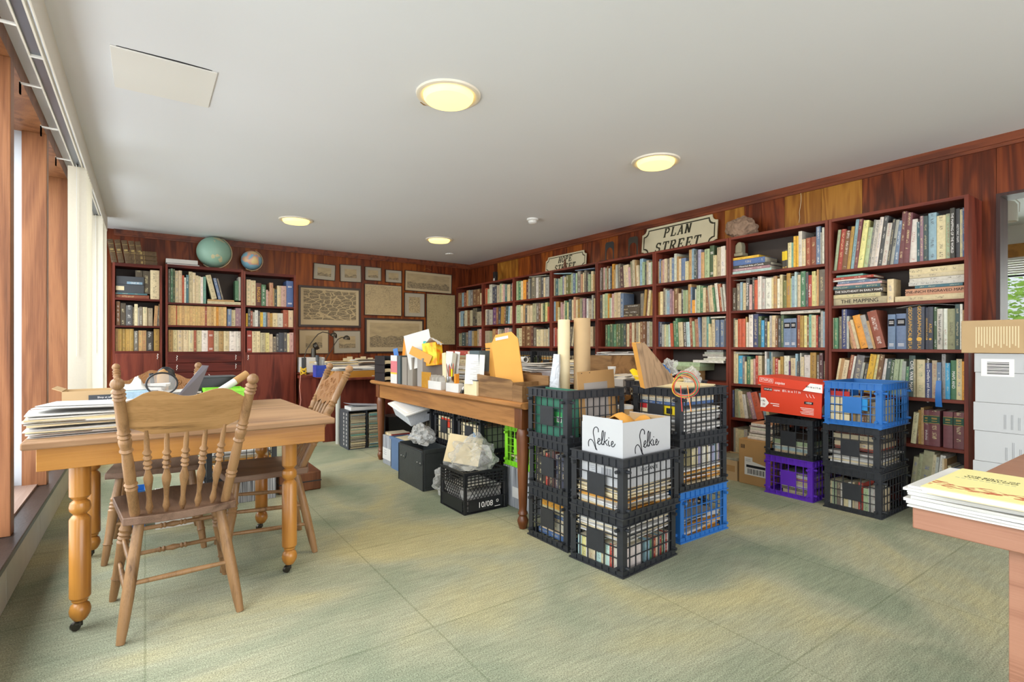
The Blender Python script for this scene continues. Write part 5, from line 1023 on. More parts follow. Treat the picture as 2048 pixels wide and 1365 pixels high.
# rock
r_ = random.Random(9); bm = bmesh.new(); bmesh.ops.create_icosphere(bm, subdivisions=4, radius=1)
from mathutils import noise as mn
for v in bm.verts:
    p = v.co.copy(); k = 1 + .28 * mn.noise(p * 1.6) + .14 * mn.noise(p * 4.2) + .07 * mn.noise(p * 11); q = Vector((p.x * .085, p.y * .138, p.z * .105)) * k; q.z = max(q.z, -.082); q.z += .02 * (p.y > .2); v.co = q
me = bpy.data.meshes.new('rock'); bm.to_mesh(me); bm.free(); me.materials.append(mat('brown_crystalline_rock', '8a7260', .75, .3, var=.55, vs=30, bump=1.0, bs=35)); yr = (XF + .15) / math.tan(yaw_of(1486))
o = bpy.data.objects.new('rock', me); C.objects.link(o); o.location = (XF + .13, yr, TOPZ + .083); tag(o, 'rough brown crystalline rock on top of a bookcase', 'rock')
# stone bookend on the lying atlases
yb_ = (XF + .12) / math.tan(yaw_of(1481)); zz = ROWZ[7][0] + .165
t = thing('stone_bookend', 'carved grey stone bookend standing on the stacked atlases', 'bookend', (XF + .08, yb_, zz)); M['stone'] = mat('grey_green_stone', '8d8772', .7, .2, var=.3, vs=20, bump=.4)
MB().box(-.03, .06, -.06, .065, 0, .028).build('plinth', M['stone'], t, bevel=.006); MB().prism([(-.045, .028), (.02, .028), (.015, .10), (-.01, .125), (-.035, .125), (-.045, .09)], -.02, .05, 'x').build('carving', M['stone'], t, bevel=.008)
# thin wire hanging down the panelling
yw = XR / math.tan(yaw_of(1603)); pts = [(XR - .012, yw + .004 * math.sin(i * 1.9) + .012 * (i > 4), Z(2.40) - i * .045) for i in range(8)]
tag(MB().tube(pts, .0018, 5).build('hanging_wire', M['cream_paper']), 'thin pale wire hanging down the panelling above the bookcases', 'wire')
# things laid over the rows of books
def laid(px0, px1, z, w_, th, code, rot, label, bay, row):
    x = XF + .03; ya = x / math.tan(yaw_of(px0)); yb2 = x / math.tan(yaw_of(px1)); mb = MB(); h = ya - yb2; book_mesh(mb, th, h, w_, code, int(px0), None); o = mb.build('book', M['book'], None, smooth=40); pm = MB(); pages_mesh(pm, th, h, w_); pm.build('pages', M['book'], o, smooth=0)
    o.matrix_world = Matrix.Translation((x, yb2, z)) @ Matrix.Rotation(math.radians(rot), 4, 'X') @ RXm; tag(o, label, 'book', 'books laid across the rows')
laid(1561, 1640, ROWZ[7][2] + .283, .16, .022, 'wh', 0, 'thick white book laid across the third row of the rock-topped bookcase', 7, 2)
laid(1512, 1560, ROWZ[7][2] + .283, .15, .007, 'pk', 4, 'thin pink book laid across the third row of the rock-topped bookcase', 7, 2)
laid(1471, 1524, ROWZ[7][3] + .268, .17, .018, 'lg', 0, 'grey book laid across the fourth row of the rock-topped bookcase', 7, 3)
laid(1421, 1451, ROWZ[6][2] + .272, .15, .014, 'wh', 0, 'pale book laid across the third row of the PLAN STREET bookcase', 6, 2)
laid(1150, 1189, ROWZ[4][0] + .270, .18, .010, 'sb', 2, 'blue book laid on the top row of the HOPE STREET bookcase', 4, 0)
laid(1106, 1143, ROWZ[4][0] + .258, .18, .010, 'lb', 5, 'pale blue book laid slanting on the top row of the HOPE STREET bookcase', 4, 0)
laid(1058, 1092, ROWZ[3][0] + .288, .17, .009, 'lg', 2, 'grey book laid over the top row of the rust-folder bookcase', 3, 0)
"""
papers"""
for bay_, row_, a, b, lab in ((8, 2, 1792, 1915, 'curled white paper over the atlas volumes in the doorway bookcase'), (7, 1, 1462, 1600, 'sagging sheet over the second row of the rock-topped bookcase'), (8, 3, 1703, 1770, 'thin paper over the fourth row of the doorway bookcase')):
    x = XF + .04; ya = x / math.tan(yaw_of(a)); yb2 = x / math.tan(yaw_of(b)); z = ROWZ[bay_][row_] + (.300 if bay_ == 8 and row_ == 2 else .287); s = 1 if row_ == 2 else -.5
    tag(MB().grid(10, 3, lambda u, v: (x + v * .16, yb2 + (ya - yb2) * u, z - .012 + s * .016 * math.sin(PI * u) + .003 * v), th=.0012).build('loose_sheet', M['paper']), lab, 'paper')
tag(MB().grid(3, 8, lambda u, v: (XF + .006 - .012 * math.sin(PI * v), (XF / math.tan(yaw_of(1877))) + (u - .5) * .028 * (1 + .3 * v), ROWZ[8][3] + .12 - .17 * v), th=.002).build('ribbon', M['blue_pl']), 'wide blue ribbon hanging over the shelf edge of the doorway bookcase', 'ribbon')
# ---------------------------------------------------------------- on the pine table
def box_open(t, w_, d, h, m, th=.004, m_in=None):
    mi = M[m_in or m]
    for q in ((0, w_, 0, th), (0, w_, d - th, d)): MB().box(q[0], q[1], q[2], q[3], 0, h).build('side_wall', M[m], t)
    for q in ((0, th, th, d - th), (w_ - th, w_, th, d - th)): MB().box(q[0], q[1], q[2], q[3], 0, h).build('side_wall', M[m], t)
    MB().box(th, w_ - th, th, d - th, 0, th).build('bottom', mi, t)
sheaf('paper_sheaf', 'tall heap of white papers and buff folders at the corner of the pine table', 'papers', (-.225, 2.74, KZ), .05, .31, .23, .085, 16, 'paper paper paper cream_paper', .012, seed=3)
t = sheaf('paper_sheaf', 'loose grey printed sheets lying on the heap of papers', 'papers', (-.20, 2.77, KZ + .10), -.15, .28, .21, .012, 4, 'paper paper_grey paper', .02, seed=5, jr=12)
t = thing('delivery_box', 'small open cardboard box with a blue printed band on the pine table', 'box', (-.31, 3.12, KZ)); box_open(t, .24, .17, .135, 'carton_tan')
MB().prism([(0, .135), (-.035, .150), (-.033, .153), (.002, .138)], 0, .17, 'y').build('flap', M['carton_tan'], t)
MB().box(.095, .24, -.0012, 0, .04, .115).build('printed_band', M['dark_grey'], t); text('prime', .036, mat('pale_blue_print', '7fc4e0', .6, .1), t, (.166, -.0028, .062), RXF()); text('Shop at amazon', .012, M['print_white'], t, (.166, -.0028, .103), RXF()); text('en ligne', .012, M['print_white'], t, (.166, -.0028, .090), RXF())
sheaf('paper_sheaf', 'small white slips filling the cardboard box', 'papers', (-.19, 3.205, KZ + .008), 0, .21, .145, .118, 6, 'paper cream_paper', .003, seed=6, jr=1)
t = thing('tissue_box', 'pale blue patterned tissue box with white tissues on the pine table', 'box', (-.107, 3.0, KZ)); MB().box(0, .125, 0, .16, 0, .135).build('box_body', mat('pale_blue_speckled_card', 'a9c8de', .6, .2, var=.3, vs=70), t, bevel=.002)
MB().grid(8, 8, lambda u, v: (.02 + .095 * u, .03 + .1 * v, .140 + .045 * math.sin(PI * u) * math.sin(PI * v) * (1 + .5 * math.sin(9 * u + 4 * v))), th=.003).build('tissue', M['paper'], t)
t = thing('amber_jar', 'amber glass jar beside the tissue box', 'jar', (.035, 3.02, KZ)); MB().lathe([(.02, 0), (.022, .004), (.022, .09), (.015, .105), (.015, .12)], 20).build('glass_body', mat('amber_glass', 'b4711c', .1, .6), t); MB().lathe([(.017, .118), (.017, .132), (0, .132)], 20).build('lid', M['dark_grey'], t)
c = wy(324, 768, 3.0); t = thing('magnifying_glass', 'round black-rimmed magnifying glass on a stand on the pine table', 'magnifier', (c.x, 3.0, KZ)); zc_ = c.z - KZ
pts = [(.062 * math.cos(a), .012 * math.sin(a) * 0, zc_ + .052 * math.sin(a)) for a in [2 * PI * k / 36 for k in range(36)]]
MB().tube(pts, .0042, 8, closed=True).build('rim', M['black'], t); MB().lathe([(0, -.002), (.03, -.0018), (.0595, 0), (.03, .0018), (0, .002)], 36, T=Matrix.Translation((0, 0, zc_)) @ Matrix.Rotation(PI / 2, 4, 'X') @ Matrix.Diagonal((1, .84, 1, 1))).build('lens', M['milky2'] if 'milky2' in M else M['clear'], t)
MB().tube([(0, .004, 0), (.004, .004, zc_ - .052)], .005, 8).build('stem', M['black'], t); MB().lathe([(.045, 0), (.045, .008), (.01, .014)], 20).build('base', M['black'], t)
q = [wy(*a) for a in ((330, 791, 3.02), (405, 731, 3.14), (372, 781, 3.12))]; A, B_, D_ = q
A.z = KZ + .03; D_.z = KZ + .03; t = tag(MB().add([A, B_, B_ + Vector((.03, .02, -.004)), D_ + Vector((.02, .03, -.01)), A + Vector((0, .012, 0)), B_ + Vector((0, .012, 0)), B_ + Vector((.03, .032, -.004)), D_ + Vector((.02, .042, -.01))], [(0, 1, 2, 3), (7, 6, 5, 4), (0, 4, 5, 1), (1, 5, 6, 2), (2, 6, 7, 3), (3, 7, 4, 0)]).build('clipboard', mat('grey_board', '7d7f8c', .45, .4), smooth=0), 'grey board tilted up out of the clutter on the pine table', 'board')
sheaf('paper_sheaf', 'white envelopes heaped between the tissue box and the grey board', 'papers', (.15, 3.33, KZ), .3, .17, .12, .11, 9, 'paper', .02, seed=9, jr=20)
sheaf('paper_sheaf', 'white envelopes sloping behind the magnifying glass', 'papers', (-.01, 3.35, KZ), -.2, .20, .14, .14, 9, 'paper', .02, seed=10, jr=15)
t = thing('desk_tray', 'lime green plastic basket on the pine table', 'basket', (.27, 3.30, KZ)); box_open(t, .19, .15, .105, 'lime_pl', .004); MB().box(-.004, .194, -.004, .0, .088, .105).box(-.004, .194, .15, .154, .088, .105).build('rim', M['lime_pl'], t)
for k in range(5): MB().box(.02 + .038 * k, .022 + .038 * k, -.003, 0, .0, .088).build('rib', M['lime_pl'], t)
t = thing('black_bin', 'clear-sided black plastic bin behind the lime basket', 'bin', (.25, 3.475, KZ)); box_open(t, .19, .13, .165, 'black'); MB().box(-.005, .195, -.005, .135, .158, .166).build('lid', M['dark_grey'], t, bevel=.003)
a, b = wy(432, 788, 3.33), wy(494, 748, 3.40); t = thing('rolled_print', 'white rolled print with a brown paper sleeve leaning in the lime basket', 'paper roll', a); dv = b - a
MB().turned([(.020, 0), (.020, .62), (.001, .62)], (0, 0, 0), dv, 18).build('roll', M['paper'], t); MB().turned([(.0215, .6), (.0215, 1), (.018, 1), (.018, .6)], (0, 0, 0), dv, 18).build('sleeve', M['cardboard'], t); 
t = thing('oval_gadget', 'upright oval object with tan face and black shell behind the pine table', 'device', (wy(332, 730, 3.56).x, 3.56, KZ))
MB().lathe([(0, 0), (.028, .008), (.036, .04), (.046, .13), (.046, .17), (.038, .205), (.018, .222), (0, .226)], 24, T=Matrix.Diagonal((1, .6, 1, 1))).build('shell', M['black'], t, smooth=60); MB().lathe([(0, 0.03), (.022, .05), (.032, .13), (.032, .17), (.024, .20), (0, .215)], 24, T=Matrix.Translation((-.012, -.016, 0)) @ Matrix.Diagonal((1, .55, 1, 1))).build('face', M['cardboard'], t, smooth=60)
MB().tube([(-.06, 0, .02), (-.062, 0, .12), (-.07, 0, .19)], .011, 10).build('handle', M['black'], t)
# stored under the pine table
t = crate('black crate of papers under the far side of the pine table', (.33, 4.05), .155, 0, 'black_worn'); sheaf('paper_sheaf', 'cream and yellow folders in the crate beyond the pine table', 'papers', incrate(t, 0, 0, .014), 0, .38, .28, .2, 12, 'cream_paper manila paper')
t = thing('striped_box', 'grey striped archive box beneath the crate beyond the pine table', 'box', (.31, 4.05, 0)); MB().box(0, .46, 0, .36, 0, .15).build('box_body', M['stripe'], t, bevel=.003)
t = thing('brown_suitcase', 'flat brown case lying on the carpet beyond the pine table', 'case', (.80, 4.1, 0)); MB().box(0, .3, 0, .4, 0, .14).build('case_body', M['oak_dark'], t, bevel=.01); MB().box(-.002, .302, -.002, .402, .066, .074).build('seam_band', M['black'], t); MB().tube([(-.002, .15, .07), (-.03, .16, .07), (-.03, .24, .07), (-.002, .25, .07)], .006, 8).build('handle', M['black'], t)
t = thing('small_bin', 'white plastic basket under the pine table', 'basket', (.05, 3.75, 0)); box_open(t, .24, .2, .20, 'white', .004)
t = thing('blue_bin', 'small blue plastic bin beside the white basket under the pine table', 'bin', (-.12, 3.78, 0)); box_open(t, .12, .16, .24, 'blue_pl', .004)

# ---------------------------------------------------------------- on the writing desk
def lamp(label, base, pts, headdir, rz=0):
    t = thing('gooseneck_lamp', label, 'desk lamp', base, 0, 'gooseneck lamps'); MB().lathe([(.05, 0), (.05, .012), (.02, .02), (.008, .03)], 20).build('base', M['steel'], t)
    P_ = [Vector(p) - Vector(base) for p in pts]; MB().tube([(0, 0, .02)] + P_, .006, 8).build('neck', M['steel'], t)
    e = P_[-1]; MB().lathe([(.010, .055), (.030, .045), (.044, .02), (.047, 0), (.043, .0), (.026, .038), (0, .046)], 24, T=Matrix.Translation(e + Vector((.035, 0, -.03))) @ Matrix.Rotation(headdir, 4, 'Y')).build('lamp_shade', M['steel'], t)
yl = 6.9; P = lambda a, b, y_=yl: wy(a, b, y_)
lamp('taller dark gooseneck lamp arching over the writing desk', tuple(Vector((P(611, 740).x, yl, .731))), [P(*q) for q in ((609, 715), (613, 700), (621, 688), (629, 677), (636, 669), (645, 664.5), (655, 666), (661, 669))], .5)
lamp('lower dark gooseneck lamp with round shade over the writing desk', tuple(Vector((P(643, 738, 7.1).x, 7.1, .731))), [P(a, b, 7.1) for a, b in ((653, 716), (662, 702), (669, 689), (676, 679), (683, 675.5), (688, 675))], .12)
t = thing('blue_pot', 'square cobalt blue patterned pot on the writing desk', 'pot', (P(645, 740, 6.1).x, 6.1, .7305)); box_open(t, .14, .14, .13, 'cobalt') if 'cobalt' in M else None
M['cobalt'] = mat('cobalt_glaze', '2b45a8', .25, .5, var=.45, vs=18)
if not t.children: t.location.x -= .07; box_open(t, .14, .14, .135, 'cobalt', .006)
for k, (dx, dy, h) in enumerate(((.05, .07, .21), (.09, .08, .19), (.07, .05, .18))): MB().grid(4, 4, lambda u, v: (dx + .05 * (u - .5), dy + .01 * math.sin(3 * u), .02 + h * v), th=.002).build('loose_leaf', M['paper'], t)
MB().turned([(.012, 0), (.014, .7), (.02, .72), (.02, 1)], (.04, .05, .02), (.03, .07, .25), 12).build('brush', M['dark_grey'], t)
def pile(px, py, y_, w_, d, h, n, kinds, lab, rz=0, seed=1, z=.7305): c = wy(px, py, y_); return sheaf('paper_sheaf', lab, 'papers', (c.x, y_, z), rz, w_, d, h, n, kinds, .025, seed=seed, jr=9)
t = thing('tray_box', 'shallow golden wooden tray on the corner of the writing desk', 'tray', (1.70, 5.86, .7305)); box_open(t, .52, .36, .075, 'yellowbox') if 'yellowbox' in M else None
M['yellowbox'] = mat('golden_stained_wood', 'b07a2c', .45, .3, var=.1)
if not t.children: box_open(t, .52, .36, .075, 'yellowbox', .008)
sheaf('paper_sheaf', 'white papers overflowing the golden tray', 'papers', (1.96, 6.04, .7405), 0, .46, .32, .105, 14, 'paper paper paper_grey', .02, seed=12, jr=4)
pile(676, 740, 6.55, .42, .3, .16, 14, 'paper paper cream_paper', 'white papers heaped behind the blue pot', .1, 13)
pile(735, 740, 6.75, .4, .3, .17, 12, 'paper_grey paper cream_paper', 'grey papers heaped at the back of the writing desk', -.1, 14)
for i, px in enumerate((692, 700, 716, 727, 741)): c = wy(px, 716, 7.45); tag(MB().box(-.04, .04, 0, .002, 0, .085).build('index_card', M['cream_paper']), 'buff index card standing at the back of the writing desk, %s in the row' % ORD[i], 'card', 'index cards at the back of the desk').matrix_world = Matrix.Translation((c.x, 7.45, .825 + .02 * (i % 2))) @ Matrix.Rotation(-.12, 4, 'X')
t = thing('desk_riser', 'low dark box supporting the row of index cards at the wall', 'box', (2.15, 7.38, .7305)); MB().box(0, .48, 0, .18, 0, .094).build('box_body', M['oak_dark'], t)
t = thing('file_box', 'white file box behind the lamps on the writing desk', 'box', (P(603, 741, 7.25).x, 7.25, .7305)); MB().box(0, .30, 0, .25, 0, .20).build('box_body', M['paper'], t, bevel=.003); MB().box(0, .06, -.002, 0, 0, .198).build('spine_strip', M['dark_grey'], t); MB().box(.1, .22, -.002, 0, .12, .15).build('printed_band', M['cream_paper'], t)
t = thing('globe_lamp', 'dark metal bracket standing on the white file box', 'fitting', (P(628, 700, 7.3).x, 7.32, .932)); MB().lathe([(.035, 0), (.03, .10), (.03, .12)], 16).build('post', M['steel'], t); MB().turned([(.02, 0), (.05, .3), (.05, 1)], (0, 0, .13), (.05, -.02, .16), 16).build('head', M['steel'], t)
pts = []
for k in range(40): a = k * .9; pts.append((1.55 + .035 * math.cos(a), 6.55 + .035 * math.sin(a), .74 + .002 * k + .014 * math.sin(a * 1.7)))
tag(MB().tube(pts, .005, 6).build('cable_coil', mat('yellow_cable', 'd9b428', .4, .4)), 'coil of yellow cable at the edge of the writing desk', 'cable')
tag(MB().box(1.50, 1.64, 6.48, 6.62, .70, .732).build('side_ledge', M['mahog']), 'small dark ledge under the yellow cable coil', 'shelf')
tag(MB().box(1.51, 1.63, 6.49, 6.61, 0, .6995).build('ledge_column', M['mahog_z']), 'narrow dark upright beneath the small ledge by the narrow cabinet', 'upright')
tag(MB().tube([(1.50, 6.47, .74), (1.485, 6.46, .6), (1.50, 6.455, .45), (1.48, 6.46, .3), (1.49, 6.46, .1), (1.47, 6.46, .006)], .004, 6).build('power_cord', mat('pink_cable', 'c98f7e', .5, .3)), 'pale pink cord hanging beside the writing desk', 'cord')
# rack of periodicals under the desk
t = thing('magazine_rack', 'black perforated steel rack packed with old periodicals by the steel desk leg', 'rack', (1.735, 5.44, 0)); H_ = .40; W_ = .40; D_2 = .30
for x in (0, W_ / 2 - .002, W_ - .004): 
    MB().box(x, x + .004, 0, D_2, 0, H_).build('side_panel', M['dark_grey'], t)
MB().box(0, W_, 0, D_2, H_, H_ + .005).build('top_panel', M['dark_grey'], t); MB().box(.004, W_ - .004, 0, D_2, 0, .006).build('bottom', M['dark_grey'], t); MB().box(0, W_, D_2 - .004, D_2, .006, H_).build('back', M['black'], t)
for j in range(2):
    for k in range(9): MB().box(-.0012, .001, .05 + .09 * j, .075 + .09 * j, .03 + .04 * k, .055 + .04 * k).build('slot', M['paper_grey'], t)
for j in range(2):
    r = random.Random(60 + j); z = .007; k = 0
    while z < .37:
        h = r.uniform(.004, .011); code = r.choice(['be', 'gb', 'be', 'be', 'lb', 'cr', 'gb', 'be', 'tg', 'cr']); mb = MB(); book_mesh(mb, h, .155, .24, code, k, None, low=True)
        o = mb.build('periodical', M['book'], None, smooth=0); o.matrix_world = Matrix.Translation((1.735 + .182 + .198 * j + r.uniform(-.004, .004), 5.445 - r.uniform(-.01, .012), z + h / 2)) @ RZ90 @ RXm
        tag(o, 'old periodical in the %s column of the black rack, %s from the bottom' % ('first' if j == 0 else 'second', ORD[min(k, 59)]), 'magazine', 'periodicals in the black rack'); z += h + .0005; k += 1
flat_ = thing('binder', 'grey-covered loose-leaf binder lying on the black rack', 'binder', (1.77, 5.46, H_ + .0055)); MB().box(0, .30, .0, .22, 0, .035).build('pages', M['paper'], flat_); MB().grid(10, 4, lambda u, v: (-.01 + .36 * u, -.01 + .24 * v, .038 + .03 * (1 - u) ** 4 + .008 * math.sin(4 * u)), th=.002).build('cover', mat('grey_blue_cover', '8f93a0', .5, .3), flat_)
tag(MB().box(2.20, 2.5, 5.5, 5.75, .0, .30).build('archive_box', M['black']), 'black box in the shadow under the long table, beyond the rack', 'box')

# ---------------------------------------------------------------- on the long oak table
def onT(px, y_): return wy(px, 700, y_).x
t = thing('letter_tray', 'black stacked letter tray with slots at the far end of the long table', 'tray', (1.80, 4.60, TZ))
for z in (0, .075, .15): MB().box(0, .09, 0, .25, z, z + .003).build('shelf', M['black'], t)
for x in (0, .087): MB().box(x, x + .003, 0, .25, .003, .235).build('side_wall', M['black'], t)
MB().box(0, .09, .247, .25, 0, .235).build('back', M['black'], t)
for z in (.004, .079, .154): place(SHT['cream_paper'][0], 'sheet', t, (.045, .12, z + .03), (0, 0, 0), (.075, .22, .03))
t = thing('mailer', 'pink and white plastic mailer leaning over the long table edge', 'envelope', (1.80, 4.38, TZ - .004)); MB().box(-.003, 0, -.075, .065, .0, .235).build('mailer_front', mat('pink_print', 'd0767c', .4, .4), t); MB().box(-.004, -.002, -.075, .065, .0, .085).build('lower_panel', M['paper'], t); MB().box(-.0045, -.003, -.075, .065, .085, .10).build('stripe', mat('yellow_print', 'e0b93c', .5, .3), t); MB().box(-.0035, -.002, -.075, .065, .20, .25).build('top_panel', M['paper'], t)
def binderbox(x, y, w_, d, h, key, lab, cat='file box', name='file_box'):
    t = thing(name, lab, cat, (x, y, TZ)); MB().box(0, w_, 0, .004, 0, h).build('side_wall', M[key], t); MB().box(0, w_, d - .004, d, 0, h).build('side_wall', M[key], t); MB().box(0, .004, .004, d - .004, 0, h).build('spine', M[key], t); MB().box(w_ - .004, w_, .004, d - .004, 0, h * .6).build('front', M[key], t); MB().box(.004, w_ - .004, .004, d - .004, 0, .003).build('bottom', M[key], t); return t
M['slate_card'] = mat('slate_green_board', '515c60', .6, .25, var=.08); M['grey_card'] = mat('warm_grey_board', '8e867c', .6, .2, var=.05); M['grey_card2'] = mat('pale_grey_board', '97908a', .6, .2)
binderbox(1.80, 4.24, .26, .085, .245, 'slate_card', 'slate green magazine file on the long table')
binderbox(1.80, 4.10, .26, .10, .235, 'grey_card', 'warm grey magazine file beside the slate green one')
binderbox(1.80, 3.985, .26, .10, .235, 'grey_card', 'second warm grey magazine file on the long table')
binderbox(1.83, 3.86, .25, .10, .23, 'grey_card2', 'pale grey magazine file next to the upright cards')
def slab(name, lab, cat, key, c, w_, h, rot, th=.003, parent=None):
    o = MB().box(-th, 0, -w_ / 2, w_ / 2, 0, h).build(name, M[key] if isinstance(key, str) else key); o.matrix_world = Matrix.Translation(c) @ Matrix.Rotation(math.radians(rot[2]), 4, 'Z') @ Matrix.Rotation(math.radians(rot[1]), 4, 'Y') @ Matrix.Rotation(math.radians(rot[0]), 4, 'X')
    if parent is None: tag(o, lab, cat)
    return o
M['orange_env'] = mat('orange_card', 'de8c2c', .6, .2); M['teal_card'] = mat('teal_card', '3da3a0', .6, .2)
def yat(px, x): return x / math.tan(yaw_of(px))
slab('white_folder', 'large white card sticking up at an angle out of the magazine files', 'folder', 'paper', (1.86, yat(845, 1.86), TZ + .16), .24, .29, (-14, 4, 35))
slab('orange_envelope', 'small orange envelope behind the white card', 'envelope', 'orange_env', (1.90, yat(812, 1.90), TZ + .16), .10, .25, (4, 4, 30))
slab('beige_folder', 'beige folder behind the white card', 'folder', 'carton_tan', (1.92, yat(820, 1.92), TZ + .10), .14, .23, (5, 3, 30))
slab('blue_card', 'small dark blue card at the corner of the magazine files', 'card', 'blue_pl', (1.85, yat(797, 1.85), TZ + .14), .05, .17, (-12, 0, 30))
slab('manila_envelope', 'crumpled golden envelope lying across the magazine files', 'envelope', 'manila', (1.82, yat(838, 1.82), TZ + .225), .22, .07, (22, 8, 30))
t = thing('gift_bag', 'yellow and orange patterned paper bag with white tissue', 'bag', (1.90, yat(862, 1.90), TZ + .17), .5); M['bagp'] = mat('yellow_orange_pattern', 'f0b428', .5, .3)
def bagp(m):
    nt = m.node_tree; n = nt.nodes; l = nt.links; p = n['Principled BSDF']; g = n.new('ShaderNodeTexCoord'); q = n.new('ShaderNodeTexNoise'); q.inputs['Scale'].default_value = 11; q.inputs['Detail'].default_value = 2; q.inputs['Distortion'].default_value = 1; l.new(g.outputs['Object'], q.inputs['Vector']); r = n.new('ShaderNodeValToRGB'); e = r.color_ramp.elements; e[0].position = .35; e[0].color = c4('d8d23c'); e[1].position = .5; e[1].color = c4('f0b01c'); k = e.new(.62); k.color = c4('ea7a1c'); l.new(q.outputs['Fac'], r.inputs[0]); l.new(r.outputs[0], p.inputs['Base Color'])
bagp(M['bagp'])
MB().box(-.03, .06, -.085, .05, 0, .185, T=Matrix.Rotation(math.radians(-6), 4, 'X')).build('bag_body', M['bagp'], t, bevel=.003); MB().box(-.02, .05, .051, .085, 0, .19, T=Matrix.Rotation(math.radians(7), 4, 'X')).build('bag_side', M['teal_card'], t)
MB().grid(7, 7, lambda u, v: (-.035 + .08 * v, -.09 + .13 * u, .175 + .05 * math.sin(PI * u) * (1 - .5 * v) + .008 * math.sin(14 * u + 9 * v)), th=.003).build('tissue', M['paper'], t)
for k, (px, w_, key, rx_) in enumerate(((893, .06, 'cream_paper', -7), (897, .07, 'paper', 2), (901, .06, 'mat_grey', 9), (905, .05, 'paper', 5))): slab('pamphlet', 'pale pamphlet standing upright by the dark grey file, %s of four' % ORD[k], 'pamphlet', key, (1.87 + .01 * k, yat(px - 3, 1.87), TZ + .02), w_, .26 + .01 * (k % 2), (rx_, 2, 20 * (k % 2)))
t = thing('amber_holder', 'translucent amber plastic literature holder on the long table', 'holder', (1.815, yat(856, 1.815), TZ)); M['amber'] = softplastic('amber_translucent_plastic', 'c08a2c', .7); MB().box(-.003, 0, -.055, .11, 0, .125).build('panel', M['amber'], t); MB().box(0, .05, .107, .11, 0, .10).build('side_wall', M['amber'], t)
for k, (pa, pb) in enumerate(((854, 879), (889, 914))):
    ya, yb2 = yat(pa, 1.80), yat(pb, 1.80); t = thing('index_box', ['small white card box full of clipped papers on the long table', 'small white drum-shaped box under the pencils'][k], 'box', (1.80, yb2, TZ)); w_ = ya - yb2
    MB().prism([(.0, .02), (.012, 0), (.05, 0), (.062, .02), (.062, w_ - .02), (.05, w_), (.012, w_), (0, w_ - .02)], 0, .062, 'z').build('box_body', M['paper'], t, bevel=.001)
    if k == 0:
        for j in range(9): MB().box(.006, .055, .012 + j * (w_ - .03) / 9, .014 + j * (w_ - .03) / 9, .06, .095 + .012 * math.sin(j * 2)).build('card', M['paper_grey'] if j % 3 else M['paper'], t)
t = thing('pencil_cup', 'clear cup of orange pencils and a yellow highlighter on the long table', 'pencil cup', (1.835, yat(901, 1.835), TZ + .0625)); MB().lathe([(.030, 0), (.031, .002), (.031, .045), (.029, .045), (.029, .003)], 20).build('cup', M['metal'], t)
r = random.Random(5)
for k in range(11):
    a = r.uniform(0, 6.28); b = r.uniform(.2, 1); pc = ['rd', 'rc', 'dg', 'rc', 'gb', 'yo', 'rb', 'dg', 'rc', 'tn', 'lg'][k]
    MB().turned([(.0034, 0), (.0034, .9), (.001, 1)], (.012 * math.cos(a), .012 * math.sin(a), .004), (.03 * b * math.cos(a), .05 * b * math.sin(a) + .01, .115 + .03 * r.random()), 7).build('pencil', mat('pencil_paint_%d' % k, PAL[pc][0], .4, .4), t)
MB().turned([(.007, 0), (.007, 1)], (0, -.018, .01), (-.004, -.026, .10), 12).build('highlighter', mat('neon_yellow', 'e6e62e', .4, .4), t)
t = thing('tape_dispenser', 'small black tape dispenser on the edge of the long table', 'dispenser', (1.80, yat(921, 1.80), TZ)); MB().prism([(0, 0), (.06, 0), (.055, .03), (.03, .035), (.01, .02)], -.01, .015, 'y').build('housing', M['black'], t, bevel=.003); MB().lathe([(.018, -.008), (.018, .008)], 16, T=Matrix.Translation((.035, .002, .03)) @ Matrix.Rotation(PI / 2, 4, 'X')).build('tape_roll', M['paper'], t)
t = binderbox(1.825, yat(958, 1.825), .27, .125, .30, 'slate_card', 'dark grey magazine file with a printed sheet clipped to it'); MB().tube([(.02, .002, .29), (.02, .002, .315), (.14, .002, .315), (.2, .002, .27)], .003, 6).build('wire_handle', M['black'], t)
o = slab('printed_sheet', 'white printed list hanging in front of the dark grey file', 'paper', 'paper', (1.80, yat(948, 1.80), TZ + .075), .135, .20, (2, 3, 38), .001)
for k in range(12): MB().box(-.0022, -.001, -.035, .03 - .02 * (k % 3), .03 + .012 * k, .0315 + .012 * k).build('printed_line', M['ink_grey'], o)
slab('orange_folder', 'thin orange folder on edge beside the pencil cup', 'folder', 'orange_env', (1.85, yat(917, 1.85), TZ), .02, .13, (0, 0, 0), .03)
t = thing('small_box', 'small beige gridded box at the front of the long table', 'box', (1.795, yat(953, 1.795), TZ)); w_ = yat(928, 1.795) - yat(953, 1.795); MB().box(0, .06, 0, w_, 0, .098).build('box_body', M['cream_paper'], t, bevel=.0015); MB().box(-.002, .062, -.002, w_ + .002, .098, .103).build('lid', M['dark_grey'], t)
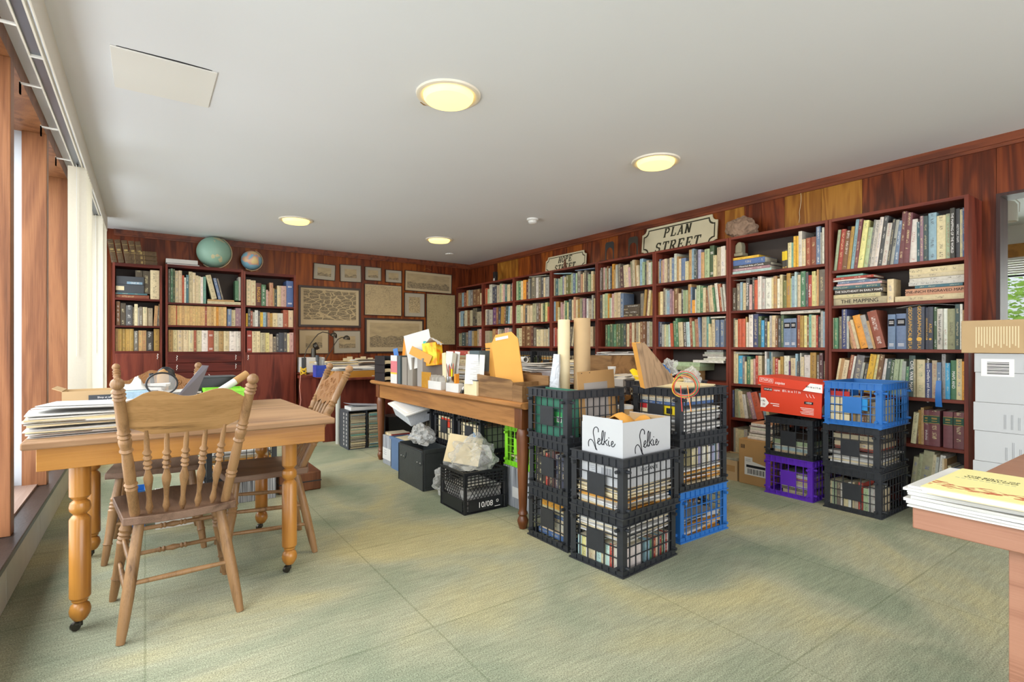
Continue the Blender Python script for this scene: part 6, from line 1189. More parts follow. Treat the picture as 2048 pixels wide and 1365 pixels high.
# oak organiser at the near corner
t = thing('desk_organiser', 'stepped brown oak letter organiser at the near end of the long table', 'organiser', (1.81, 2.475, TZ)); Lx = yat(954, 1.81) - 2.475
MB().prism([(.10, 0), (Lx, 0), (Lx, .145), (.125, .128), (.10, .112)], 0, .009, 'x').build('side_panel', M['oak_box'], t, bevel=.002)
MB().prism([(0, 0), (.10, 0), (.10, .092), (.085, .1), (.0, .095)], .001, .009, 'x').build('low_panel', M['oak_box'], t); MB().box(.009, .20, 0, .008, 0, .095).build('front_panel', M['oak_box'], t); MB().box(.009, .20, .10, .108, 0, .112).build('divider', M['oak_box'], t); MB().box(.009, .20, Lx - .008, Lx, 0, .145).build('end_panel', M['oak_box'], t)
MB().box(.20, .208, 0, Lx, 0, .15).build('back_panel', M['oak_box'], t); MB().box(.009, .2, .008, Lx - .008, 0, .006).build('bottom', M['oak_box'], t)
def env(lab, pxa, x_, z0, w_, h, rx_, ry=6, flap=False):
    t = thing('manila_envelope', lab, 'envelope', (0, 0, 0), 0, 'golden envelopes in the oak organiser'); t.matrix_world = Matrix.Translation((x_ + .045, yat(pxa, x_), z0)) @ Matrix.Rotation(math.radians(30), 4, 'Z') @ Matrix.Rotation(math.radians(ry), 4, 'Y') @ Matrix.Rotation(math.radians(rx_), 4, 'X')
    MB().grid(8, 8, lambda u, v: (-.004 - .008 * math.sin(PI * u) * math.sin(2 * v + .5), (.5 - u) * w_, v * h), th=0).grid(8, 8, lambda u, v: (.004, (u - .5) * w_, v * h)).build('envelope_body', M['manila'], t)
    if flap: MB().prism([(-w_ / 2, h), (w_ / 2, h), (w_ * .3, h + .05), (-w_ * .3, h + .05)], -.004, -.001, 'x').build('flap', M['manila'], t); MB().box(-.006, -.004, -.03, w_ * .32, h + .012, h + .03).build('paper_label', M['paper'], t)
env('big golden envelope leaning in front in the oak organiser', 1010, 1.86, TZ + .06, .19, .31, -10, 4, True); env('golden envelope behind the biggest one in the organiser', 988, 1.90, TZ + .06, .17, .30, -6, 3); env('smaller golden envelope at the back edge of the organiser', 975, 1.94, TZ + .05, .16, .28, 6, 3)
t = binderbox(1.83, 2.98, .25, .02, .16, 'walnut_print', 'wood-patterned magazine file behind the small gridded box'); 
t = thing('out_tray', 'brown wooden tray with a card reading OUT behind the oak organiser', 'tray', (2.18, 2.62, TZ)); box_open(t, .30, .27, .07, 'oak_box', .008); MB().box(-.004, -.001, .01, .12, .0, .088).build('card', M['cream_paper'], t); tx = text('OUT', .034, M['ink'], t, (-.0055, .065, .05), (PI / 2, 0, -PI / 2)); MB().box(-.003, .0, .0, .13, .07, .10).build('card_holder', M['oak_box'], t)
sheaf('paper_sheaf', 'white papers in the low wooden tray marked OUT', 'papers', (2.33, 2.755, TZ + .01), 0, .27, .24, .055, 6, 'paper', .004, seed=31, jr=2)
sheaf('paper_sheaf', 'white papers lying at the near corner beside the oak organiser', 'papers', (2.12, 2.52, TZ), .1, .12, .1, .06, 6, 'paper', .004, seed=33, jr=4)
t = thing('oak_box', 'plain brown wooden box front behind the golden envelopes', 'box', (2.10, 3.10, TZ)); box_open(t, .42, .3, .13, 'oak_box', .01)
t = thing('white_tub', 'white plastic tub of papers in the middle of the long table', 'tub', (2.30, 2.80, TZ)); 
MB().lathe([(.10, 0), (.12, .005), (.145, .125), (.152, .13), (.152, .14), (.14, .14), (.115, .01), (0, .01)], 32, T=Matrix.Translation((.14, .12, 0)) @ Matrix.Diagonal((.95, .78, 1, 1))).build('tub_body', M['milky'] , t, smooth=50)
t.location = (2.42, 3.05, TZ)
sheaf('paper_sheaf', 'rumpled white papers heaped over the plastic tub', 'papers', (2.55, 3.20, TZ + .142), .2, .34, .24, .05, 8, 'paper paper_grey paper', .04, seed=35, jr=25)
for k, (x_, y_, w_, h, lab) in enumerate(((2.35, 3.65, .5, .16, 'wide heap of newspapers across the middle of the long table'), (2.45, 4.1, .45, .15, 'heap of grey papers toward the far end of the long table'), (2.3, 4.55, .4, .17, 'heap of white papers at the far end of the long table'))):
    sheaf('paper_sheaf', lab, 'papers', (x_, y_, TZ), .1 * k, w_, .38, h, 14, 'paper paper_grey paper cream_paper', .04, seed=70 + k, jr=14)
a, b = wx(1056, 738, 2.75), wx(1103, 733, 2.75); t = thing('rolled_print', 'loose white paper roll lying on the heap of papers', 'paper roll', (2.42, 3.32, TZ + .225)); MB().lathe([(.022, 0), (.022, .26), (.019, .26), (.019, .0)], 20, T=Matrix.Rotation(math.radians(75), 4, 'Z') @ Matrix.Rotation(PI / 2, 4, 'Y') @ Matrix.Translation((0, 0, -.16))).build('roll', M['paper'], t); t.rotation_euler = (0, 0, PI)
# stack of books behind the bags
for k, (code, px0, px1, z0, th, lab) in enumerate((('gb', 880, 940, .00, .05, 'thick grey book low in the stack behind the gift bag'), ('cr', 884, 938, .05, .05, 'thick cream book in the stack behind the gift bag'), ('be', 886, 938, .10, .045, 'beige book in the stack behind the gift bag'), ('cr', 890, 937, .145, .04, 'cream book near the top of the stack behind the gift bag'), ('tn', 884, 934, .185, .02, 'thin tan book below the red book'), ('po', 886, 935, .205, .016, 'thin olive book under the red book'), ('rd', 895, 934, .221, .042, 'bright red book topping the stack behind the gift bag'))):
    x_ = 2.42; ya, yb2 = yat(px0, x_), yat(px1, x_); mb = MB(); h = ya - yb2; book_mesh(mb, th - .001, h, .2, code, k, None); o = mb.build('book', M['book'], None, smooth=40); pm = MB(); pages_mesh(pm, th - .001, h, .2); pm.build('pages', M['book'], o, smooth=0); o.matrix_world = Matrix.Translation((x_, yb2, TZ + .02 + z0 + th / 2)) @ RXm; tag(o, lab, 'book', 'books stacked behind the gift bag')
tag(MB().box(2.40, 2.66, yat(940, 2.42), yat(880, 2.42), TZ, TZ + .0195).build('wooden_board', M['oak_box'], bevel=.002), 'flat wooden board under the book stack on the long table', 'board')
# ---------------------------------------------------------------- in and on the lattice crates
def crinkle(lab, name, cat, c, sx, sy, sz, key, seed, open_top=True, n=22):
    bm = bmesh.new(); bmesh.ops.create_icosphere(bm, subdivisions=4, radius=1)
    for v in bm.verts:
        p = v.co.copy(); k = .85 + .6 * mn.noise(p * 1.5 + Vector((seed, 0, 0))) + .5 * abs(mn.noise(p * 2.4 + Vector((0, seed, 0)))) + .07 * abs(mn.noise(p * 7))
        q = Vector((p.x * sx, p.y * sy, p.z * sz)) * k
        q.z = max(q.z, -sz * .8); v.co = q
    me = bpy.data.meshes.new(name); bm.to_mesh(me); bm.free(); me.materials.append(M[key]); o = bpy.data.objects.new(name, me); C.objects.link(o); o.location = c; return tag(o, lab, cat)
# wine carton
a2 = A2.rotation_euler.z; cw_ = wz(1262, 850, .715); fr = A2.matrix_basis
t = thing('wine_carton', 'white wine carton reading Selkie standing up out of the front crate', 'box', (0, 0, 0)); t.matrix_world = fr @ Matrix.Translation((-.195, -.145, .135)); W_, D_, H_ = .375, .262, .312
MB().box(0, W_, 0, .004, 0, H_).build('side_wall', M['carton_white'], t); MB().box(0, W_, D_ - .004, D_, 0, H_ - .02).build('side_wall', M['carton_white'], t)
MB().box(0, .004, .004, D_ - .004, 0, H_ + .012).build('end_wall', M['carton_white'], t); MB().box(W_ - .004, W_, .004, D_ - .004, 0, H_).build('end_wall', M['carton_white'], t); MB().box(.004, W_ - .004, .004, D_ - .004, 0, .004).build('bottom', M['cardboard'], t)
for q in ((.0045, .0055, .006, D_ - .006), (W_ - .0055, W_ - .0045, .006, D_ - .006)): MB().box(q[0], q[1], q[2], q[3], .005, H_ - .002).build('inner_lining', M['carton_tan'], t)
MB().box(.006, W_ - .006, D_ - .0055, D_ - .0045, .005, H_ - .022).build('inner_lining', M['carton_tan'], t)
SK = [  # strokes of the handwritten wordmark on a unit height, x right, y up
 [(.02, .10), (.0, .25), (.05, .38), (.16, .42), (.27, .34), (.36, .18), (.44, .02), (.40, .22), (.33, .52), (.28, .74), (.33, .92), (.45, .99), (.56, .92), (.57, .78)],
 [(.50, .30), (.58, .38), (.66, .44), (.64, .52), (.57, .50), (.54, .38), (.57, .28), (.65, .27), (.74, .36)],
 [(.74, .36), (.82, .56), (.86, .78), (.83, .88), (.78, .80), (.76, .56), (.76, .34), (.80, .28), (.87, .34)],
 [(.95, .84), (.91, .56), (.88, .28)], [(1.08, .54), (.98, .46), (.93, .42), (1.0, .36), (1.08, .28)],
 [(1.14, .50), (1.13, .36), (1.17, .28), (1.23, .32)], [(1.30, .36), (1.38, .42), (1.37, .50), (1.31, .48), (1.29, .36), (1.33, .28), (1.42, .30), (1.50, .42)], [(.36, .18), (.44, .08), (.50, .0)]]
def smoothpts(P_, k=5):
    out = []; n = len(P_)
    for i in range(n - 1):
        p0, p1, p2, p3 = (Vector(P_[max(0, i - 1)]), Vector(P_[i]), Vector(P_[i + 1]), Vector(P_[min(n - 1, i + 2)]))
        for j in range(k): s = j / k; out.append(.5 * ((2 * p1) + (-p0 + p2) * s + (2 * p0 - 5 * p1 + 4 * p2 - p3) * s * s + (-p0 + 3 * p1 - 3 * p2 + p3) * s ** 3))
    out.append(Vector(P_[-1])); return out
def wordmark(par, T, size):
    mb = MB()
    for st_ in SK: mb.tube([T @ Vector((p.x * size, p.y * size, 0)) for p in smoothpts([(x, y) for x, y in st_])], 0.0021 * size / .12, 5)
    mb.lathe([(.0025, 0), (.0025, .001)], 8, T=T @ Matrix.Translation((1.155 * size, .62 * size, 0))); mb.build('wordmark', M['ink'], par)
TL = Matrix(((0, 0, -1, 0), (-1, 0, 0, 0), (0, 1, 0, 0), (0, 0, 0, 1)))     # x right seen from -x side, y up, facing -x
TF = Matrix(((1, 0, 0, 0), (0, 0, -1, 0), (0, 1, 0, 0), (0, 0, 0, 1)))     # facing -y
wordmark(t, Matrix.Translation((-.001, D_ - .045, .16)) @ TL, .115); wordmark(t, Matrix.Translation((.09, -.001, .145)) @ TF, .125)
def textm(s, size, m, par, T, **k): o = text(s, size, m, par, (0, 0, 0), (0, 0, 0), **k); o.matrix_local = T; return o
textm('Just Vineyards LTD', .020, M['ink'], t, Matrix.Translation((-.001, D_ / 2, .135)) @ TL, sx=.8); textm('Gaspereau', .015, M['ink'], t, Matrix.Translation((-.001, D_ / 2, .118)) @ TL) if False else None
textm('FRIZZANTE', .026, M['ink'], t, Matrix.Translation((.20, -.001, .072)) @ TF)
for k in range(13): MB().box(-.0014, 0, .055 + .006 * k, .057 + .006 * k + .002 * (k % 3 == 0), .050, .082).build('barcode_bar', M['ink_grey'], t)
for k in range(3): MB().box(-.0014, 0, .17, .215 - .01 * k, .078 - .009 * k, .080 - .009 * k).build('printed_line', M['ink_grey'], t)
o = MB().grid(8, 6, lambda u, v: (.1 + .24 * u, .05 + .17 * v, .24 + .085 * math.sin(PI * v) * (1 - .35 * u) + .02 * math.sin(7 * u)), th=.004).build('manila_envelope', M['manila']); o.matrix_world = t.matrix_world.copy(); tag(o, 'golden envelopes bulging out of the white wine carton', 'envelope')
# green hanging-file box and panel in the crate by the table leg
BZ = .585
t = thing('green_file_box', 'green cardboard file folder with a bright green label in the top crate', 'folder', (1.858, 2.118, BZ)); M['green_card'] = mat('green_board', '3c6f5c', .55, .25, var=.08)
MB().box(0, .003, 0, .285, 0, .262).build('front_board', M['green_card'], t); MB().box(.07, .073, 0, .285, 0, .268).build('back_board', M['green_card'], t); MB().box(.003, .07, 0, .003, 0, .262).build('side_board', M['green_card'], t)
MB().box(-.0015, 0, .055, .20, .085, .145).build('printed_label', mat('bright_green_label', '46a55c', .5, .3), t); MB().box(-.0025, -.001, .055, .095, .09, .12).build('barcode_patch', M['paper'], t)
for k in range(3): MB().box(-.0025, -.001, .12, .19 - .01 * k, .130 - .014 * k, .134 - .014 * k).build('printed_line', M['print_white'], t)
for k in range(5): MB().box(-.0035, -.002, .060 + .006 * k, .063 + .006 * k, .094, .115).build('barcode_bar', M['ink'], t)
t = thing('drawing_board', 'brown cardboard panel with a grey square standing in the top crate', 'panel', (1.955, 2.125, BZ)); t.rotation_euler = (math.radians(-3), math.radians(-2), 0)
MB().box(0, .285, 0, .004, 0, .365).build('panel_board', M['cardboard'], t, bevel=.001); MB().box(.045, .225, -.001, .0005, .10, .30).build('grey_square', M['grey_card2'], t)
for k in range(2): MB().box(.03 + .06 * k, .036 + .06 * k, -.0015, 0, .354, .358).build('staple', M['ink'], t)
t = thing('mailing_tube', 'thick tan cardboard mailing tube standing tall in the top crate', 'tube', (2.165, 2.345, BZ)); MB().lathe([(.050, 0), (.050, .675), (.0465, .675), (.0465, .60), (0, .60)], 32).build('tube_wall', M['carton_tan'], t, smooth=50); MB().lathe([(.051, .0), (.051, .02)], 32).build('end_band', M['cardboard'], t)
t = thing('paper_roll', 'tall cream paper roll standing beside the thick mailing tube', 'paper roll', (2.055, 2.385, BZ)); MB().lathe([(.036, 0), (.036, .665), (.033, .665), (.033, .5), (0, .5)], 28).build('roll', M['cream_paper'], t, smooth=50)
t = thing('plastic_sleeve', 'clear plastic bag of white foam standing beside the paper roll', 'bag', (1.985, 2.38, BZ)); MB().grid(6, 10, lambda u, v: (-.03 + .07 * u + .008 * math.sin(8 * v), -.012 + .02 * math.sin(5 * u + 3 * v), .46 * v), th=.02).build('sleeve', M['milky'], t); 
for j, (x_, z_) in enumerate(((0, .30), (-.02, .22))): MB().box(x_ - .02, x_ + .025, .012, .04, z_ - .05, z_ + .05, T=Matrix.Rotation(.3, 4, 'Y')).build('foam_piece', M['paper'], t)
std_row('file folder in the top crate by the table leg', 'folder', 'folder', B[2], -.12, .05, -.02, .014, .25, .19, ['gy', 'tn', 'cr', 'gb', 'cr'], (.006, .02), 81, 'folders in the top crate by the table leg', 'x')
t = thing('mailing_tube', 'short brown tube with a pale lid wedged between the crate stacks', 'tube', (2.336, 2.16, 0)); MB().lathe([(.050, 0), (.050, .73)], 28).build('tube_wall', M['cardboard'], t); MB().lathe([(.052, .722), (.052, .738), (.046, .742), (0, .741)], 28).build('lid', M['paper_grey'], t)
# blue band, packet in crate K2
t = thing('packet', 'small red and yellow packet in the top crate under the wires', 'packet', (2.418, 1.86, .70)); MB().box(0, .02, 0, .25, 0, .055).build('packet_body', M['cream_paper'], t); MB().box(-.001, .001, .20, .25, .028, .055).build('red_patch', mat('red_print', 'bb2f34', .5, .3), t); MB().box(-.001, .001, 0, .085, 0, .055).build('yellow_patch', mat('yellow_patch', 'e3c828', .5, .3), t); MB().box(-.002, 0, .02, .06, .01, .042).build('small_picture', M['ink'], t)
for k, (c_, z_) in enumerate((('bl', .757), ('wh', .775), ('cr', .792), ('wh', .810), ('wh', .830))):
    mb = MB(); book_mesh(mb, .0165, .27, .33, c_, k, None, low=True); o = mb.build('folder', M['book'], None, smooth=0); o.matrix_world = Matrix.Translation((2.43, 1.85, z_ + .008)) @ RXm; tag(o, 'folder lying in the top crate under the wires, %s from the bottom' % ORD[k], 'folder', 'folders under the coloured wires')
for k in range(2): sheaf('paper_sheaf', ['cream card folders sticking up out of the top crate under the wires', 'brown papers on the crate behind the wires'][k], 'papers', ((2.63, 2.0, .847), (2.94, 2.33, .80))[k], 0, .36, .27, (.02, .06)[k], (3, 5)[k], ('cream_paper', 'cream_paper manila')[k], .01, seed=91 + k)
# wood-patterned file and coloured wires
hp = wz(1290, 778, .868); t = thing('magazine_file', 'wood-patterned cardboard magazine file leaning on the crate beside the wires', 'file box', hp); t.rotation_euler = (0, math.radians(-11), -YAW)
Wf, Df, Hf = .155, .10, .245; side = [(0, 0), (Wf, 0), (Wf, .035), (.045, Hf * .97), (.0, Hf)]
MB().prism(side, 0, .003, 'y').build('side_panel', M['walnut_print'], t); MB().prism([(p, q + .004) for p, q in side], Df - .003, Df, 'y').build('side_panel', M['manila'], t)
MB().box(0, .003, .003, Df - .003, 0, Hf * .99).build('back_panel', M['manila'], t); MB().box(.003, Wf, .003, Df - .003, 0, .003).build('bottom', M['manila'], t); MB().box(Wf - .003, Wf, .003, Df - .003, 0, .05).build('front_lip', M['manila'], t)
cw = _ray(1362, 770); cp = Vector((0, 0, HC)) + cw * 2.70; rt = Vector((math.cos(YAW), -math.sin(YAW), 0)); up = Vector((0, 0, 1)); fw_ = Vector((math.sin(YAW), math.cos(YAW), 0)); r = random.Random(4)
t = thing('wire_coil', 'loose coil of red, green and yellow wires hanging over the crate rim', 'wires', cp)
for k, (key, hx_) in enumerate((('red', 'c63a34'), ('green', '3f8f5e'), ('yellow', 'ddb23a'), ('red', 'c63a34'), ('orange', 'e0853a'), ('maroon', '7c2440'), ('grey', '8a8c90'), ('green', '3f8f5e'), ('yellow', 'ddb23a'))):
    mm = bpy.data.materials.get('wire_' + key) or mat('wire_' + key, hx_, .4, .4); ra = .062 * r.uniform(.85, 1.1); el = r.uniform(.85, 1.05); ox, oz, ph = r.uniform(-.008, .008), r.uniform(-.006, .006), r.uniform(0, .8)
    MB().tube([rt * (ox + ra * math.cos(a) * (1 + .12 * math.cos(a + ph))) + up * (oz + ra * el * math.sin(a)) + fw_ * (-.05 + .010 * math.sin(2 * a + ph) + .003 * k) for a in [2 * PI * j / 28 for j in range(28)]], .0019, 5, closed=True).build('wire_loop', mm, t)
for k in (0, 1): MB().tube([rt * (-.02 + .035 * k) + up * .0 + fw_ * -.055, rt * (-.018 + .04 * k) + up * -.07 + fw_ * -.06, rt * (-.015 + .045 * k) + up * -.13 + fw_ * -.065], .0022, 5).build('wire_end', bpy.data.materials['wire_red'] if k == 0 else bpy.data.materials['wire_orange'], t)
crinkle('clear plastic bag peaking at the edge of the top crate by the bookcase', 'plastic_bag', 'bag', (2.78, 2.02, .90), .06, .05, .055, 'clear', 3)
crinkle('crumpled clear plastic in the mouth of the wood-patterned file', 'plastic_wrap', 'wrapping', tuple(Vector((0, 0, HC)) + _ray(1338, 738) * 2.88), .05, .04, .05, 'clear', 6)
t = thing('blue_scissors', 'blue plastic handles by the wood-patterned file', 'scissors', tuple(Vector((0, 0, HC)) + _ray(1332, 743) * 2.84)); 
for s in (0, 1): MB().tube([rt * (-.015 + .02 * s + .016 * math.cos(a)) + up * (.012 - .02 * s + .022 * math.sin(a)) for a in [2 * PI * j / 16 for j in range(16)]], .0035, 6, closed=True).build('handle', M['blue_pl'], t)
# yellow printed bag and record sleeve on the crate behind
t = thing('yellow_bag', 'bright yellow plastic bag under the wood-patterned file', 'bag', (2.80, 2.44, .80)); MB().grid(8, 6, lambda u, v: (.20 * u, .10 * v, .01 + .11 * v + .012 * math.sin(9 * u)), th=.006).build('bag_body', mat('bright_yellow_plastic', 'e3c21c', .35, .4, var=.15, vs=20), t)
t = thing('record_sleeve', 'cream printed sleeve with a dark oval lying on the crate behind', 'sleeve', (2.72, 2.20, .8575)); MB().grid(8, 8, lambda u, v: (.30 * u, .24 * v, .004 + .03 * v * (1 - .5 * u)), th=.004).build('sleeve_body', mat('cream_yellow_print', 'dcc274', .5, .3, var=.1, vs=12), t)
MB().lathe([(.055, 0), (.055, .001)], 24, T=Matrix.Translation((.11, .08, .0185)) @ Matrix.Rotation(.1, 4, 'X') @ Matrix.Diagonal((1.4, .7, 1, 1))).build('dark_oval', mat('dark_violet_print', '3c2f4c', .5, .3), t)
# ---- work table heaps behind
for k, (x_, y_, w_, d_, h, lab) in enumerate(((3.05, 3.0, .3, .5, .12, 'newspapers heaped below the plain wooden box'), (3.45, 3.5, .5, .5, .20, 'papers heaped before the empty shelf of the bookend bookcase'), (3.1, 4.0, .36, .6, .19, 'white papers heaped beside the long table'), (3.2, 4.7, .5, .5, .16, 'paper heap at the far end of the work table'), (3.3, 5.2, .6, .5, .2, 'dusty paper heap near the HOPE STREET bookcase'))):
    sheaf('paper_sheaf', lab, 'papers', (x_, y_, .7355), .2 * k, w_, d_, h, 12, 'paper paper_grey cream_paper paper', .03, seed=110 + k, jr=12)
t = thing('wooden_box', 'plain brown wooden box on the heaps before the green book row', 'box', (3.02, 2.93, .868)); box_open(t, .33, .25, .145, 'oak_box', .008)
sheaf('paper_sheaf', 'white newspapers spilling over the plain wooden box', 'papers', (3.2, 3.05, 1.0135), -.5, .26, .2, .03, 5, 'paper paper_grey', .03, seed=120, jr=20)
t = thing('paper_cup', 'small white cup before the plain wooden box', 'cup', (2.93, 2.84, .865)); MB().lathe([(.022, 0), (.032, .068), (.030, .068), (.02, .004), (0, .004)], 20).build('cup_wall', M['paper'], t)
tag(MB().box(2.885, 2.99, 2.79, 2.89, .7355, .8645).build('small_carton', M['cream_paper']), 'cream carton under the small white cup', 'box')
tag(MB().grid(6, 4, lambda u, v: (2.86 + .25 * u, 2.66 + .10 * v, .845 + .02 * u + .006 * math.sin(8 * u)), th=.10).build('grey_folder', M['paper_grey']), 'thick grey folder lying behind the yellow bag', 'folder')

# ---------------------------------------------------------------- red carton and boxes by the bookcases
M['red_card'] = mat('red_printed_card', 'cf4026', .5, .3, var=.05, vs=6); M['red_dark'] = mat('dark_red_card', '8c1216', .5, .3)
t = thing('paper_carton', 'bright red paper carton with white print tilted on the black crate', 'box', (3.765, 1.70, .595)); t.rotation_euler = (math.radians(1.6), 0, math.radians(0)); RW, RH, RD = .43, .215, .29
MB().box(0, .004, 0, RW, 0, RH).build('front_panel', M['red_card'], t); MB().box(.004, RD, 0, .004, 0, RH).build('end_panel', M['red_dark'], t); MB().box(.004, RD, RW - .004, RW, 0, RH).build('end_panel', M['red_card'], t); MB().box(RD - .004, RD, .004, RW - .004, 0, RH).build('back_panel', M['red_card'], t); MB().box(.004, RD - .004, .004, RW - .004, 0, .004).build('bottom', M['red_card'], t)
lid = MB().box(-.012, RD + .01, -.012, RW + .02, .048, .053).box(-.012, -.008, -.012, RW + .02, -.012, .048).box(RD + .006, RD + .01, -.012, RW + .02, -.012, .048).box(-.008, RD + .006, RW + .016, RW + .02, -.012, .048).build('lid', M['red_card'], t); lid.location = (0, 0, RH - .028); lid.rotation_euler = (math.radians(3.0), 0, 0)
MB().prism([(.0, -.012), (.0, .048), (-.012, .048), (-.012, -.012)], 0, .001, 'z').build('crease', M['red_dark'], lid)
MB().prism([(-.008, -.011), (.12, -.011), (.075, .046), (-.004, .046)], -.0135, -.012, 'x').build('white_label', M['print_white'], lid)
textm('8½ in x 11 in', .018, M['ink'], lid, Matrix.Translation((-.0145, .052, .02)) @ TL); textm('STAPLES', .024, M['print_white'], lid, Matrix.Translation((-.0128, .385, .026)) @ TL); textm('copies', .028, M['print_white'], lid, Matrix.Translation((-.0128, .285, .018)) @ TL, shear=.2)
for q in ((.335, .437, .010, .0115), (.335, .437, .0395, .041), (.335, .3365, .010, .041), (.4355, .437, .010, .041)): MB().box(-.0132, -.012, q[0], q[1], q[2], q[3]).build('printed_frame', M['print_white'], lid)
textm('STAPLES', .016, M['print_white'], t, Matrix.Translation((-.0015, .375, .165)) @ TL); textm('copies', .018, M['print_white'], t, Matrix.Translation((-.001, .31, .165)) @ TL); MB().box(-.0008, 0, .345, .408, .155, .176).build('black_patch', M['ink'], t)
textm('8½ in x 11 in', .024, M['print_white'], t, Matrix.Translation((-.001, .205, .165)) @ TL); textm('3 RÊCYCLED', .001, M['print_white'], t, Matrix.Translation((-.001, .2, .15)) @ TL) if False else None
MB().box(-.0012, 0, .055, .115, .088, .106).build('black_patch', M['ink_brown'] if 'ink_brown' in M else M['ink'], t); textm('14320', .016, M['print_white'], t, Matrix.Translation((-.0022, .085, .097)) @ TL)
MB().prism([(RW, .03), (RW, .10), (RW - .035, .10), (RW - .065, .065), (RW - .035, .03)], -.0012, 0, 'x').build('white_arrow_patch', M['print_white'], t); textm('92', .020, M['ink'], t, Matrix.Translation((-.0022, RW - .026, .078)) @ TL); textm('20', .020, M['red_dark'], t, Matrix.Translation((-.0022, RW - .026, .052)) @ TL); textm('+', .016, M['ink'], t, Matrix.Translation((-.0022, RW - .008, .078)) @ TL)
for k in range(5): MB().box(-.0012, 0, .05, .14 - .008 * (k % 3), .058 - .010 * k, .061 - .010 * k).build('printed_line', M['print_white'], t)
for k in range(2): MB().box(-.0012, 0, .29, .355 - .02 * k, .062 - .014 * k, .067 - .014 * k).build('printed_line', M['print_white'], t)
for k in range(3): MB().tube([(-.001, .060 + .022 * k, .158), (-.001, .056 + .022 * k, .148), (-.001, .052 + .022 * k, .140), (-.001, .046 + .022 * k, .136)], .0012, 5).build('recycling_mark', M['print_white'], t)
MB().lathe([(.036, 0), (.036, .001)], 24, T=Matrix.Translation((.042, -.001, .06)) @ Matrix.Rotation(PI / 2, 4, 'X')).build('grey_disc', M['grey_card2'], t)
MB().tube([(.02, -.005, .215), (.022, -.012, .18), (.03, -.006, .14)], .004, 6).build('string', M['cream_paper'], t)
t = thing('yellow_packet', 'cream and red cards behind the lattice of the upper blue crate', 'cards', (3.80, 1.50, .60))
for z_ in (.0, .055, .11):
    for y_ in (.0, .06): MB().box(0, .004, y_, y_ + .055, z_, z_ + .05).build('card', M['cream_paper'], t)
MB().box(0, .004, -.0, .115, .162, .20).build('red_card', mat('red_cover', 'b8322c', .5, .3), t); t.location = (3.775, 1.53, .592)
MB().box(-.002, .002, -.105, -.01, .085, .16).build('blue_label', mat('bright_blue_label', '2f8fce', .5, .3), t)
# brown carton with shipping label, low carton, books on them
t = thing('shipping_carton', 'tall brown carton with a white barcode label beside the purple crate', 'box', (3.89, 2.115, 0)); MB().box(0, .33, 0, .265, 0, .352).build('carton_body', M['cardboard'], t, bevel=.003)
MB().prism([(.025, .075), (.215, .075), (.215, .215), (.15, .215), (.15, .185), (.025, .16)], -.0012, 0, 'x').build('shipping_label', M['paper'], t); MB().box(-.0022, -.001, .045, .20, .135, .155).build('black_patch', M['ink'], t)
for k in range(16): MB().box(-.0022, -.001, .055 + .0085 * k, .058 + .0085 * k + .0025 * (k % 3 == 0), .085, .125).build('barcode_bar', M['ink'], t)
for k in range(2): MB().box(-.0022, -.001, .165, .205, .195 - .012 * k, .198 - .012 * k).build('printed_line', M['ink_grey'], t)
for k in range(3): MB().box(-.0012, 0, .215 + .012 * k, .221 + .012 * k, .28, .31).build('handling_mark', M['ink'], t)
textm('POSTE', .010, M['print_white'], t, Matrix.Translation((-.0032, .12, .145)) @ TL) if False else None
t = thing('low_carton', 'low open brown carton holding a round tin beside the tall brown carton', 'box', (3.90, 2.40, 0)); box_open(t, .33, .27, .16, 'carton_tan', .004); MB().box(-.0015, 0, .02, .25, .07, .12).build('parcel_tape', M['cardboard'], t)
t = thing('picture_tin', 'oval black and white printed tin lid in the low brown carton', 'tin', (4.05, 2.53, .11)); MB().lathe([(.11, 0), (.11, .05), (.105, .058), (0, .06)], 28).build('tin_body', mat('grey_printed_tin', '8c8a78', .4, .4, var=.7, vs=28), t)
zz = .3525
for k, (c_, th, w_) in enumerate((('wh', .020, .20), ('wh', .022, .19), ('gb', .008, .20), ('wh', .024, .18), ('wh', .022, .18), ('mv', .010, .19), ('wh', .020, .17), ('sa', .006, .17))):
    mb = MB(); book_mesh(mb, th - .0005, w_, .25, c_, 300 + k, None, low=False); o = mb.build('book', M['book'], None, smooth=40); pm = MB(); pages_mesh(pm, th - .0005, w_, .25); pm.build('pages', M['book'], o, smooth=0); o.matrix_world = Matrix.Translation((3.93 + .006 * (k % 3), 2.13, zz + th / 2)) @ RXm; tag(o, 'book lying on the tall brown carton, %s from its lid' % ORD[k], 'book', 'books on the tall brown carton'); zz += th

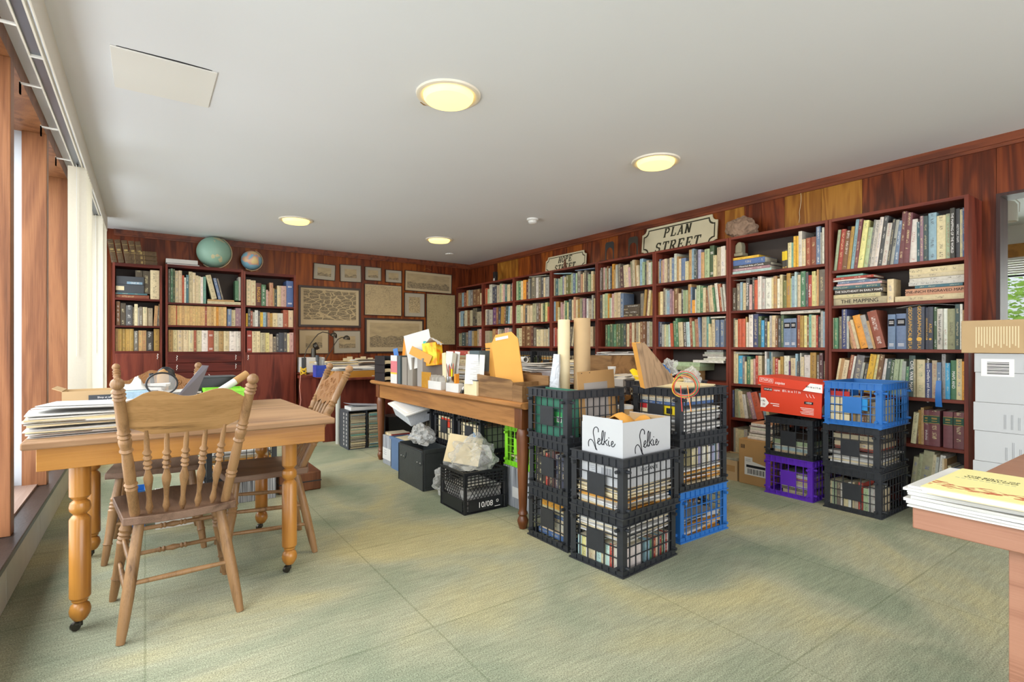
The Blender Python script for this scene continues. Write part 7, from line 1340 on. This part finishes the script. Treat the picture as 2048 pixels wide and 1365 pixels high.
# ---------------------------------------------------------------- cartons beside the doorway
def carton(z0, z1, y1, lab, key='carton_white', x0=3.80, x1=4.20, y0=.28, name='flat_carton'):
    t = thing(name, lab, 'box', (x0, y0, z0), 0, 'stacked white cartons' if key == 'carton_white' else None); MB().box(0, x1 - x0, 0, y1 - y0, 0, z1 - z0 - .001).build('carton_body', M[key], t, bevel=.002); return t
r = random.Random(8)
for k, (z0, z1, y1, lab) in enumerate(((0, .30, .905, 'lowest white carton of the pile beside the doorway'), (.30, .455, .913, 'second white carton from the floor in the pile beside the doorway'), (.455, .623, .906, 'third white carton from the floor, faint grey print'), (.623, .782, .911, 'fourth white carton from the floor, beside the doorway'), (.782, .947, .903, 'fifth white carton from the floor, beside the doorway'), (.947, 1.053, .907, 'topmost white carton with a barcode beside the doorway'))):
    t = carton(z0, z1, y1, lab); Ld = y1 - .28
    if k in (1, 2, 3):
        for c_ in range(5):
            L_ = .10 * r.uniform(.6, 1)
            for j in range(2): MB().box(-.0008, 0, Ld - .13 - .028 * c_ - .006 * j, Ld - .1285 - .028 * c_ - .006 * j, .02, .02 + L_).build('printed_line', M['ink_grey'], t)
    if k == 5:
        MB().box(-.001, 0, Ld - .165, Ld - .03, -.02, .075).build('barcode_patch', M['print_white'], t)
        for j in range(12): MB().box(-.002, -.001, Ld - .145, Ld - .055, -.008 + .0058 * j, -.0055 + .0058 * j + .0015 * (j % 3 == 0)).build('barcode_bar', M['ink'], t)
        for j in range(5): MB().box(-.001, 0, Ld - .205 - .012 * j, Ld - .2035 - .012 * j, -.0, .06 - .01 * (j % 2)).build('printed_line', M['ink_grey'], t)
t = carton(1.054, 1.236, .960, 'tan carton lying on top of the white cartons beside the doorway', 'carton_tan', 3.785, 4.2, .26, 'tan_carton'); MB().box(-.001, 0, .30, .44, .012, .15).build('tape_patch', M['cardboard'], t); MB().box(-.0015, .002, 0, .65, .158, .17).build('top_flap', M['carton_tan'], t)
for j in range(16): MB().box(-.0008, 0, .46 + .0115 * j, .465 + .0115 * j, .03 + .01 * (j % 3), .145).build('scuff', M['cream_paper'], t)

# ---------------------------------------------------------------- booklet and papers on the near table
sheaf('paper_sheaf', 'thick sheaf of white papers under the yellow booklet', 'papers', (1.490, .240, .7505), math.radians(0), .275, .40, .046, 9, 'paper', .004, seed=140, jr=1.5)
t = thing('booklet', 'pale yellow booklet titled The Birth of Waterloo on the near table', 'booklet', (1.297, .392, .7995)); M['yellow_cover'] = mat('pale_yellow_cover', 'e6dc98', .55, .25)
MB().box(.002, .262, -.40, 0, 0, .010).build('pages', M['paper'], t); MB().box(0, .265, -.402, .002, .010, .0118).build('cover', M['yellow_cover'], t)
Tb = lambda x, y: Matrix.Translation((x, y, .0121)) @ Matrix(((0, 1, 0, 0), (-1, 0, 0, 0), (0, 0, 1, 0), (0, 0, 0, 1)))
textm('THE BIRTH OF', .0135, M['ink'], t, Tb(.186, -.068), ext=.0001); textm('WATERLOO', .016, M['ink'], t, Tb(.170, -.068), ext=.0001, sx=1.1)
for k in range(10): MB().box(.150, .1515, -.022 - .010 * k, -.015 - .010 * k, .0119, .0121).build('subtitle_mark', M['ink_grey'], t)
def redsketch():
    m, nt, p, n, l = nodes('red_brown_engraved_band'); g = n.new('ShaderNodeTexCoord'); q = n.new('ShaderNodeTexNoise'); q.inputs['Scale'].default_value = 90; q.inputs['Detail'].default_value = 5; mp = n.new('ShaderNodeMapping'); mp.inputs['Scale'].default_value = (1.2, .5, 1); l.new(g.outputs['Object'], mp.inputs[0]); l.new(mp.outputs[0], q.inputs['Vector'])
    r = n.new('ShaderNodeValToRGB'); r.color_ramp.elements[0].position = .47; r.color_ramp.elements[0].color = c4('e6dc98'); r.color_ramp.elements[1].position = .53; r.color_ramp.elements[1].color = c4('b8603c'); l.new(q.outputs['Fac'], r.inputs[0]); l.new(r.outputs[0], p.inputs['Base Color']); p.inputs['Roughness'].default_value = .55; return m
rr = random.Random(2); pa = [(.03 + .004 * math.sin(i), -.39 + .39 * i / 20) for i in range(21)]; pb = [(.068 + .012 * math.sin(i * 1.7) + .006 * rr.random(), -.39 + .39 * i / 20) for i in range(20, -1, -1)]
MB().prism(pa + pb, .0118, .0121, 'z').build('engraved_band', redsketch(), t)
tag(MB().box(1.303, 1.56, -.01, .385, .8116, .8118).build('hidden', M['paper']), 'x', 'x') if False else None
t = thing('booklet', 'second cream booklet beneath the yellow booklet, its edge showing', 'booklet', (1.303, .385, .7968)); MB().box(0, .26, -.40, 0, 0, .0025).build('cover', M['cream_paper'], t)
t = thing('grey_folder', 'pale green-grey folder sticking out behind the yellow booklet', 'folder', (1.44, .405, .8115)); t.location = (1.50, .30, .7975); MB().box(0, .115, -.25, .09, 0, .0017).build('cover', mat('pale_green_grey_board', 'a9b8a4', .6, .2), t)

# ---------------------------------------------------------------- stored under the long table
t = thing('milk_crate', 'square black milk crate marked 10/08 with a plastic bag in it', 'crate', (1.682, 2.925, 0)); S_ = .325; H_ = .272; m = M['black']
for (ax, o_) in (('x', 0), ('x', 1), ('y', 0), ('y', 1)):
    mb = MB(); T = {('y', 0): Matrix.Identity(4), ('y', 1): Matrix.Translation((S_, S_, 0)) @ Matrix.Rotation(PI, 4, 'Z'), ('x', 0): Matrix.Translation((0, S_, 0)) @ Matrix.Rotation(-PI / 2, 4, 'Z'), ('x', 1): Matrix.Translation((S_, 0, 0)) @ Matrix.Rotation(PI / 2, 4, 'Z')}[(ax, o_)]
    for z_ in (.0, .085, .175, .195, .215, .235, .255): mb.box(0, S_, -.004, .004, z_, z_ + .006, T=T)
    mb.box(.03, S_ - .03, -.001, .003, .012, .085, T=T)
    for k in range(11): x_ = .02 + (S_ - .04) * k / 10; mb.box(x_ - .002, x_ + .002, -.003, .003, .175, .26, T=T)
    for k in range(-3, 12):
        for s in (-1, 1):
            x0_ = .03 + .027 * k; x1_ = x0_ + .06; a_, b_ = (x0_, x1_) if s > 0 else (x1_, x0_)
            if min(a_, b_) < .02 or max(a_, b_) > S_ - .02: continue
            mb.add([(a_ - .002, 0, .09), (a_ + .002, 0, .09), (b_ + .002, 0, .176), (b_ - .002, 0, .176), (a_ - .002, .004, .09), (a_ + .002, .004, .09), (b_ + .002, .004, .176), (b_ - .002, .004, .176)], [(0, 1, 2, 3), (7, 6, 5, 4), (0, 3, 7, 4), (1, 5, 6, 2)], 0, T)
    mb.build('side_grid', m, t, smooth=0)
for x_ in (0, S_):
    for y_ in (0, S_): MB().box(x_ - .004, x_ + .004, y_ - .004, y_ + .004, 0, H_).lathe([(.012, 0), (.012, H_)], 10, T=Matrix.Translation((x_ + (.010 if x_ == 0 else -.010), y_ + (.010 if y_ == 0 else -.010), 0))).build('corner_post', m, t)
for q in ((-.006, S_ + .006, -.006, .006), (-.006, S_ + .006, S_ - .006, S_ + .006), (-.006, .006, .006, S_ - .006), (S_ - .006, S_ + .006, .006, S_ - .006)): MB().box(q[0], q[1], q[2], q[3], H_ - .012, H_).build('rim', m, t)
MB().box(.005, S_ - .005, .005, S_ - .005, .003, .007).build('bottom', m, t)
textm('10/08', .052, M['print_white'], t, Matrix.Translation((.155, -.0055, .048)) @ TF); MB().lathe([(.010, 0), (.010, .001), (.007, .001), (.007, 0)], 16, T=Matrix.Translation((.25, -.004, .058)) @ Matrix.Rotation(PI / 2, 4, 'X')).box(.228, .272, -.0055, -.004, .022, .026).build('maker_mark', M['print_white'], t)
sheaf('paper_sheaf', 'papers low inside the milk crate', 'papers', (1.845, 3.09, .008), 0, .28, .28, .15, 9, 'paper paper_grey', .004, seed=150, jr=2)
o = MB().box(-.12, .12, -.002, .002, -.09, .12).build('manila_envelope', M['cream_paper']); o.matrix_world = Matrix.Translation((1.80, 3.15, .36)) @ Matrix.Rotation(math.radians(-30), 4, 'Z') @ Matrix.Rotation(math.radians(-35), 4, 'X') @ Matrix.Rotation(.2, 4, 'Y'); tag(o, 'cream envelope inside the clear bag on the milk crate', 'envelope')
crinkle('big clear plastic bag bulging out of the milk crate', 'plastic_bag', 'bag', (1.84, 3.10, .335), .155, .16, .125, 'clear', 11)
crinkle('clear plastic bag slumped on the carpet between leather case and milk crate', 'plastic_bag', 'bag', (1.78, 3.40, .095), .06, .10, .10, 'clear', 13)
crinkle('crumpled clear plastic bags on the black leather case', 'plastic_bag', 'bag', (1.83, 3.86, .37), .08, .14, .08, 'clear', 15)
t = thing('sample_case', 'open-topped black leather case with riveted handle strap under the long table', 'case', (1.70, 3.575, 0)); M['blk_leather'] = mat('scuffed_black_leather', '35393a', .42, .45, var=.3, vs=14, bump=.25, bs=130); L_, W_, H_ = .455, .22, .31
MB().box(0, .006, 0, L_, 0, H_ - .01).build('front_side', M['blk_leather'], t, bevel=.003); MB().box(W_ - .006, W_, 0, L_, 0, H_).build('back_side', M['blk_leather'], t, bevel=.003); MB().box(.006, W_ - .006, 0, .006, 0, H_).build('end_side', M['blk_leather'], t, bevel=.002); MB().box(.006, W_ - .006, L_ - .006, L_, 0, H_).build('end_side', M['blk_leather'], t, bevel=.002); MB().box(.006, W_ - .006, .006, L_ - .006, 0, .01).build('bottom', M['blk_leather'], t)
MB().prism([(.02, .29), (L_ - .02, .29), (L_ - .02, .20), (L_ - .05, .185), (L_ - .12, .19), (L_ - .14, .215), (L_ - .15, .245), (.15, .245), (.14, .215), (.12, .19), (.05, .185), (.02, .20)], -.004, 0, 'x').build('handle_strap', M['blk_leather'], t)
for y_ in (.05, .10, L_ - .10, L_ - .05): MB().lathe([(.005, 0), (.003, .003), (0, .0035)], 10, T=Matrix.Translation((-.004, y_, .205)) @ Matrix.Rotation(-PI / 2, 4, 'Y')).build('rivet', M['metal'], t)
MB().tube([(-.002, .0, .004), (-.002, .0, H_), (-.002, L_, H_ - .01), (-.002, L_, .004)], .003, 6).build('piping', M['black'], t); MB().tube([(.02, -.001, .02), (.02, -.001, H_ - .03), (W_ - .02, -.001, H_ - .03), (W_ - .02, -.001, .02)], .002, 6, closed=True).build('stitched_edge', M['black'], t)
t = thing('blue_bin', 'dusty blue plastic bin behind the black leather case', 'bin', (1.80, 4.10, 0)); box_open(t, .16, .30, .285, 'bluegrey') if 'bluegrey' in M else None
M['bluegrey'] = mat('dusty_blue_plastic', '5a7294', .5, .3)
if not t.children: box_open(t, .16, .34, .285, 'bluegrey', .005)
MB().box(-.012, .172, -.012, .352, .268, .285).build('rim', M['bluegrey'], t, bevel=.003) if False else MB().box(-.012, 0, -.012, .352, .262, .285).box(0, .16, -.012, 0, .262, .285).build('rim', M['bluegrey'], t)
sheaf('paper_sheaf', 'buff papers in the dusty blue bin', 'papers', (1.88, 4.27, .006), 0, .14, .31, .27, 10, 'manila paper cream_paper', .003, seed=155, jr=2)
t = thing('picture_box', 'patterned grey and white box at the far end under the long table', 'box', (1.815, 4.49, 0)); MB().box(0, .22, 0, .19, .0, .265).build('box_body', M['stripe'], t, bevel=.003); MB().box(-.0015, 0, 0.0, .19, .045, .15).build('white_band', M['paper'], t)
for k in range(3): MB().box(-.0025, -.001, .10, .16, .125 - .018 * k, .128 - .018 * k).build('printed_line', M['ink_grey'], t)
std_row('red and cream card standing in the patterned box', 'folder', 'folder', t, .02, .17, .02, .2655, .025, .18, ['rd', 'cr', 'tn', 'cr'], (.02, .04), 160, 'cards on the patterned box')
t = thing('lidded_bin', 'clear storage bin with a white lid tilted on top of the other boxes', 'bin', (1.80, 4.05, .40)); t.rotation_euler = (math.radians(9), math.radians(-14), math.radians(-4))
MB().prism([(.03, 0), (.33, 0), (.35, .11), (.01, .11)], .03, .40, 'y').build('bin_body', M['milky'], t, bevel=.004); MB().box(-.01, .37, .0, .43, .108, .122).box(.02, .34, .03, .40, .122, .128).build('lid', M['white'], t, bevel=.005)
t = thing('red_yellow_box', 'red and white card carton inside the raised middle crate', 'box', (1.995, 3.66, .315)); MB().box(0, .02, 0, .24, 0, .20).build('carton_body', M['cream_paper'], t); MB().box(-.001, 0, .03, .2, .12, .19).build('red_patch', M['red_card'], t)
t = thing('blue_label_folder', 'cream folder with a bright blue oval label in the raised crate', 'folder', (1.995, 3.25, .315)); MB().box(0, .02, 0, .27, 0, .19).build('folder_body', M['cream_paper'], t); MB().lathe([(.05, 0), (.05, .001)], 20, T=Matrix.Translation((-.0005, .13, .11)) @ Matrix.Rotation(-PI / 2, 4, 'Y') @ Matrix.Diagonal((.6, 1.5, 1, 1))).build('blue_oval', bpy.data.materials['bright_blue_label'], t)
